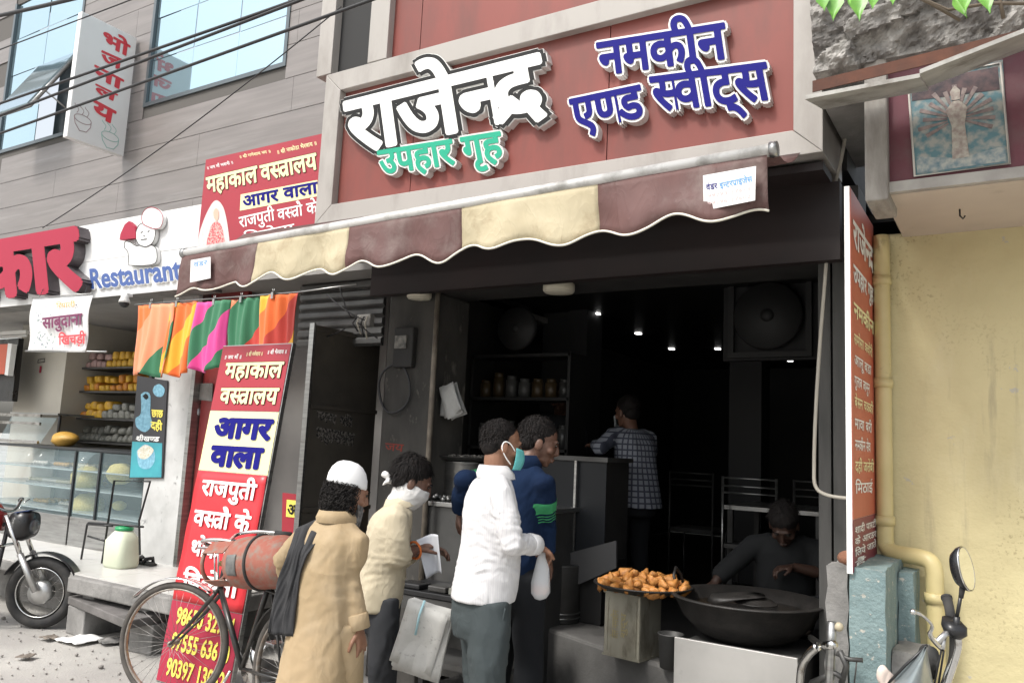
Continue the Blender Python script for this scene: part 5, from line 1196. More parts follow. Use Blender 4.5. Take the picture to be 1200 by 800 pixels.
# ================================================================ BICYCLE WITH GAS CYLINDER
def wheel(root, c, ax, r, tyre_m, rim_m, nsp=32, tr=.02, name='wheel', hubr=.018, hubw=.05):
    ax = V(ax).normalized(); u = ax.orthogonal().normalized(); w_ = ax.cross(u)
    ring = lambda R, n=48: [c + u * math.cos(2 * PI * k / n) * R + w_ * math.sin(2 * PI * k / n) * R for k in range(n)]
    t = B().tube(ring(r - tr), tr, 10, closed=True).build('wheel', tyre_m, root)
    rb_ = B(); rb_.loft([(p, (p - c).normalized() * .007, ax * tr * .8) for p in ring(r - 2.1 * tr)], 8, closed=True); rb_.build('rim', rim_m, t)
    s = B()
    for k in range(nsp):
        a = 2 * PI * k / nsp; a2 = a + (.35 if k % 2 else -.35); sd = 1 if (k // 2) % 2 else -1
        p = c + (u * math.cos(a) + w_ * math.sin(a)) * (r - 2.2 * tr); q = c + (u * math.cos(a2) + w_ * math.sin(a2)) * hubr + ax * sd * hubw * .6
        s.tube([p, q], .0011, 4)
    s.build('spokes', mat('spoke_steel', (.30, .29, .28), rough=.4, metal=.7), t)
    B().lathe([(hubr * .5, -hubw), (hubr, -hubw * .8), (hubr, -hubw * .6), (hubr * .6, -hubw * .5), (hubr * .6, hubw * .5), (hubr, hubw * .6), (hubr, hubw * .8), (hubr * .5, hubw)], c, 16, axis=ax).build('hub', rim_m, t)
    return t
bk = empty('bicycle', (-3.8, 3.05, 0), 'old black roadster bicycle carrying a red gas cylinder, parked before the standee banner', 'bicycle')
Rr = V((-3.19, 3.14, .345)); f_ = V((-.985, .17, 0)).normalized(); up_ = V((0, 0, 1))
sdv = f_.cross(up_)
def bp(a, z, s=0): return V((Rr.x, Rr.y, 0)) + f_ * a + up_ * z + sdv * s
st_a = math.radians(32); fd = (Matrix.Rotation(st_a, 3, 'Z') @ f_).normalized()
HT, HB_ = bp(.72, .84), bp(.77, .66)
FA = HB_ + V((0, 0, -.31)) + fd * .20 + f_ * .10; FA.z = .345
axf = fd.cross(up_)
m_brim = mat('rusty_rim', (.26, .21, .17), (.38, .36, .33), scale=30, rough=.45, metal=.5)
m_btyre = mat('dusty_tyre', (.10, .09, .08), (.06, .055, .05), scale=16, rough=.9)
m_bfr = mat('bicycle_black', (.018, .018, .018), (.04, .037, .033), scale=12, rough=.3)
wheel(bk, FA, axf, .345, m_btyre, m_brim, 36, .019); wheel(bk, Rr, sdv, .345, m_btyre, m_brim, 40, .019)
BBk = bp(.46, .30)
b = B(); b.tube([HT, HB_], .018, 12); b.tube([bp(.73, .80), bp(.25, .80)], .014, 10); b.tube([bp(.76, .68), BBk], .017, 10); b.tube([bp(.24, .84), BBk], .015, 10)
for s in (-.05, .05): b.tube([BBk, Rr + sdv * s], .009, 8); b.tube([bp(.25, .78), Rr + sdv * s], .008, 8)
b.build('frame', m_bfr, bk)
b = B()
for s in (-.045, .045):
    b.tube(smoothpath([HB_ + axf * s + V((0, 0, .0)), HB_.lerp(FA, .6) + axf * s - fd * .01, FA + axf * s], 6), [.013] * 7 + [.008] * 6, 8)
b.tube([HB_ + axf * -.05 + V((0, 0, .01)), HB_ + axf * .05 + V((0, 0, .01))], .014, 8); b.build('fork', m_bfr, bk)
b = B(); b.tube([HT, HT + V((0, 0, .07)) + fd * -.02], .012, 8); hb0 = HT + V((0, 0, .08))
def hp_(x, y, z): return hb0 + axf * x + fd * y + up_ * z
b.tube(smoothpath([hp_(-.27, -.24, .06), hp_(-.25, -.08, .07), hp_(-.20, .05, .05), hp_(-.05, .04, 0), hp_(.05, .04, 0), hp_(.20, .05, .05), hp_(.25, -.08, .07), hp_(.27, -.24, .06)], 6), .011, 10); b.build('handlebar', m_chrome, bk)
for s in (-1, 1): B().tube([hp_(.262 * s, -.16, .066), hp_(.272 * s, -.26, .06)], .017, 10).build('grip', m_rubber, bk)
b = B()
for s in (-1, 1):
    b.tube(smoothpath([hp_(.255 * s, -.18, .03), hp_(.25 * s, -.05, .03), hp_(.19 * s, .08, .01), hp_(.02, .07, -.02)], 5), .005, 6)
b.tube([hp_(.02, .07, -.02), hp_(.02, .05, -.2)], .005, 6); b.tube([hp_(-.02, .07, -.02), hp_(-.02, .05, -.2)], .005, 6); b.build('brake_rod', m_chrome, bk)
def fender(c, ax, R, a0, a1, m_, fwd):
    n = 22; b = B(); secs = []
    for k in range(n + 1):
        a = a0 + (a1 - a0) * k / n; d = fwd * math.cos(a) + up_ * math.sin(a); secs.append((c + d * R, d * .005, ax * .034))
    b.loft(secs, 10); b.build('mudguard', m_, bk)
fender(FA, axf, .368, math.radians(40), math.radians(125), m_chrome, fd); fender(Rr, sdv, .372, math.radians(-5), math.radians(160), m_bfr, f_ * -1)
b = B()
for s in (-.06, .06): b.tube([bp(-.22, .74, s), bp(.2, .76, s)], .007, 6); b.tube([bp(-.2, .74, s), Rr + sdv * s], .006, 6)
for k in range(5): b.tube([bp(-.2 + k * .09, .745, -.06), bp(-.2 + k * .09, .745, .06)], .005, 6)
b.build('carrier', m_bfr, bk)
b = B(); b.loft([(bp(.10, .925), sdv * .10, up_ * .03, .8), (bp(.2, .92), sdv * .08, up_ * .03), (bp(.36, .925), sdv * .025, up_ * .02)], 14); b.build('saddle', m_rubber, bk)
b = B(); b.lathe([(.02, -.004), (.095, -.003), (.095, .003), (.02, .004)], BBk + sdv * .05, 32, axis=sdv); b.build('chainring', m_chrome, bk)
cd = V(f_ * .45 + up_ * -.05).normalized()
for s in (-1, 1):
    e = BBk + sdv * .075 * s + (f_ * .10 + up_ * -.13) * (-s); b = B(); b.tube([BBk + sdv * .07 * s, e], .008, 8); b.build('crank', m_chrome, bk)
    b = B(); b.box((-.05, -.04, -.012), (.05, .04, .012), M=Matrix.Translation(e + sdv * .055 * s) @ Matrix.Rotation(math.atan2(f_.y, f_.x), 4, 'Z')); b.build('pedal', m_steel, bk, bevel=.004)
# chain case guard
b = B(); b.prism([bp(.5, .36, .055), bp(.05, .39, .055), bp(.02, .30, .055), bp(.5, .22, .055)], sdv * .012); b.build('chain_case', m_bfr, bk, bevel=.005)
# gas cylinder strapped above the rear
g0 = D(264, 662, 4.38); g1 = D(338, 660, 4.2); gd = (g1 - g0).normalized()
gc0 = D(253, 660, 4.42)
gs = empty('gas_cylinder', gc0, 'scuffed red cooking gas cylinder lying across the bicycle carrier', 'gas cylinder')
m_gas = mat('scuffed_red', (.27, .085, .06), (.30, .12, .09), scale=6, rough=.65, spec=.2, dirt=(.22, .17, .14), dscale=24, dlo=.45, dhi=.65, bump=.002, bscale=30)
Rg = .136
B().lathe([(.0, .115), (.06, .12), (.10, .14), (.128, .18), (Rg, .23), (Rg + .002, .36), (Rg, .37), (Rg, .46), (.125, .52), (.08, .55), (0, .555)], gc0, 40, axis=gd).build('body', m_gas, gs)
u = gd.orthogonal().normalized(); w_ = gd.cross(u)
B().tube([gc0 + (u * math.cos(a) + w_ * math.sin(a)) * .098 for a in [2 * PI * k / 40 for k in range(40)]], .011, 8, closed=True).build('guard_ring', m_gas, gs)
for k in range(3):
    a = 2 * PI * k / 3 + 1.4; d = u * math.cos(a) + w_ * math.sin(a); e = gd.cross(d)
    B().prism([gc0 + d * .105 - e * .045, gc0 + d * .105 + e * .045, gc0 + d * .105 + e * .05 + gd * .15, gc0 + d * .105 - e * .05 + gd * .15], d * .005).build('guard_strap', m_gas, gs)
B().lathe([(.0, .03), (.015, .035), (.018, .08), (.03, .09), (.03, .13), (0, .13)], gc0, 14, axis=gd).build('valve', mat('brass', (.45, .32, .12), rough=.35, metal=.9), gs)
B().tube([gc0 + gd * .33 + (u * math.cos(a) + w_ * math.sin(a)) * (Rg + .003) for a in [2 * PI * k / 40 for k in range(40)]], .009, 8, closed=True).build('rubber_strap', m_rubber, gs)
nm = (CAM - gc0).normalized(); nm = (nm - gd * nm.dot(gd)).normalized(); q = gd.cross(nm)
B().grid(lambda uu, vv: gc0 + gd * (.20 + .07 * uu) + (nm * math.cos((vv - .4) * .8) + q * math.sin((vv - .4) * .8)) * (Rg * (.94 + .06 * uu) + .004), 4, 8, thick=nm * .001).build('grey_patch', mat('grey_patch', (.16, .16, .15), (.09, .09, .09), scale=20, rough=.6), gs)

# ================================================================ MOTORCYCLE AT THE LEFT EDGE
mc = empty('motorcycle', (-7.0, 3.3, 0), 'black and red motorcycle with chrome fork, cut off by the left edge', 'motorcycle')
F0 = D(48, 697, 6.4); F0.z = .275; fm = V((.84, .54, 0)).normalized(); sm_ = fm.cross(up_)
m_alloy = mat('alloy', (.50, .50, .49), rough=.35, metal=.85, rvar=.1)
def mp_(a, z, s=0): return V((F0.x, F0.y, 0)) + fm * a + up_ * z + sm_ * s
wheel(mc, F0, sm_, .275, m_rubber, m_chrome, 28, .042, hubr=.06, hubw=.045)
B().lathe([(.02, -.05), (.085, -.045), (.09, .0), (.085, .045), (.02, .05)], F0, 24, axis=sm_).build('brake_drum', m_alloy, mc)
wheel(mc, mp_(-1.25, .295), sm_, .295, m_rubber, m_chrome, 28, .045, hubr=.06, hubw=.05)
b = B()
for s in (-.085, .085): b.tube([mp_(-.30, .86, s), mp_(-.13, .52, s)], .017, 10); 
b.build('fork_tube', m_chrome, mc)
b = B()
for s in (-.085, .085): b.tube([mp_(-.155, .57, s), mp_(0, .295, s)], [.024, .026], 12)
b.build('fork_slider', m_alloy, mc)
n = 20; secs = []
for k in range(n + 1):
    a = math.radians(15 + 140 * k / n); d = fm * math.cos(a) + up_ * math.sin(a); secs.append((F0 + d * .303, d * .008, sm_ * .062))
B().loft(secs, 10).build('mudguard', m_black, mc)
# headlight cowl
b = B(); b.loft([(mp_(-.28, .78), sm_ * .08, up_ * .10, .7), (mp_(-.19, .78), sm_ * .105, up_ * .12, .7), (mp_(-.12, .79), sm_ * .095, up_ * .095, .8)], 20); b.build('headlight_cowl', m_black, mc)
b = B(); b.loft([(mp_(-.118, .775), sm_ * .075, up_ * .065), (mp_(-.10, .775), sm_ * .05, up_ * .045)], 20); b.build('headlight', mat('lamp_glass', (.08, .085, .09), rough=.1), mc)
b = B(); b.prism([mp_(-.24, .88, -.08), mp_(-.24, .88, .08), mp_(-.14, .90, .06), mp_(-.14, .90, -.06)], V((0, 0, .006))); b.build('visor', mat('visor_blue', (.05, .08, .2), rough=.1), mc)
b = B(); b.tube(smoothpath([mp_(-.45, .95, -.36), mp_(-.37, .95, -.22), mp_(-.32, .89, -.06), mp_(-.32, .89, .06), mp_(-.37, .95, .22), mp_(-.45, .95, .36)], 5), .012, 8); b.build('handlebar', m_chrome, mc)
for s in (-1, 1):
    B().tube([mp_(-.41, .95, .28 * s), mp_(-.455, .95, .38 * s)], .018, 8).build('grip', m_rubber, mc); B().tube(smoothpath([mp_(-.33, .94, .2 * s), mp_(-.33, .96, .27 * s), mp_(-.39, .95, .37 * s)], 4), .006, 6).build('lever', m_chrome, mc)
b = B(); b.loft([(mp_(-.36, .80), sm_ * .07, up_ * .07), (mp_(-.44, .84), sm_ * .13, up_ * .10, .8), (mp_(-.66, .84), sm_ * .14, up_ * .10, .8), (mp_(-.84, .78), sm_ * .08, up_ * .06)], 20); b.build('fuel_tank', mat('tank_red', (.24, .02, .02), rough=.25), mc)
b = B(); b.loft([(mp_(-.82, .80), sm_ * .10, up_ * .035, .7), (mp_(-1.1, .79), sm_ * .13, up_ * .04, .7), (mp_(-1.5, .84), sm_ * .10, up_ * .035, .7)], 16); b.build('seat', m_rubber, mc)
b = B(); b.loft([(mp_(-.55, .30), sm_ * .12, fm * .17, .6), (mp_(-.55, .44), sm_ * .13, fm * .17, .6), (mp_(-.52, .50), sm_ * .09, fm * .09, .8)], 18)
for k in range(6): b.loft([(mp_(-.50, .50 + k * .028), sm_ * .085, fm * .085, .7), (mp_(-.50, .512 + k * .028), sm_ * .085, fm * .085, .7)], 16)
b.build('engine', m_alloy, mc)
b = B(); b.tube([mp_(-.32, .80), mp_(-.36, .45), mp_(-.45, .22), mp_(-.85, .22), mp_(-.95, .6), mp_(-.85, .75), mp_(-.35, .78)], .017, 8); b.build('frame', m_black, mc)
b = B(); b.tube(smoothpath([mp_(-.42, .50, .08), mp_(-.30, .42, .12), mp_(-.36, .24, .14), mp_(-.8, .24, .15), mp_(-1.4, .34, .16)], 5), .022, 10); b.build('exhaust', m_chrome, mc)
b = B(); b.tube(smoothpath([mp_(-.33, .62, -.18), mp_(-.30, .42, -.24), mp_(-.36, .28, -.22)], 5), .012, 8); b.tube(smoothpath([mp_(-.33, .62, .18), mp_(-.28, .42, .26), mp_(-.36, .28, .22)], 5), .012, 8); b.tube([mp_(-.33, .62, -.18), mp_(-.33, .62, .18)], .012, 8); b.build('crash_guard', m_chrome, mc)
b = B(); b.tube([mp_(-.75, .22, -.10), mp_(-.70, .02, -.24)], .010, 6); b.build('side_stand', m_black, mc)

# ================================================================ NEAR MOTORCYCLE AT LOWER RIGHT (mirror, lever, cowl)
nmc = empty('motorcycle', D(1090, 980, 2.5) * 1.0, 'close silver motorcycle front with round mirror and chrome handlebar before the yellow wall', 'motorcycle')
nmc.location.z = 0
def n_(x, y, d=2.5): return D(x, y, d)
mcn = n_(1131, 666); ma = (CAM - mcn).normalized(); mr = (V(CX) * .92 + ma * .25).normalized()
R1 = (CX * .76 - CZ * .62).normalized(); tl_ = (CY * .94 + CX * -.36).normalized(); nr = R1.cross(tl_).normalized(); tl_ = nr.cross(R1).normalized()
b = B(); b.loft([(mcn - nr * .04, R1 * .012, tl_ * .02), (mcn - nr * .03, R1 * .033, tl_ * .048), (mcn - nr * .012, R1 * .045, tl_ * .064), (mcn, R1 * .048, tl_ * .068), (mcn + nr * .004, R1 * .046, tl_ * .066)], 32); b.build('mirror_shell', m_black, nmc)
b = B(); b.loft([(mcn + nr * .0042, R1 * .043, tl_ * .063), (mcn + nr * .0052, R1 * .043, tl_ * .063)], 32, smooth=False); b.build('mirror_glass', mat('mirror', (.8, .8, .8), rough=.02, metal=1), nmc)
b = B(); b.tube([mcn + (R1 * math.cos(a) * .0465 + tl_ * math.sin(a) * .0665) + nr * .003 for a in [2 * PI * k / 40 for k in range(40)]], .0025, 6, closed=True); b.build('mirror_rim', m_chrome, nmc)
b = B(); b.tube([n_(1128, 687), n_(1126, 700)], [.009, .007], 10); b.build('stem_joint', m_rubber, nmc)
b = B(); b.tube([n_(1126, 697), n_(1121, 724)], .0055, 10); b.build('mirror_stem', m_black, nmc)
b = B(); b.tube([n_(1109, 699, 2.62), n_(1112, 710, 2.59), n_(1115, 727, 2.55)], [.0155, .0145, .014], 16); b.lathe([(.0, 0), (.017, 0), (.017, .008), (.0, .008)], n_(1109, 699, 2.62), 16, axis=(n_(1115, 727, 2.55) - n_(1109, 699, 2.62))); b.build('grip', m_rubber, nmc)
b = B(); b.loft([(n_(1114, 724, 2.53), CX * .022, CZ * .025, .8), (n_(1118, 733, 2.5), CX * .034, CZ * .03, .7), (n_(1120, 742, 2.5), CX * .03, CZ * .028, .7), (n_(1121, 747, 2.5), CX * .014, CZ * .016)], 18); b.build('switch_housing', m_black, nmc)
b = B(); b.tube([n_(1121, 722), n_(1121, 740)], .010, 12); b.build('clamp', m_black, nmc)
b = B(); b.tube(smoothpath([n_(1121, 742), n_(1122, 756), n_(1117, 775), n_(1109, 800), n_(1104, 830)], 6), .0145, 14); b.build('handlebar', m_chrome, nmc)
b = B(); b.tube(smoothpath([n_(1116, 745), n_(1114, 775), n_(1101, 812)], 5), .008, 10); b.build('cable_sleeve', m_rubber, nmc)
b = B(); b.tube(smoothpath([n_(1070, 716, 2.4), n_(1080, 720, 2.41), n_(1091, 730, 2.42), n_(1092, 736, 2.43), n_(1090, 743, 2.44), n_(1096, 752, 2.46), n_(1104, 760, 2.48)], 5), [.0065] * 5 + [.0045] * 8 + [.0055] * 6 + [.0075] * 12, 10); b.ell(n_(1070, 716.5, 2.4), (.009, .009, .009)); b.build('lever', m_chrome, nmc)
b = B(); b.tube([n_(1098, 752, 2.47), n_(1108, 742, 2.49), n_(1118, 741, 2.5)], .009, 10); b.tube([n_(1104, 760, 2.47), n_(1106, 745, 2.49)], .008, 8); b.build('lever_bracket', m_alloy, nmc)
b = B(); b.tube([n_(1103, 762, 2.47), n_(1095, 800, 2.5)], .003, 6); b.tube([n_(1106, 762, 2.47), n_(1100, 800, 2.5)], .003, 6); b.build('brake_cable', m_cable, nmc)
m_cowl = mat('silver_blue_cowl', (.24, .275, .28), (.20, .23, .24), scale=4, rough=.28, metal=.35, dirt=(.45, .45, .43), dscale=5)
def cw(u, v):
    x = 1086 - 52 * v + (64 * v) * u; y = 757 + 52 * v + (6 + 30 * v) * u * .4; return n_(x, y, 2.42 - .10 * math.sin(u * PI) * (.4 + v * .6) + .05 * v)
b = B(); b.grid(cw, 20, 20, thick=(V(CZ) * -.01)); b.build('headlight_cowl', m_cowl, nmc)
b = B(); b.tube([n_(1087, 755, 2.40), n_(1060, 780, 2.42), n_(1033, 808, 2.45)], .004, 6); b.build('cowl_trim', m_black, nmc)
b = B(); b.loft([(n_(1084, 762, 2.52), CX * .02, CY * .02), (n_(1090, 768, 2.5), CX * .028, CY * .03), (n_(1092, 785, 2.5), CX * .015, CY * .03)], 16); b.build('meter_pod', m_dsteel, nmc)
b = B(); b.loft([(n_(1030, 786, 2.45), CX * .006, CY * .01), (n_(1034, 790, 2.44), CX * .018, CY * .03), (n_(1042, 797, 2.44), CX * .016, CY * .026), (n_(1048, 803, 2.45), CX * .008, CY * .012)], 16); b.build('indicator', mat('indicator_lens', (.62, .52, .46), rough=.15, spec=.7), nmc)
gq = n_(1090, 800, 2.55); 
b = B()
for s in (-.09, .09): b.tube([gq + V((s, .05, -.05)), V((gq.x + s - .12, gq.y - .02, .30))], .02, 10)
b.build('fork', m_alloy, nmc); wc_ = V((gq.x - .12, gq.y - .02, .30)); wheel(nmc, wc_, (1, -.2, 0), .30, m_rubber, m_chrome, 28, .042, hubr=.06, hubw=.05)
b = B(); b.loft([(gq + V((.05, -.1, -.42)), V((.1, 0, 0)), V((0, 0, .06))), (gq + V((.12, -.4, -.44)), V((.13, 0, 0)), V((0, 0, .08)), .8), (gq + V((.2, -.7, -.46)), V((.1, 0, 0)), V((0, 0, .06)))], 16)
b.build('fuel_tank', m_cowl, nmc)

# ================================================================ PARTLY SEEN BICYCLE BY THE PLINTH
b2 = empty('bicycle', Y(975, 900, 3.55), 'scrap-like old bicycle front with open handlebar ends standing by the blue plinth', 'bicycle'); b2.location.z = 0
def y_(x, y, d=3.55): return Y(x, y, d)
b = B(); b.tube([y_(975, 728), y_(974, 752), y_(972, 800), y_(968, 870)], .018, 12); b.build('head_tube', m_steel, b2)
b = B(); b.tube(smoothpath([y_(958, 757, 3.4), y_(948, 766, 3.45), y_(939, 782, 3.5), y_(937, 815, 3.55)], 5), .016, 12); b.tube([y_(968, 756, 3.5), y_(977, 755, 3.42)], .017, 12); b.build('handlebar', m_chrome, b2)
b = B(); b.lathe([(.01, 0), (.013, 0), (.013, .003), (.0, .003)], y_(957.5, 757, 3.4), 14, axis=(1, -.4, .2)); b.build('bar_end', m_black, b2)
b = B(); b.tube([y_(980, 765), y_(995, 772), y_(1011, 773)], .009, 8); b.tube([y_(984, 762), y_(992, 780), y_(986, 800)], .012, 8); b.tube([y_(1004, 774), y_(1001, 800)], .003, 5); b.tube([y_(950, 800), y_(978, 788), y_(990, 795)], .012, 8); b.build('brake_lever', m_dsteel, b2)
b = B(); b.ell(y_(983, 734, 3.55), (.018, .018, .018)); b.build('bell', mat('bell_tan', (.4, .35, .25), rough=.5), b2)
wheel(b2, V((y_(968, 870).x, 3.55, .345)), (.8, .6, 0), .345, m_btyre, m_brim, 30, .019)
bb_ = V((y_(968, 870).x, 3.55, .345))
b = B(); b.tube([y_(968, 860) + V((-.04, 0, 0)), bb_ + V((-.04, .03, 0))], .01, 8); b.tube([y_(968, 860) + V((.04, 0, 0)), bb_ + V((.04, -.03, 0))], .01, 8); b.tube([y_(974, 765), y_(974, 765) + V((-.15, .35, -.02))], .014, 8); b.build('frame', m_bfr, b2)
# ================================================================ PEOPLE
UPV = V((0, 0, 1))
class Fr:                                   # a body's own directions on the ground
    def __init__(s, base, deg): s.o = V(base); a = math.radians(deg); s.f = V((math.cos(a), math.sin(a), 0)); s.r = V((math.sin(a), -math.cos(a), 0))
    def p(s, x, y, z): return s.o + s.r * x + s.f * y + UPV * z
def axes(deg, pitch=0, roll=0):
    a = math.radians(deg); f = V((math.cos(a), math.sin(a), 0)); r = V((math.sin(a), -math.cos(a), 0)); p = math.radians(pitch)
    f2 = f * math.cos(p) + UPV * math.sin(p); u = r.cross(f2); q = math.radians(roll)
    return (r * math.cos(q) + u * math.sin(q)), f2, (u * math.cos(q) - r * math.sin(q))
def seg(b, pts, rs, n=14, flat=None): return b.tube(pts, rs, n, flat=flat)
def head_geo(b, c, ax, s=1.0):
    r, f, u = ax; M = Matrix((r, f, u)).transposed()
    def E_(x, y, z, a, b_, d): b.ell(c + M @ V((x, y, z)) * s, (a * s, b_ * s, d * s), M=M, n=20, k=14)
    E_(0, -.012, .035, .076, .096, .082); E_(0, .018, -.015, .066, .078, .085); E_(0, .038, -.075, .046, .048, .036); E_(0, .058, -.098, .026, .026, .018)
    E_(0, .084, .022, .044, .014, .012)
    for k in (-1, 1): E_(k * .077, -.004, -.018, .010, .021, .032); E_(k * .04, .06, -.03, .026, .026, .022)
    E_(0, .094, -.066, .025, .011, .007); E_(0, .091, -.078, .021, .011, .007)
    P = lambda x, y, z: c + M @ V((x, y, z)) * s
    b.tube([P(0, .088, .018), P(0, .099, -.01), P(0, .108, -.034), P(0, .094, -.044)], [.009 * s, .011 * s, .013 * s, .009 * s], 10)
    for k in (-1, 1): b.ell(P(k * .011, .096, -.038), (.008 * s,) * 3)
def hand_geo(b, W, d, pn, side, curl=.5, s=1.0, spread=1.0):
    """W wrist, d along the hand, pn palm normal, side +1: thumb towards d x pn"""
    d = V(d).normalized(); pn = V(pn); pn = (pn - d * pn.dot(d)).normalized(); ac = d.cross(pn) * side
    b.loft([(W - d * .02, ac * .026 * s, pn * .020 * s), (W + d * .02 * s, ac * .032 * s, pn * .017 * s, .8), (W + d * .06 * s, ac * .041 * s, pn * .015 * s, .8), (W + d * .092 * s, ac * .040 * s, pn * .011 * s, .8)], 16)
    for i, L in enumerate((.068, .078, .074, .058)):
        base = W + d * (.088 - .004 * abs(i - 1.4)) * s + ac * (.031 - .0205 * i) * s; c = curl * (1 + .12 * i); dd = d + ac * (.10 - .07 * i) * spread; pts = [base - d * .01]
        p = base; rs = [.0095 * s]; 
        for j, fr_ in enumerate((.45, .32, .23)):
            c_ = c * (j + .6); dir_ = (dd.normalized() * math.cos(c_) + pn * math.sin(c_)); p = p + dir_ * L * fr_ * s; pts.append(p.copy()); rs.append((.0088 - .0009 * j) * s)
        b.tube(pts, rs, 8); b.ell(pts[-1], (.0068 * s,) * 3, n=8, k=6)
    t0 = W + d * .028 * s + ac * .030 * s; t1 = t0 + (d * .6 + ac * .75 + pn * .25).normalized() * .042 * s; t2 = t1 + (d * .9 + ac * .25 + pn * .45).normalized() * .034 * s
    b.tube([W + d * .01 * s + ac * .012 * s, t0, t1, t2], [.013 * s, .0135 * s, .0105 * s, .0085 * s], 10); b.ell(t2, (.0085 * s,) * 3, n=8, k=6)
def folds(me, amp, sc_, seed, pts=(), ripple=()):
    """cloth drape: ridged noise plus creases gathered at joints (point, direction, reach, depth, wavelength)"""
    s = V(sc_); off = V((seed * 3.1, seed, -seed))
    for v in me.vertices:
        c = v.co; q = V((c.x * s.x, c.y * s.y, c.z * s.z)) + off
        n1 = noise.noise(q); n2 = noise.noise(q * 2.3 + V((7, 3, 1)))
        n3 = noise.noise(V((c.x * 15 + c.z * 9, c.y * 15 + c.z * 9, c.z * 6)) + off * 2)
        d = amp * ((1 - abs(n1) * 2.6) * .9 + (1 - abs(n2) * 2.4) * .18 + (.5 - abs(n3) * 2) * .12 - .45)
        for p, dr, rad, am, wl in pts:
            e = c - p; g = math.exp(-e.length_squared / (rad * rad))
            if g > .02:
                s1 = math.sin(2 * PI * (e.dot(dr) / (wl * 1.25)) + 7 * noise.noise(c * 7 + off)); d += am * g * (.35 - abs(s1)) * (.6 + 1.1 * noise.noise(c * 11 + off + V((9, 9, 9))))
        v.co = c + v.normal * d
from mathutils.kdtree import KDTree
def creases(me, seeds, rnd, w=.010, amp=.006):
    """drag lines in the cloth: each starts near a point of strain and wanders over the surface"""
    n = len(me.vertices); kd = KDTree(n)
    for v in me.vertices: kd.insert(v.co, v.index)
    kd.balance(); lines = []
    for p, d, spread, cnt, ln in seeds:
        for _ in range(cnt):
            q = V(p) + V((rnd.gauss(0, 1), rnd.gauss(0, 1), rnd.gauss(0, 1))) * spread; dr = (V(d) + V((rnd.gauss(0, .35), rnd.gauss(0, .35), rnd.gauss(0, .25)))).normalized()
            co_, i, _d = kd.find(q); L = ln * rnd.uniform(.6, 1.4); st_ = max(3, int(L / .008)); bend = V((rnd.gauss(0, .05), rnd.gauss(0, .05), rnd.gauss(0, .05))); ww = w * rnd.uniform(.7, 1.6); aa = amp * rnd.uniform(.5, 1.3) * (1 if rnd.random() < .65 else -.8)
            for k in range(st_):
                nn = me.vertices[i].normal; t = dr - nn * dr.dot(nn)
                if t.length < .05: break
                q = co_ + t.normalized() * .008; co2, i, _d = kd.find(q)
                co_ = q if (q - co2).length < .012 else co2
                fade = math.sin(PI * (k + .5) / st_) ** .6; lines.append((co_.copy(), ww * (1 + .8 * k / st_), aa * fade)); dr = (dr + bend).normalized()
    kl = KDTree(len(lines))
    for i, l in enumerate(lines): kl.insert(l[0], i)
    kl.balance(); out = []
    for v in me.vertices:
        s_ = 0.0; seen = kl.find_n(v.co, 6); best = {}
        for c_, i, dd in seen:
            _p, ww, aa = lines[i]
            if dd < ww * 3.2:
                g = aa * (math.exp(-(dd / ww) ** 2) - .45 * math.exp(-(dd / (2.1 * ww)) ** 2))
                k = 1 if aa > 0 else -1
                if abs(g) > abs(best.get(k, 0)): best[k] = g
        s_ = sum(best.values()); out.append(v.co + v.normal * s_)
    me.vertices.foreach_set('co', [x for c_ in out for x in c_]); me.update()
def strain(sh, el, wr, pel, nk, r, f, k=1.0):
    S = []
    for i, sg_ in ((0, -1), (1, 1)):
        a = (el[i] - sh[i]).normalized(); fa = (wr[i] - el[i]).normalized(); x1 = a.cross(fa); x1 = x1.normalized() if x1.length > .1 else f
        S += [(el[i] + a * -.02, x1.cross(a), .03, int(7 * k), .07), (el[i].lerp(wr[i], .35), fa.cross(x1), .03, int(6 * k), .06), (sh[i].lerp(el[i], .35), a + f * .3, .03, int(6 * k), .11), (el[i].lerp(wr[i], .8), fa + x1 * .4, .02, int(4 * k), .06)]
        ap = sh[i] - UPV * .09 - r * sg_ * .03
        S += [(ap - f * .09, -UPV - r * sg_ * .7, .03, int(6 * k), .16), (ap + f * .09, -UPV - r * sg_ * .6, .03, int(5 * k), .15), (sh[i] - f * .05, -UPV - r * sg_ * .35, .03, int(3 * k), .10)]
        S += [(pel.lerp(nk, .3) + r * sg_ * .15, -f * .9 + UPV * .25, .05, int(9 * k), .13), (pel + r * sg_ * .12 - f * .08, UPV + r * sg_ * -.3, .05, int(7 * k), .15)]
    S += [(pel.lerp(nk, .25) - f * .14, r + UPV * .3, .07, int(8 * k), .14), (pel.lerp(nk, .5) - f * .13, UPV + r * .3, .06, int(5 * k), .17), (pel + UPV * .02 - f * .14, UPV, .08, int(7 * k), .13)]
    return S
def leg_strain(pel, r, f, legs, k=1.0):
    S = []
    for i, (hip, kn, an, toe) in enumerate(legs):
        sg_ = -1 if i == 0 else 1
        S += [(hip - UPV * .05 - f * .1, -UPV * .6 - r * sg_, .03, int(7 * k), .12), (hip - UPV * .08 + f * .08, -UPV * .4 + r * sg_, .03, int(5 * k), .1), (hip.lerp(kn, .5) + r * sg_ * .08, -UPV + f * .3, .06, int(8 * k), .2), (kn - f * .07, r + UPV * .25, .04, int(9 * k), .08), (kn.lerp(an, .6), -UPV + r * .2, .05, int(8 * k), .16), (an + UPV * .06, r + f, .03, int(7 * k), .07)]
    return S
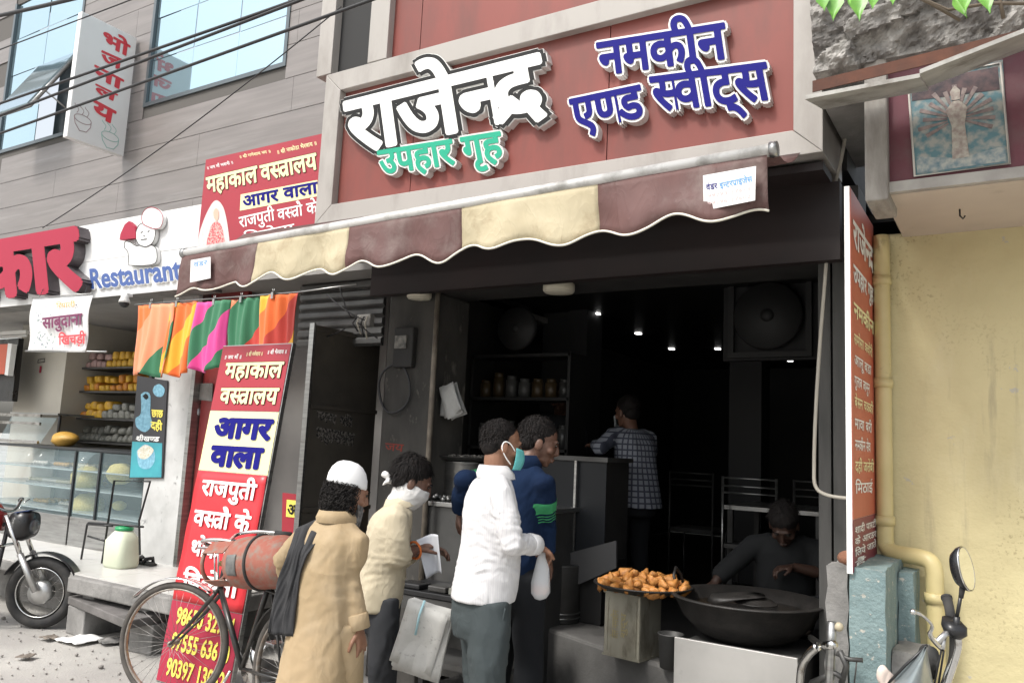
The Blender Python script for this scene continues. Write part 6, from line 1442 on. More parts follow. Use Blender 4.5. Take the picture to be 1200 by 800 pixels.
def garment(name, b, m, par, vox=.011, sm_=4, amp=.004, sc_=(9, 9, 5), seed=1, pts=(), dec=1.0, cr=None, cw=.009, ca=.006):
    me = remesh(b, vox, sm_, 1.0); folds(me, amp, sc_, seed, pts)
    if cr: creases(me, cr, random.Random(seed), cw, ca)
    return mesh_obj(name, me, m, par)
def hair_geo(b, c, ax, s=1.0, strands=900, ln=.03, low=-.04, curly=0, seed=3, vol=1.0, lump=.6):
    r, f, u = ax; M = Matrix((r, f, u)).transposed(); rnd = random.Random(seed)
    def ellp(cx, cy, cz, a, b_, d, keep):
        e = B(); e.ell((0, 0, 0), (1, 1, 1), n=36, k=24)
        for v in e.v:
            v2 = V((v.x * a, v.y * b_, v.z * d)) * s * (1 + lump * (.05 * noise.noise(v * 5 + V((seed, 0, 0))) + .02 * noise.noise(v * 16))); v.xyz = c + M @ (V((cx, cy, cz)) * s + v2)
        b.add(e.v, e.f, 0, True)
    ellp(0, -.022, .047, .081 * vol, .098 * vol, .080 * vol, 0); ellp(0, -.052, -.012, .070 * vol, .058 * vol, .062 * vol, 0)
    for k in (-1, 1): ellp(k * .055, -.015, .012, .024, .040, .040, 0)
    for i in range(strands):
        z = rnd.uniform(-.55, 1); a = rnd.uniform(0, 2 * PI); q = math.sqrt(max(0, 1 - z * z)); d = V((q * math.cos(a), q * math.sin(a), z))
        if d.y > .35 and d.z < .45: continue
        if d.z < -.1 and d.y > -.2: continue
        p = c + M @ (V((d.x * .082 * vol, d.y * .098 * vol - .024, d.z * .082 * vol + .044 + min(0, d.z) * .05)) * s)
        n_ = (M @ d).normalized(); tdir = (n_.cross(u).cross(n_) * -1 + f * rnd.uniform(-.6, .6) + r * rnd.uniform(-.5, .5) + n_ * rnd.uniform(.0, .28)).normalized()
        w_ = n_.cross(tdir).normalized() * .0016; L = ln * rnd.uniform(.5, 1.3)
        p1 = p + tdir * L * .5 + n_ * .004; p2 = p + tdir * L + n_ * rnd.uniform(-.004, .006) + V((0, 0, -L * .25))
        b.add([p - w_, p + w_, p1 + w_, p1 - w_, p2], [(0, 1, 2, 3), (3, 2, 4)])
m_skin = mat('skin_brown', (.25, .125, .075), (.20, .095, .055), scale=14, rough=.5, bump=.0006, bscale=90)
m_skind = mat('skin_dark', (.15, .075, .05), (.11, .055, .036), scale=14, rough=.5, bump=.0006, bscale=90)
m_hair = mat('black_hair', (.009, .008, .008), (.018, .015, .014), scale=40, rough=.7, spec=.15)
m_eye = mat('eye', (.03, .02, .015), rough=.1)
m_shoe = mat('shoe_black', (.02, .018, .016), rough=.4)
def eyes(par, c, ax, s=1.0):
    r, f, u = ax; M = Matrix((r, f, u)).transposed()
    for k in (-1, 1):
        B().ell(c + M @ V((k * .032, .086, .004)) * s, (.011 * s, .008 * s, .006 * s), M=M, n=10, k=8).build('eye', m_eye, par)
        B().tube([c + M @ V((k * .018, .097, .021)) * s, c + M @ V((k * .035, .097, .026)) * s, c + M @ V((k * .052, .085, .021)) * s], .0035 * s, 6).build('eyebrow', m_hair, par)
def arm(b, S, E, W, r=(.040, .034, .026)):
    b.tube([S, S.lerp(E, .35), E, E.lerp(W, .3), W], [r[0] * .8, r[0] * .9, r[1], r[1] * 1.02, r[2]], 14); b.ell(S, (r[0] * .82,) * 3); b.ell(E, (r[1] * 1.03,) * 3)
def body(b, pel, nk, hc, hax, sh, el, wr, hands, legs, s=1.0, hs=1.0, slim=.84):
    r = (sh[1] - sh[0]).normalized(); upb = (nk - pel).normalized(); f = upb.cross(r).normalized()
    prof = [(-.10, .13, .10), (0, .15, .105), (.25, .135, .095), (.5, .14, .10), (.72, .16, .105), (.88, .13, .07), (1.0, .06, .055)]
    b.loft([(pel.lerp(nk, t), r * a * slim, f * c * slim) for t, a, c in prof], 20)
    b.tube([nk - upb * .05, nk, hc - hax[2] * .07 - hax[1] * .015, hc - hax[1] * .02], [.06 * slim, .052, .054, .05], 16)
    head_geo(b, hc, hax, hs)
    for i in (0, 1):
        s2 = sh[i] - (sh[i] - nk).normalized() * .03 - upb * .022; b.tube([nk - upb * .07, s2], [.042, .030], 12); arm(b, s2, el[i], wr[i]); d, pn, side, curl = hands[i]; hand_geo(b, wr[i], d, pn, side, curl, s)
    for hip, kn, an, toe in legs:
        b.tube([hip, hip.lerp(kn, .4), kn, kn.lerp(an, .35), an], [.066, .064, .046, .045, .034], 14); b.ell(kn, (.046,) * 3)
        b.loft([(an - (toe - an).normalized() * .05 + V((0, 0, -.03)), V((.03, 0, 0)), V((0, 0, .03))), (an + V((0, 0, -.035)), r * .035, V((0, 0, .035))), (an.lerp(toe, .6), r * .042, V((0, 0, .026))), (toe, r * .03, V((0, 0, .015)))], 12)
def shoes(par, legs, r, m=None):
    for hip, kn, an, toe in legs:
        d = (toe - an); d.z = 0; d.normalize(); z0 = an.z - .08
        g = V((an.x, an.y, z0)); B().loft([(g - d * .07 + UPV * .04, r * .03, UPV * .035, .7), (g - d * .04 + UPV * .045, r * .038, UPV * .043, .7), (g + d * .06 + UPV * .035, r * .045, UPV * .034, .7), (g + d * .15 + UPV * .025, r * .042, UPV * .024, .8), (g + d * .19 + UPV * .02, r * .025, UPV * .015)], 16).build('shoe', m or m_shoe, par)
def trouser_geo(b, pel, r, f, legs, rx=.165, ry=.125, wide=1.0, top=.07):
    b.loft([(pel + UPV * top, r * (rx - .01), f * (ry - .008)), (pel, r * rx, f * ry), (pel - UPV * .09, r * (rx + .003), f * (ry + .003)), (pel - UPV * .15, r * (rx - .02), f * (ry - .01))], 22)
    for hip, kn, an, toe in legs:
        b.tube([hip + UPV * .02, hip.lerp(kn, .25), hip.lerp(kn, .6), kn, kn.lerp(an, .5), an.lerp(kn, .10), an + V((0, 0, -.03))], [.078 * wide, .090 * wide, .083 * wide, .073 * wide, .068 * wide, .066 * wide, .07 * wide], 18)
def std_legs(F, pz=.90, kz=.49, sp=.10, toe=.17, step=(0, 0), kf=.02):
    out = []
    for i, s in enumerate((-1, 1)):
        an = F.p(s * (sp + .01), step[i], .08); out.append((F.p(s * .088, 0, pz - .02), F.p(s * sp, kf + step[i] * .5, kz), an, an + F.f * toe + V((0, 0, -.055)) + F.r * s * .03))
    return out
def shirt_geo(b, pel, nk, r, f, prof, sh, el, wr, sr=(.068, .056, .044), cuff=.03, short=None):
    b.loft([(pel.lerp(nk, t) + f * o, r * a, f * c, .9) for t, a, c, o in prof], 28)
    for i in (0, 1):
        W = wr[i] if short is None else el[i].lerp(wr[i], short)
        E = el[i]; b.tube([nk.lerp(sh[i], .4) + UPV * -.004, sh[i] + (sh[i] - nk).normalized() * -.005, sh[i].lerp(E, .4), E, E.lerp(W, .5), W.lerp(E, .1), W], [.05, sr[0] * .9, sr[0] * .92, sr[1], sr[1] * .93, sr[2], sr[2] * .98], 18)
        b.ell(sh[i] - (sh[i] - nk).normalized() * .012, (sr[0] * .88,) * 3); b.ell(E, (sr[1] * 1.02,) * 3)
def collar(par, nk, r, f, m, rad=.066, h=.04, tilt=.25, name='collar'):
    B().loft([(nk + UPV * (-.015) + f * .01, r * (rad + .012), f * (rad + .018)), (nk + UPV * h * .5 - f * .006, r * (rad + .003), f * (rad + .008)), (nk + UPV * h - f * .010, r * rad, f * rad), (nk + UPV * (h + .004) - f * .010, r * (rad + .006), f * (rad + .006)), (nk + UPV * h * .25, r * (rad + .022), f * (rad + .028)), (nk - UPV * .012 + f * .006, r * (rad + .022), f * (rad + .028))], 28, caps=False).build(name, m, par)
def radial_stripes(cnt, ca, cb, width=.5, cx=0, cy=0):
    def fn(N, Lk, tc, mp):
        sx = N.new('ShaderNodeSeparateXYZ'); Lk.new(tc.outputs['Object'], sx.inputs[0])
        a = N.new('ShaderNodeMath'); a.operation = 'ARCTAN2'; 
        x = N.new('ShaderNodeMath'); x.operation = 'SUBTRACT'; Lk.new(sx.outputs['X'], x.inputs[0]); x.inputs[1].default_value = cx
        y = N.new('ShaderNodeMath'); y.operation = 'SUBTRACT'; Lk.new(sx.outputs['Y'], y.inputs[0]); y.inputs[1].default_value = cy
        Lk.new(y.outputs[0], a.inputs[0]); Lk.new(x.outputs[0], a.inputs[1])
        m = N.new('ShaderNodeMath'); m.operation = 'MULTIPLY'; Lk.new(a.outputs[0], m.inputs[0]); m.inputs[1].default_value = cnt
        s = N.new('ShaderNodeMath'); s.operation = 'SINE'; Lk.new(m.outputs[0], s.inputs[0])
        r = N.new('ShaderNodeValToRGB'); r.color_ramp.elements[0].position = width; r.color_ramp.elements[0].color = (*ca, 1); r.color_ramp.elements[1].position = min(1, width + .3); r.color_ramp.elements[1].color = (*cb, 1)
        Lk.new(s.outputs[0], r.inputs[0]); return r.outputs[0]
    return fn
def checks(N, Lk, tc, mp):
    sx = N.new('ShaderNodeSeparateXYZ'); Lk.new(tc.outputs['Object'], sx.inputs[0]); outs = []
    a = N.new('ShaderNodeMath'); a.operation = 'ARCTAN2'; Lk.new(sx.outputs['Y'], a.inputs[0]); Lk.new(sx.outputs['X'], a.inputs[1])
    for src, k in ((a.outputs[0], 26.0), (sx.outputs['Z'], 150.0)):
        m = N.new('ShaderNodeMath'); m.operation = 'MULTIPLY'; Lk.new(src, m.inputs[0]); m.inputs[1].default_value = k
        s = N.new('ShaderNodeMath'); s.operation = 'SINE'; Lk.new(m.outputs[0], s.inputs[0]); g = N.new('ShaderNodeMath'); g.operation = 'GREATER_THAN'; Lk.new(s.outputs[0], g.inputs[0]); g.inputs[1].default_value = .62; outs.append(g.outputs[0])
    mx = N.new('ShaderNodeMath'); mx.operation = 'MAXIMUM'; Lk.new(outs[0], mx.inputs[0]); Lk.new(outs[1], mx.inputs[1])
    r = N.new('ShaderNodeMix'); r.data_type = 'RGBA'; Lk.new(mx.outputs[0], r.inputs['Factor']); r.inputs['A'].default_value = (.22, .235, .27, 1); r.inputs['B'].default_value = (.045, .05, .075, 1); return r.outputs['Result']

# ---- man in the white shirt
FA_ = Fr((-1.985, 3.06, 0), 50)
A_ = empty('person', FA_.o, 'man in white pinstriped shirt, grey trousers and teal face mask holding a plastic bag', 'person')
pel, nk = FA_.p(0, -.01, .93), FA_.p(0, .02, 1.435)
shL, shR = FA_.p(-.155, .0, 1.365), FA_.p(.162, -.0, 1.36)
elR = D(600, 636, 3.40); wrR = D(627, 638, 3.54)
elL = FA_.p(-.25, .03, 1.10); wrL = FA_.p(-.26, .08, .88)
hc = FA_.p(0.0, .045, 1.572); hax = axes(47, -8); HA = .88
legs = std_legs(FA_, .92, .50, .10, step=(.04, -.04))
b = B(); body(b, pel, nk, hc, hax, (shL, shR), (elL, elR), (wrL, wrR), [((FA_.f * .7 + FA_.r * .4 - UPV * .2), -UPV, 1, .6), ((wrR - elR).normalized() - UPV * .25, -UPV + CX * -.2, -1, .75)], legs, s=.92, hs=HA)
mesh_obj('body', remesh(b, .0045, 3, .4), m_skin, A_)
m_wsh = mat('white_striped_shirt', (.58, .575, .58), rough=.8, spec=.2, crease=.008, cscale=5, builder=radial_stripes(95, (.60, .595, .60), (.52, .51, .535), .74))
prof = [(-.05, .152, .138, .0), (.05, .152, .14, .005), (.2, .146, .136, .012), (.4, .145, .13, .012), (.6, .152, .118, .0), (.78, .160, .108, -.008), (.9, .145, .09, -.01), (.97, .10, .072, -.005), (1.0, .066, .062, 0)]
b = B(); shirt_geo(b, pel, nk, FA_.r, FA_.f, prof, (shL, shR), (elL, elR), (wrL, wrR), sr=(.062, .051, .043))
sA = garment('shirt', b, m_wsh, A_, .009, 6, .004, (6, 6, 4), 1, [(elR, UPV, .13, .007, .045), (shR - UPV * .1 - FA_.f * .05, (FA_.f + UPV).normalized(), .12, .006, .05), (pel + UPV * .1 + FA_.r * .12, (UPV + FA_.f * .5).normalized(), .14, .006, .06), (pel + UPV * .12 - FA_.f * .12, UPV, .14, .006, .055)], cr=strain((shL, shR), (elL, elR), (wrL, wrR), pel, nk, FA_.r, FA_.f, 1.3), ca=.0055, cw=.011)
collar(A_, nk + FA_.f * .0, FA_.r, FA_.f, mat('white_shirt_plain', (.58, .575, .58), rough=.8), .058, .042)
m_trA = mat('slate_trousers', (.042, .054, .056), (.032, .042, .045), scale=3, rough=.85, crease=.008, cscale=5)
b = B(); trouser_geo(b, pel - UPV * .03, FA_.r, FA_.f, legs, .142, .126, 1.02, .06)
garment('trousers', b, m_trA, A_, .011, 5, .009, (6, 6, 2.6), 4, [(legs[1][1], UPV, .12, .006, .06)], cr=leg_strain(pel, FA_.r, FA_.f, legs, 1.3), ca=.0055, cw=.013)
pk = FA_.p(.135, -.05, .86); B().tube(smoothpath([FA_.p(.165, .04, .90), FA_.p(.172, .02, .82), FA_.p(.165, -.03, .77)], 4), .004, 6).build('pocket_edge', m_trA, A_)
b = B(); hair_geo(b, hc, hax, HA, 2600, .014, seed=5, vol=.965, lump=.2); b.build('hair', m_hair, A_); shoes(A_, legs, FA_.r); eyes(A_, hc, hax, HA)
cu = (wrR - elR).normalized(); u1 = cu.orthogonal().normalized(); v1 = cu.cross(u1); b = B(); b.loft([(wrR - cu * .05, u1 * .045, v1 * .045), (wrR - cu * .045, u1 * .048, v1 * .048), (wrR + cu * .008, u1 * .044, v1 * .044), (wrR + cu * .010, u1 * .042, v1 * .042)], 20); b.build('cuff', mat('white_shirt_plain'), A_)
# mask with ear loop
r, f, u = hax; P = lambda x, y, z: hc + (r * x + f * y + u * z) * HA
b = B(); b.grid(lambda uu, v: P(math.sin((uu - .5) * 2.3) * .074, .028 + math.cos((uu - .5) * 2.3) * (.094 + .012 * math.sin(v * PI)) - .008, -.105 + .09 * v - .02 * abs(uu - .5) * (1 - 2 * v)), 16, 10, thick=f * .003); b.build('face_mask', mat('mask_teal', (.10, .42, .42), (.13, .48, .47), scale=30, rough=.7), A_)
for k in (-1, 1):
    b = B(); b.tube(smoothpath([P(k * .068, .055, -.022), P(k * .077, .02, .01), P(k * .083, -.012, .012), P(k * .083, -.018, -.02), P(k * .077, .01, -.06), P(k * .067, .045, -.09)], 4), .0028, 6); b.build('ear_loop', m_pwhite, A_)
# plastic bag
hp_w = wrR + (wrR - elR).normalized() * .06 - UPV * .02
bg_ = empty('plastic_bag', hp_w, 'thin white plastic bag of food held by the man in the white shirt', 'bag')
b = B(); b.loft([(hp_w - UPV * z, V(CX) * a, V(CZ) * a * .7) for z, a in ((.0, .012), (.03, .018), (.08, .034), (.14, .046), (.18, .042), (.205, .025), (.213, .006))], 20)
for v in b.v: v += V((noise.noise(v * 30), noise.noise(v * 30 + V((4, 0, 0))), 0)) * .008
b.build('bag_skin', mat('bag_film', (.72, .74, .76), rough=.25, alpha=.55), bg_)
b = B()
for q in range(5): b.ell(hp_w - UPV * (.165 + .012 * (q % 2)) + V(CX) * (q - 2) * .011, (.017, .017, .015))
b.build('food', mat('pink_food', (.55, .22, .16), (.6, .4, .3), scale=30, rough=.6), bg_)

# ---- young man with the white scarf
FB = Fr((-2.655, 3.19, 0), 45)
B_ = empty('person', FB.o, 'young man in cream shirt with white scarf tied over his face reading a paper', 'person')
pel, nk = FB.p(0, -.03, .84), FB.p(0, .04, 1.255)
shL, shR = FB.p(-.155, .03, 1.19), FB.p(.155, .02, 1.19)
elR = D(466, 652, 3.88); wrR = D(487, 644, 3.98); elL = FB.p(-.21, .10, .98); wrL = FB.p(-.06, .19, 1.03)
hc = FB.p(.0, .105, 1.375); hax = axes(42, -24)
legs = std_legs(FB, .83, .45, .09, step=(.03, -.03))
b = B(); body(b, pel, nk, hc, hax, (shL, shR), (elL, elR), (wrL, wrR), [(FB.f, -UPV + FB.r * .5, 1, .5), ((wrR - elR).normalized() + UPV * .05, -UPV - CX * .2, -1, .55)], legs, s=.95, hs=.97, slim=.85)
mesh_obj('body', remesh(b, .0045, 3, .4), m_skind, B_)
m_crm = mat('cream_shirt', (.52, .46, .335), (.47, .41, .30), scale=2, rough=.85, spec=.2, crease=.008, cscale=6)
prof = [(-.20, .150, .125, -.005), (.0, .150, .122, 0), (.25, .142, .112, 0), (.5, .150, .112, -.01), (.75, .165, .108, -.015), (.9, .155, .092, -.012), (.97, .10, .072, -.005), (1.0, .066, .062, 0)]
b = B(); shirt_geo(b, pel, nk, FB.r, FB.f, prof, (shL, shR), (elL, elR), (wrL, wrR), sr=(.066, .06, .052), short=.45)
garment('shirt', b, m_crm, B_, .009, 5, .005, (8, 8, 5), 7, [(elR, UPV, .13, .008, .05), (shR - UPV * .12, UPV, .1, .005, .05), (pel + UPV * .14, UPV, .22, .006, .07)], cr=strain((shL, shR), (elL, elR), (wrL, wrR), pel, nk, FB.r, FB.f, 1.3), ca=.0055, cw=.010)
collar(B_, nk + FB.f * .012, FB.r, (FB.f + UPV * .25).normalized(), m_crm, .060, .04)
b = B(); trouser_geo(b, pel - UPV * .03, FB.r, FB.f, legs, .135, .112, .86, .06)
garment('trousers', b, mat('black_jeans', (.022, .024, .028), (.035, .037, .042), scale=6, rough=.85), B_, .011, 4, .006, (7, 7, 4), 2, cr=leg_strain(pel, FB.r, FB.f, legs), ca=.008)
b = B(); hair_geo(b, hc, hax, .97, 2600, .045, seed=9, vol=1.03); b.build('hair', m_hair, B_); shoes(B_, legs, FB.r); eyes(B_, hc, hax, .97)
r, f, u = hax; P = lambda x, y, z: hc + r * x + f * y + u * z
m_scf = mat('white_scarf', (.66, .65, .63), (.55, .54, .53), scale=8, rough=.9, bump=.001, bscale=80)
b = B(); b.loft([(P(0, .02, -.015), r * .076, f * .086), (P(0, .018, -.05), r * .082, f * .092), (P(0, .008, -.10), r * .078, f * .08), (P(0, -.005, -.135), r * .07, f * .07), (P(0, .0, -.14), r * .055, f * .055)], 26)
b.ell(P(0, -.10, -.045), (.022, .026, .020)); b.loft([(P(0, -.10, -.04), u * .012, r * .02), (P(.0, -.13, -.03), u * .02, r * .02), (P(.0, -.155, -.035), u * .014, r * .012)], 10); b.loft([(P(0.01, -.10, -.05), u * .01, r * .018), (P(.02, -.125, -.075), u * .014, r * .016)], 10)
garment('scarf', b, m_scf, B_, .006, 2, .003, (22, 22, 34), 3)
b = B(); b.tube([wrR.lerp(elR, .05) + (CX * math.cos(a) * .8 + V((0, 0, 1)) * math.sin(a)) * 0 + ((wrR - elR).normalized().orthogonal() * math.cos(a) + (wrR - elR).normalized().cross((wrR - elR).normalized().orthogonal()) * math.sin(a)) * .029 for a in [2 * PI * k / 16 for k in range(16)]], .006, 6, closed=True); b.build('wrist_thread', mat('orange_thread', (.6, .15, .03), rough=.8), B_)
ph = D(501, 636, 4.0)
tp_ = empty('paper_sheet', ph, 'curled white paper held by the young man in the cream shirt', 'paper')
def pf_(uu, v):
    w_ = .075 + .03 * v; q = uu - .5
    return ph + V(CX) * (q * w_ + .035 * (1 - v)) + V(CY) * (.03 - .185 * (1 - v) + .012 * math.sin(q * 3)) + V(CZ) * (-.045 * math.cos(q * 3.6) + .02 * (1 - v))
b = B(); b.grid(pf_, 12, 14, thick=V(CZ) * .001); b.build('sheet', mat('paper_white', (.60, .62, .66), rough=.8), tp_)

# ---- old man in the kurta
FC = Fr((-2.475, 2.61, 0), 100)
C_p = empty('person', FC.o, 'bearded man in white prayer cap and long sand coloured kurta with black shawl, back turned', 'person')
pel, nk = FC.p(0, -.02, .82), FC.p(.0, .02, 1.225)
shL, shR = FC.p(-.132, .0, 1.135), FC.p(.132, .0, 1.135)
elR = D(408, 672, 3.38); wrR = D(420, 735, 3.34); elL = D(334, 655, 3.62); wrL = D(345, 700, 3.72)
hc = FC.p(.015, .075, 1.335); hax = axes(62, -12)
legs = std_legs(FC, .82, .45, .10)
b = B(); body(b, pel, nk, hc, hax, (shL, shR), (elL, elR), (wrL, wrR), [((FC.f * .4 + FC.r * .3 - UPV * .5), FC.r, 1, .5), (((wrR - elR).normalized()), -CX * .8 + CZ * -.3, -1, .55)], legs, s=.9, hs=.87, slim=.74)
mesh_obj('body', remesh(b, .0045, 3, .4), m_skin, C_p)
m_kur = mat('sand_kurta', (.37, .275, .165), (.32, .24, .14), scale=2, rough=.85, spec=.2, crease=.008, cscale=4.5, dirt=(.41, .32, .21), dscale=3)
prof = [(-1.6, .19, .165, -.01), (-1.2, .170, .152, -.01), (-.7, .154, .14, -.01), (-.3, .141, .128, -.01), (0, .133, .118, -.01), (.3, .128, .11, -.012), (.55, .130, .105, -.015), (.78, .134, .096, -.02), (.90, .116, .08, -.012), (.98, .085, .066, 0), (1.0, .062, .056, 0)]
b = B(); shirt_geo(b, pel, nk, FC.r, FC.f, prof, (shL, shR), (elL, elR), (wrL, wrR), sr=(.060, .050, .041))
garment('kurta', b, m_kur, C_p, .010, 7, .006, (7, 7, 1.5), 5, [(elR, UPV, .10, .004, .06), (elL, UPV, .12, .005, .06)], cr=strain((shL, shR), (elL, elR), (wrL, wrR), pel, nk, FC.r, FC.f) + [(FC.p(x_, -.16, z_), UPV + FC.r * x_ * .3, .06, 5, .30) for x_ in (-.1, 0, .1) for z_ in (.35, .6)], ca=.0055, cw=.013)
collar(C_p, nk, FC.r, FC.f, m_kur, .062, .035)
b = B(); cu = (wrR - elR).normalized(); u1 = cu.orthogonal().normalized(); v1 = cu.cross(u1); b.loft([(wrR - cu * .055, u1 * .047, v1 * .047), (wrR - cu * .05, u1 * .050, v1 * .050), (wrR + cu * .005, u1 * .048, v1 * .048), (wrR + cu * .008, u1 * .044, v1 * .044)], 20); b.build('cuff', m_kur, C_p)
b = B(); trouser_geo(b, pel - UPV * .03, FC.r, FC.f, legs, .15, .12, 1.0, .02); garment('trousers', b, m_kur, C_p, .014, 3, .005, (8, 8, 3), 3)
shoes(C_p, legs, FC.r, mat('sandal_brown', (.12, .07, .04), rough=.6)); eyes(C_p, hc, hax, .87)
# curly hair mass and beard
r, f, u = hax; P = lambda x, y, z: hc + (r * x + f * y + u * z) * .87
b = B(); rnd = random.Random(4)
for i in range(2300):
    z = rnd.uniform(-1, .35); a = rnd.uniform(0, 2 * PI); q = math.sqrt(1 - z * z); dx, dy = q * math.cos(a), q * math.sin(a)
    if dy > .30: continue
    p = P(dx * (.098 + .016 * max(0, -z)), dy * .112 - .016, z * .155 - .012); rad = rnd.uniform(.006, .011); ph_ = rnd.uniform(0, 6)
    d1 = V((rnd.uniform(-1, 1), rnd.uniform(-1, 1), rnd.uniform(-1, 1))).normalized(); d2 = d1.orthogonal().normalized()
    pts = [p + d1 * rad * math.cos(t * 1.1 + ph_) + d2 * rad * math.sin(t * 1.1 + ph_) - UPV * t * .004 for t in range(6)]
    b.tube(pts, .0016, 3, caps=False)
for (x, y, z, a, c, d) in ((0, -.035, -.02, .088, .085, .085), (0, -.045, -.10, .082, .07, .075)):
    e = B(); e.ell((0, 0, 0), (1, 1, 1), n=30, k=20)
    for v in e.v: v.xyz = P(x, y, z) + (r * v.x * a + f * v.y * c + u * v.z * d) * .87 + (r * noise.noise(v * 5) + u * noise.noise(v * 5 + V((3, 0, 0)))) * .018
    b.add(e.v, e.f, 0, True)
b.build('hair', mat('curly_hair', (.011, .010, .010), (.035, .032, .030), scale=60, rough=.75, spec=.12), C_p)
b = B()
for i in range(260):
    a = rnd.uniform(-1.3, 1.3); p = P(math.sin(a) * .058, .03 + math.cos(a) * .055, -.07 + rnd.uniform(-.02, .03)); L = rnd.uniform(.04, .10)
    b.tube([p, p + f * .01 + r * math.sin(a) * .012 - u * L * .5, p + f * .005 - u * L], [.003, .0025, .0006], 3, caps=False)
b.build('beard', mat('grey_beard', (.22, .21, .2), (.10, .095, .09), scale=60, rough=.7), C_p)
b = B(); n = 40; prf = [(.090, .030), (.092, .045), (.089, .075), (.078, .108), (.058, .134), (.034, .148), (.004, .152)]
b.loft([(P(0, -.015 - z * .10, z - .0), r * (q_ * .84), f * (q_ * .98)) for q_, z in prf], n)
for i, v in enumerate(b.v): v += (v - P(0, -.015, .06)).normalized() * (.0012 * math.sin((i % n) * 2 * PI / n * 20))
b.build('prayer_cap', mat('cap_white', (.74, .74, .74), rough=.8, bump=.0008, bscale=120), C_p)
# shawl over his left shoulder hanging down the back
b = B()
def shw(uu, v):
    pts = [FC.p(-.07, .13, .98), FC.p(-.075, .11, 1.12), FC.p(-.06, .03, 1.222), FC.p(-.068, -.06, 1.195), FC.p(-.08, -.115, 1.10), FC.p(-.095, -.132, .98), FC.p(-.108, -.142, .86), FC.p(-.115, -.148, .77)]
    t = v * (len(pts) - 1); i = min(int(t), len(pts) - 2); p = pts[i].lerp(pts[i + 1], t - i)
    return p + FC.r * ((uu - .5) * (.095 + .03 * v + .015 * math.sin(v * 7)) + .03 * noise.noise(V((v * 3.5, uu * 2, 0)))) + FC.f * -(.024 * noise.noise(V((uu * 4.5 + .9 * math.sin(v * 4), v * 2.6, 3))) + .008 * noise.noise(V((uu * 12 + v * 3, v * 5, 1))) + .010) * min(1, v * 2) + UPV * (-.05 * abs(uu - .35) * (1 - min(1, abs(v - .35) * 3)))
b.grid(shw, 40, 44, thick=FC.f * .008)
b.build('shawl', mat('black_shawl', (.022, .022, .024), (.035, .035, .037), scale=8, rough=.9, bump=.001, bscale=60), C_p, fixn=True)

# ---- man in the blue sweater
FD = Fr((-2.16, 3.60, 0), 78)
D_ = empty('person', FD.o, 'man in navy sweater with green sleeve bands leaning behind the man in the white shirt', 'person')
pel, nk = FD.p(-.02, -.02, .96), FD.p(0, .03, 1.475)
shL, shR = FD.p(-.165, .0, 1.385), FD.p(.165, .0, 1.385)
elL = D(545, 562, 4.12); wrL = D(539, 598, 4.2); elR = D(638, 612, 4.1); wrR = D(641, 648, 4.1)
hc = FD.p(.035, .10, 1.60); hax = axes(35, -16)
legs = std_legs(FD, .94, .52, .10)
b = B(); body(b, pel, nk, hc, hax, (shL, shR), (elL, elR), (wrL, wrR), [((wrL - elL).normalized(), CX, 1, .6), ((wrR - elR).normalized() + CX * .15, -CX, -1, .45)], legs)
mesh_obj('body', remesh(b, .0045, 3, .4), m_skind, D_)
m_nav = mat('navy_sweater', (.007, .018, .048), (.006, .014, .038), scale=4, rough=.95, spec=.15, crease=.006, cscale=6)
prof = [(-.12, .145, .12, 0), (.1, .145, .12, 0), (.4, .15, .12, -.005), (.7, .162, .115, -.012), (.88, .155, .10, -.012), (.96, .12, .08, -.005), (1.0, .07, .066, 0)]
b = B(); shirt_geo(b, pel, nk, FD.r, FD.f, prof, (shL, shR), (elL, elR), (wrL, wrR), sr=(.070, .058, .045))
swD = garment('sweater', b, m_nav, D_, .010, 6, .008, (8, 8, 5), 8, [(elR, UPV, .12, .007, .05)], cr=strain((shL, shR), (elL, elR), (wrL, wrR), pel, nk, FD.r, FD.f))
collar(D_, nk, FD.r, FD.f, m_nav, .064, .05)
m_gb = mat('green_band', (.03, .24, .09), rough=.85)
from mathutils.bvhtree import BVHTree
bpy.context.view_layer.update(); tree = BVHTree.FromObject(swD, bpy.context.evaluated_depsgraph_get()); offD = wloc(swD)
for (S, E) in ((shR, elR), (shL, elL)):
    d = (E - S).normalized(); u1 = d.orthogonal().normalized(); v1 = d.cross(u1)
    for t0, t1 in ((.34, .60), (.65, .68), (.72, .75), (.79, .82)):
        def bf(uu, v):
            c_ = S.lerp(E, t0 + (t1 - t0) * v); dr = u1 * math.cos(uu * 2 * PI) + v1 * math.sin(uu * 2 * PI); h = tree.ray_cast(c_ + dr * .12 - offD, -dr, .115)
            R = (h[0] + offD - c_).length if h[0] is not None else .06
            return c_ + dr * (min(R, .08) + .0025)
        B().grid(bf, 36, max(2, int((t1 - t0) * 40)), thick=None).build('sleeve_band', m_gb, D_)
b = B(); trouser_geo(b, pel - UPV * .03, FD.r, FD.f, legs, .155, .125, 1.0, .05); garment('trousers', b, mat('dim_trousers', (.012, .013, .015), rough=.95, spec=.2), D_, .013, 4, .006, (7, 7, 4), 6)
b = B(); hair_geo(b, hc, hax, 1.0, 2200, .022, seed=12, vol=1.0, lump=.35); b.build('hair', m_hair, D_); shoes(D_, legs, FD.r); eyes(D_, hc, hax)

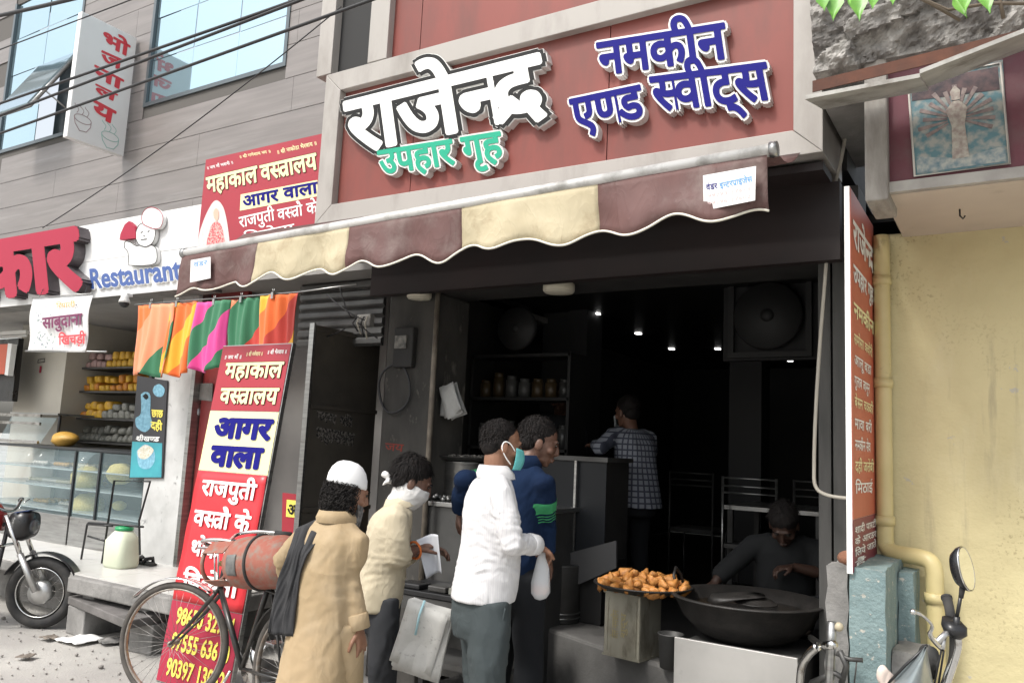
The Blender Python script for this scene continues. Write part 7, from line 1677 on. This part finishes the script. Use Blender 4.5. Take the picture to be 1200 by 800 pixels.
# ---- man in the checked shirt at the showcase
FE = Fr((-2.46, 5.72, FL), 150)
E_p = empty('person', FE.o, 'man in grey checked shirt with face mask leaning on the showcase inside the shop', 'person')
pel, nk = FE.p(.02, -.06, .84), FE.p(0, .02, 1.30)
shL, shR = FE.p(-.18, .02, 1.235), FE.p(.18, .02, 1.235)
elL = D(703, 524, 5.95); wrL = elL + V((-.12, .18, .02)); elR = FE.p(.24, .12, 1.0); wrR = FE.p(.12, .32, 1.05)
hc = FE.p(0, .08, 1.43); hax = axes(160, -8); legs = std_legs(FE, .83, .45, .10)
b = B(); body(b, pel, nk, hc, hax, (shL, shR), (elL, elR), (wrL, wrR), [((wrL - elL).normalized(), -UPV, 1, .4), (FE.f, -UPV, -1, .4)], legs)
mesh_obj('body', remesh(b, .007, 2, .5), m_skind, E_p)
prof = [(-.25, .165, .135, -.01), (.0, .16, .13, -.01), (.4, .162, .12, -.01), (.75, .175, .115, -.015), (.9, .165, .095, -.01), (.97, .105, .075, 0), (1.0, .068, .062, 0)]
b = B(); shirt_geo(b, pel, nk, FE.r, FE.f, prof, (shL, shR), (elL, elR), (wrL, wrR), sr=(.070, .058, .045))
garment('shirt', b, mat('checked_shirt', rough=.8, builder=checks, crease=.006, cscale=6), E_p, .014, 3, .005, (8, 8, 5), 3)
b = B(); trouser_geo(b, pel - UPV * .03, FE.r, FE.f, legs, .15, .12, .95, .05); garment('trousers', b, mat('dim_trousers'), E_p, .016, 3, .004, (7, 7, 4), 6)
b = B(); hair_geo(b, hc, hax, 1.0, 500, .03, seed=15); b.build('hair', m_hair, E_p); shoes(E_p, legs, FE.r)
r, f, u = hax; P = lambda x, y, z: hc + r * x + f * y + u * z
b = B(); b.grid(lambda uu, v: P(math.sin((uu - .5) * 2.2) * .074, .028 + math.cos((uu - .5) * 2.2) * .098 - .008, -.10 + .08 * v), 12, 6, thick=f * .003); b.build('face_mask', mat('mask_grey', (.35, .37, .38), rough=.8), E_p)

# ---- shopkeeper far inside and the cook behind the wok
FF = Fr(tuple(D(655, 520, 7.0))[:2] + (FL,), -70)
F_p = empty('person', FF.o, 'dimly seen shopkeeper in dark clothes standing behind the showcase', 'person')
pel, nk = FF.p(0, 0, .92), FF.p(0, .0, 1.42); shL, shR = FF.p(-.18, 0, 1.36), FF.p(.18, 0, 1.36); elL, elR = FF.p(-.22, .05, 1.1), FF.p(.22, .05, 1.1); wrL, wrR = FF.p(-.15, .25, 1.05), FF.p(.15, .25, 1.05)
hc = FF.p(0, .03, 1.55); hax = axes(-75, -10); legs = std_legs(FF)
b = B(); body(b, pel, nk, hc, hax, (shL, shR), (elL, elR), (wrL, wrR), [(FF.f, -UPV, 1, .4), (FF.f, -UPV, -1, .4)], legs); mesh_obj('body', remesh(b, .008, 2, .4), m_skind, F_p)
m_dk = mat('dark_clothes', (.02, .021, .024), rough=.9)
b = B(); shirt_geo(b, pel, nk, FF.r, FF.f, prof, (shL, shR), (elL, elR), (wrL, wrR)); garment('shirt', b, m_dk, F_p, .016, 3)
b = B(); trouser_geo(b, pel - UPV * .03, FF.r, FF.f, legs); garment('trousers', b, m_dk, F_p, .018, 3)
b = B(); hair_geo(b, hc, hax, 1.0, 300, .025, seed=22); b.build('hair', m_hair, F_p); eyes(F_p, hc, hax)

FG = Fr((-1.22, 5.22, FL), -80)
G_p = empty('person', FG.o, 'cook in dark shirt bent over the black wok, face lowered', 'person')
pel, nk = FG.p(0, -.02, .22), FG.p(0, .10, .67)
sto = empty('stool', FG.p(0, -.02, 0), 'low stool hidden under the seated cook', 'stool')
b = B(); b.lathe([(.15, .10), (.16, .11), (.16, .13), (0, .135)], FG.p(0, -.02, 0), 20); b.build('seat', m_wood, sto)
for k in range(3): a = k * 2.1; B().tube([FG.p(math.cos(a) * .12, -.02 + math.sin(a) * .12, 0), FG.p(math.cos(a) * .10, -.02 + math.sin(a) * .10, .11)], .012, 6).build('leg', m_wood, sto)
shL, shR = FG.p(-.185, .10, .60), FG.p(.185, .10, .60)
wrR = D(838, 682, 4.92); elR = shR.lerp(wrR, .5) + V((-.08, 0, -.07)); wrL = D(930, 664, 4.72); elL = shL.lerp(wrL, .5) + V((.10, .03, -.08))
hc = FG.p(.0, .22, .745); hax = axes(-84, -45)
legs = [(FG.p(s * .09, 0, .22), FG.p(s * .28, .22, .30), FG.p(s * .20, .26, .08), FG.p(s * .20, .42, .03)) for s in (-1, 1)]
legs = [(a, V((b_.x, max(b_.y, 4.95), b_.z)), V((c.x, max(c.y, 4.93), c.z)), V((d.x, max(d.y, 4.80), d.z))) for a, b_, c, d in legs]
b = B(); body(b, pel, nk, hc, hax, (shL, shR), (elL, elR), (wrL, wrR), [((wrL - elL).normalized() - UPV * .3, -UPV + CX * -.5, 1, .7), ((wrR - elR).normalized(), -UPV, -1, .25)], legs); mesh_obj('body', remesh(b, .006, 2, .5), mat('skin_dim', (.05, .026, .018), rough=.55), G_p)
prof2 = [(-.15, .17, .14, 0), (.2, .165, .14, 0), (.5, .17, .13, 0), (.78, .18, .12, -.01), (.9, .165, .1, -.01), (.97, .105, .075, 0), (1.0, .068, .062, 0)]
b = B(); shirt_geo(b, pel, nk, FG.r, FG.f, prof2, (shL, shR), (elL, elR), (wrL, wrR), short=.15); garment('shirt', b, mat('cook_shirt', (.009, .010, .011), (.006, .007, .008), scale=5, rough=.9), G_p, .013, 3, .006)
b = B(); trouser_geo(b, pel, FG.r, FG.f, legs, top=.02); garment('trousers', b, m_dk, G_p, .016, 3)
b = B(); hair_geo(b, hc, hax, 1.0, 700, .03, seed=25, vol=1.05); b.build('hair', m_hair, G_p); eyes(G_p, hc, hax)
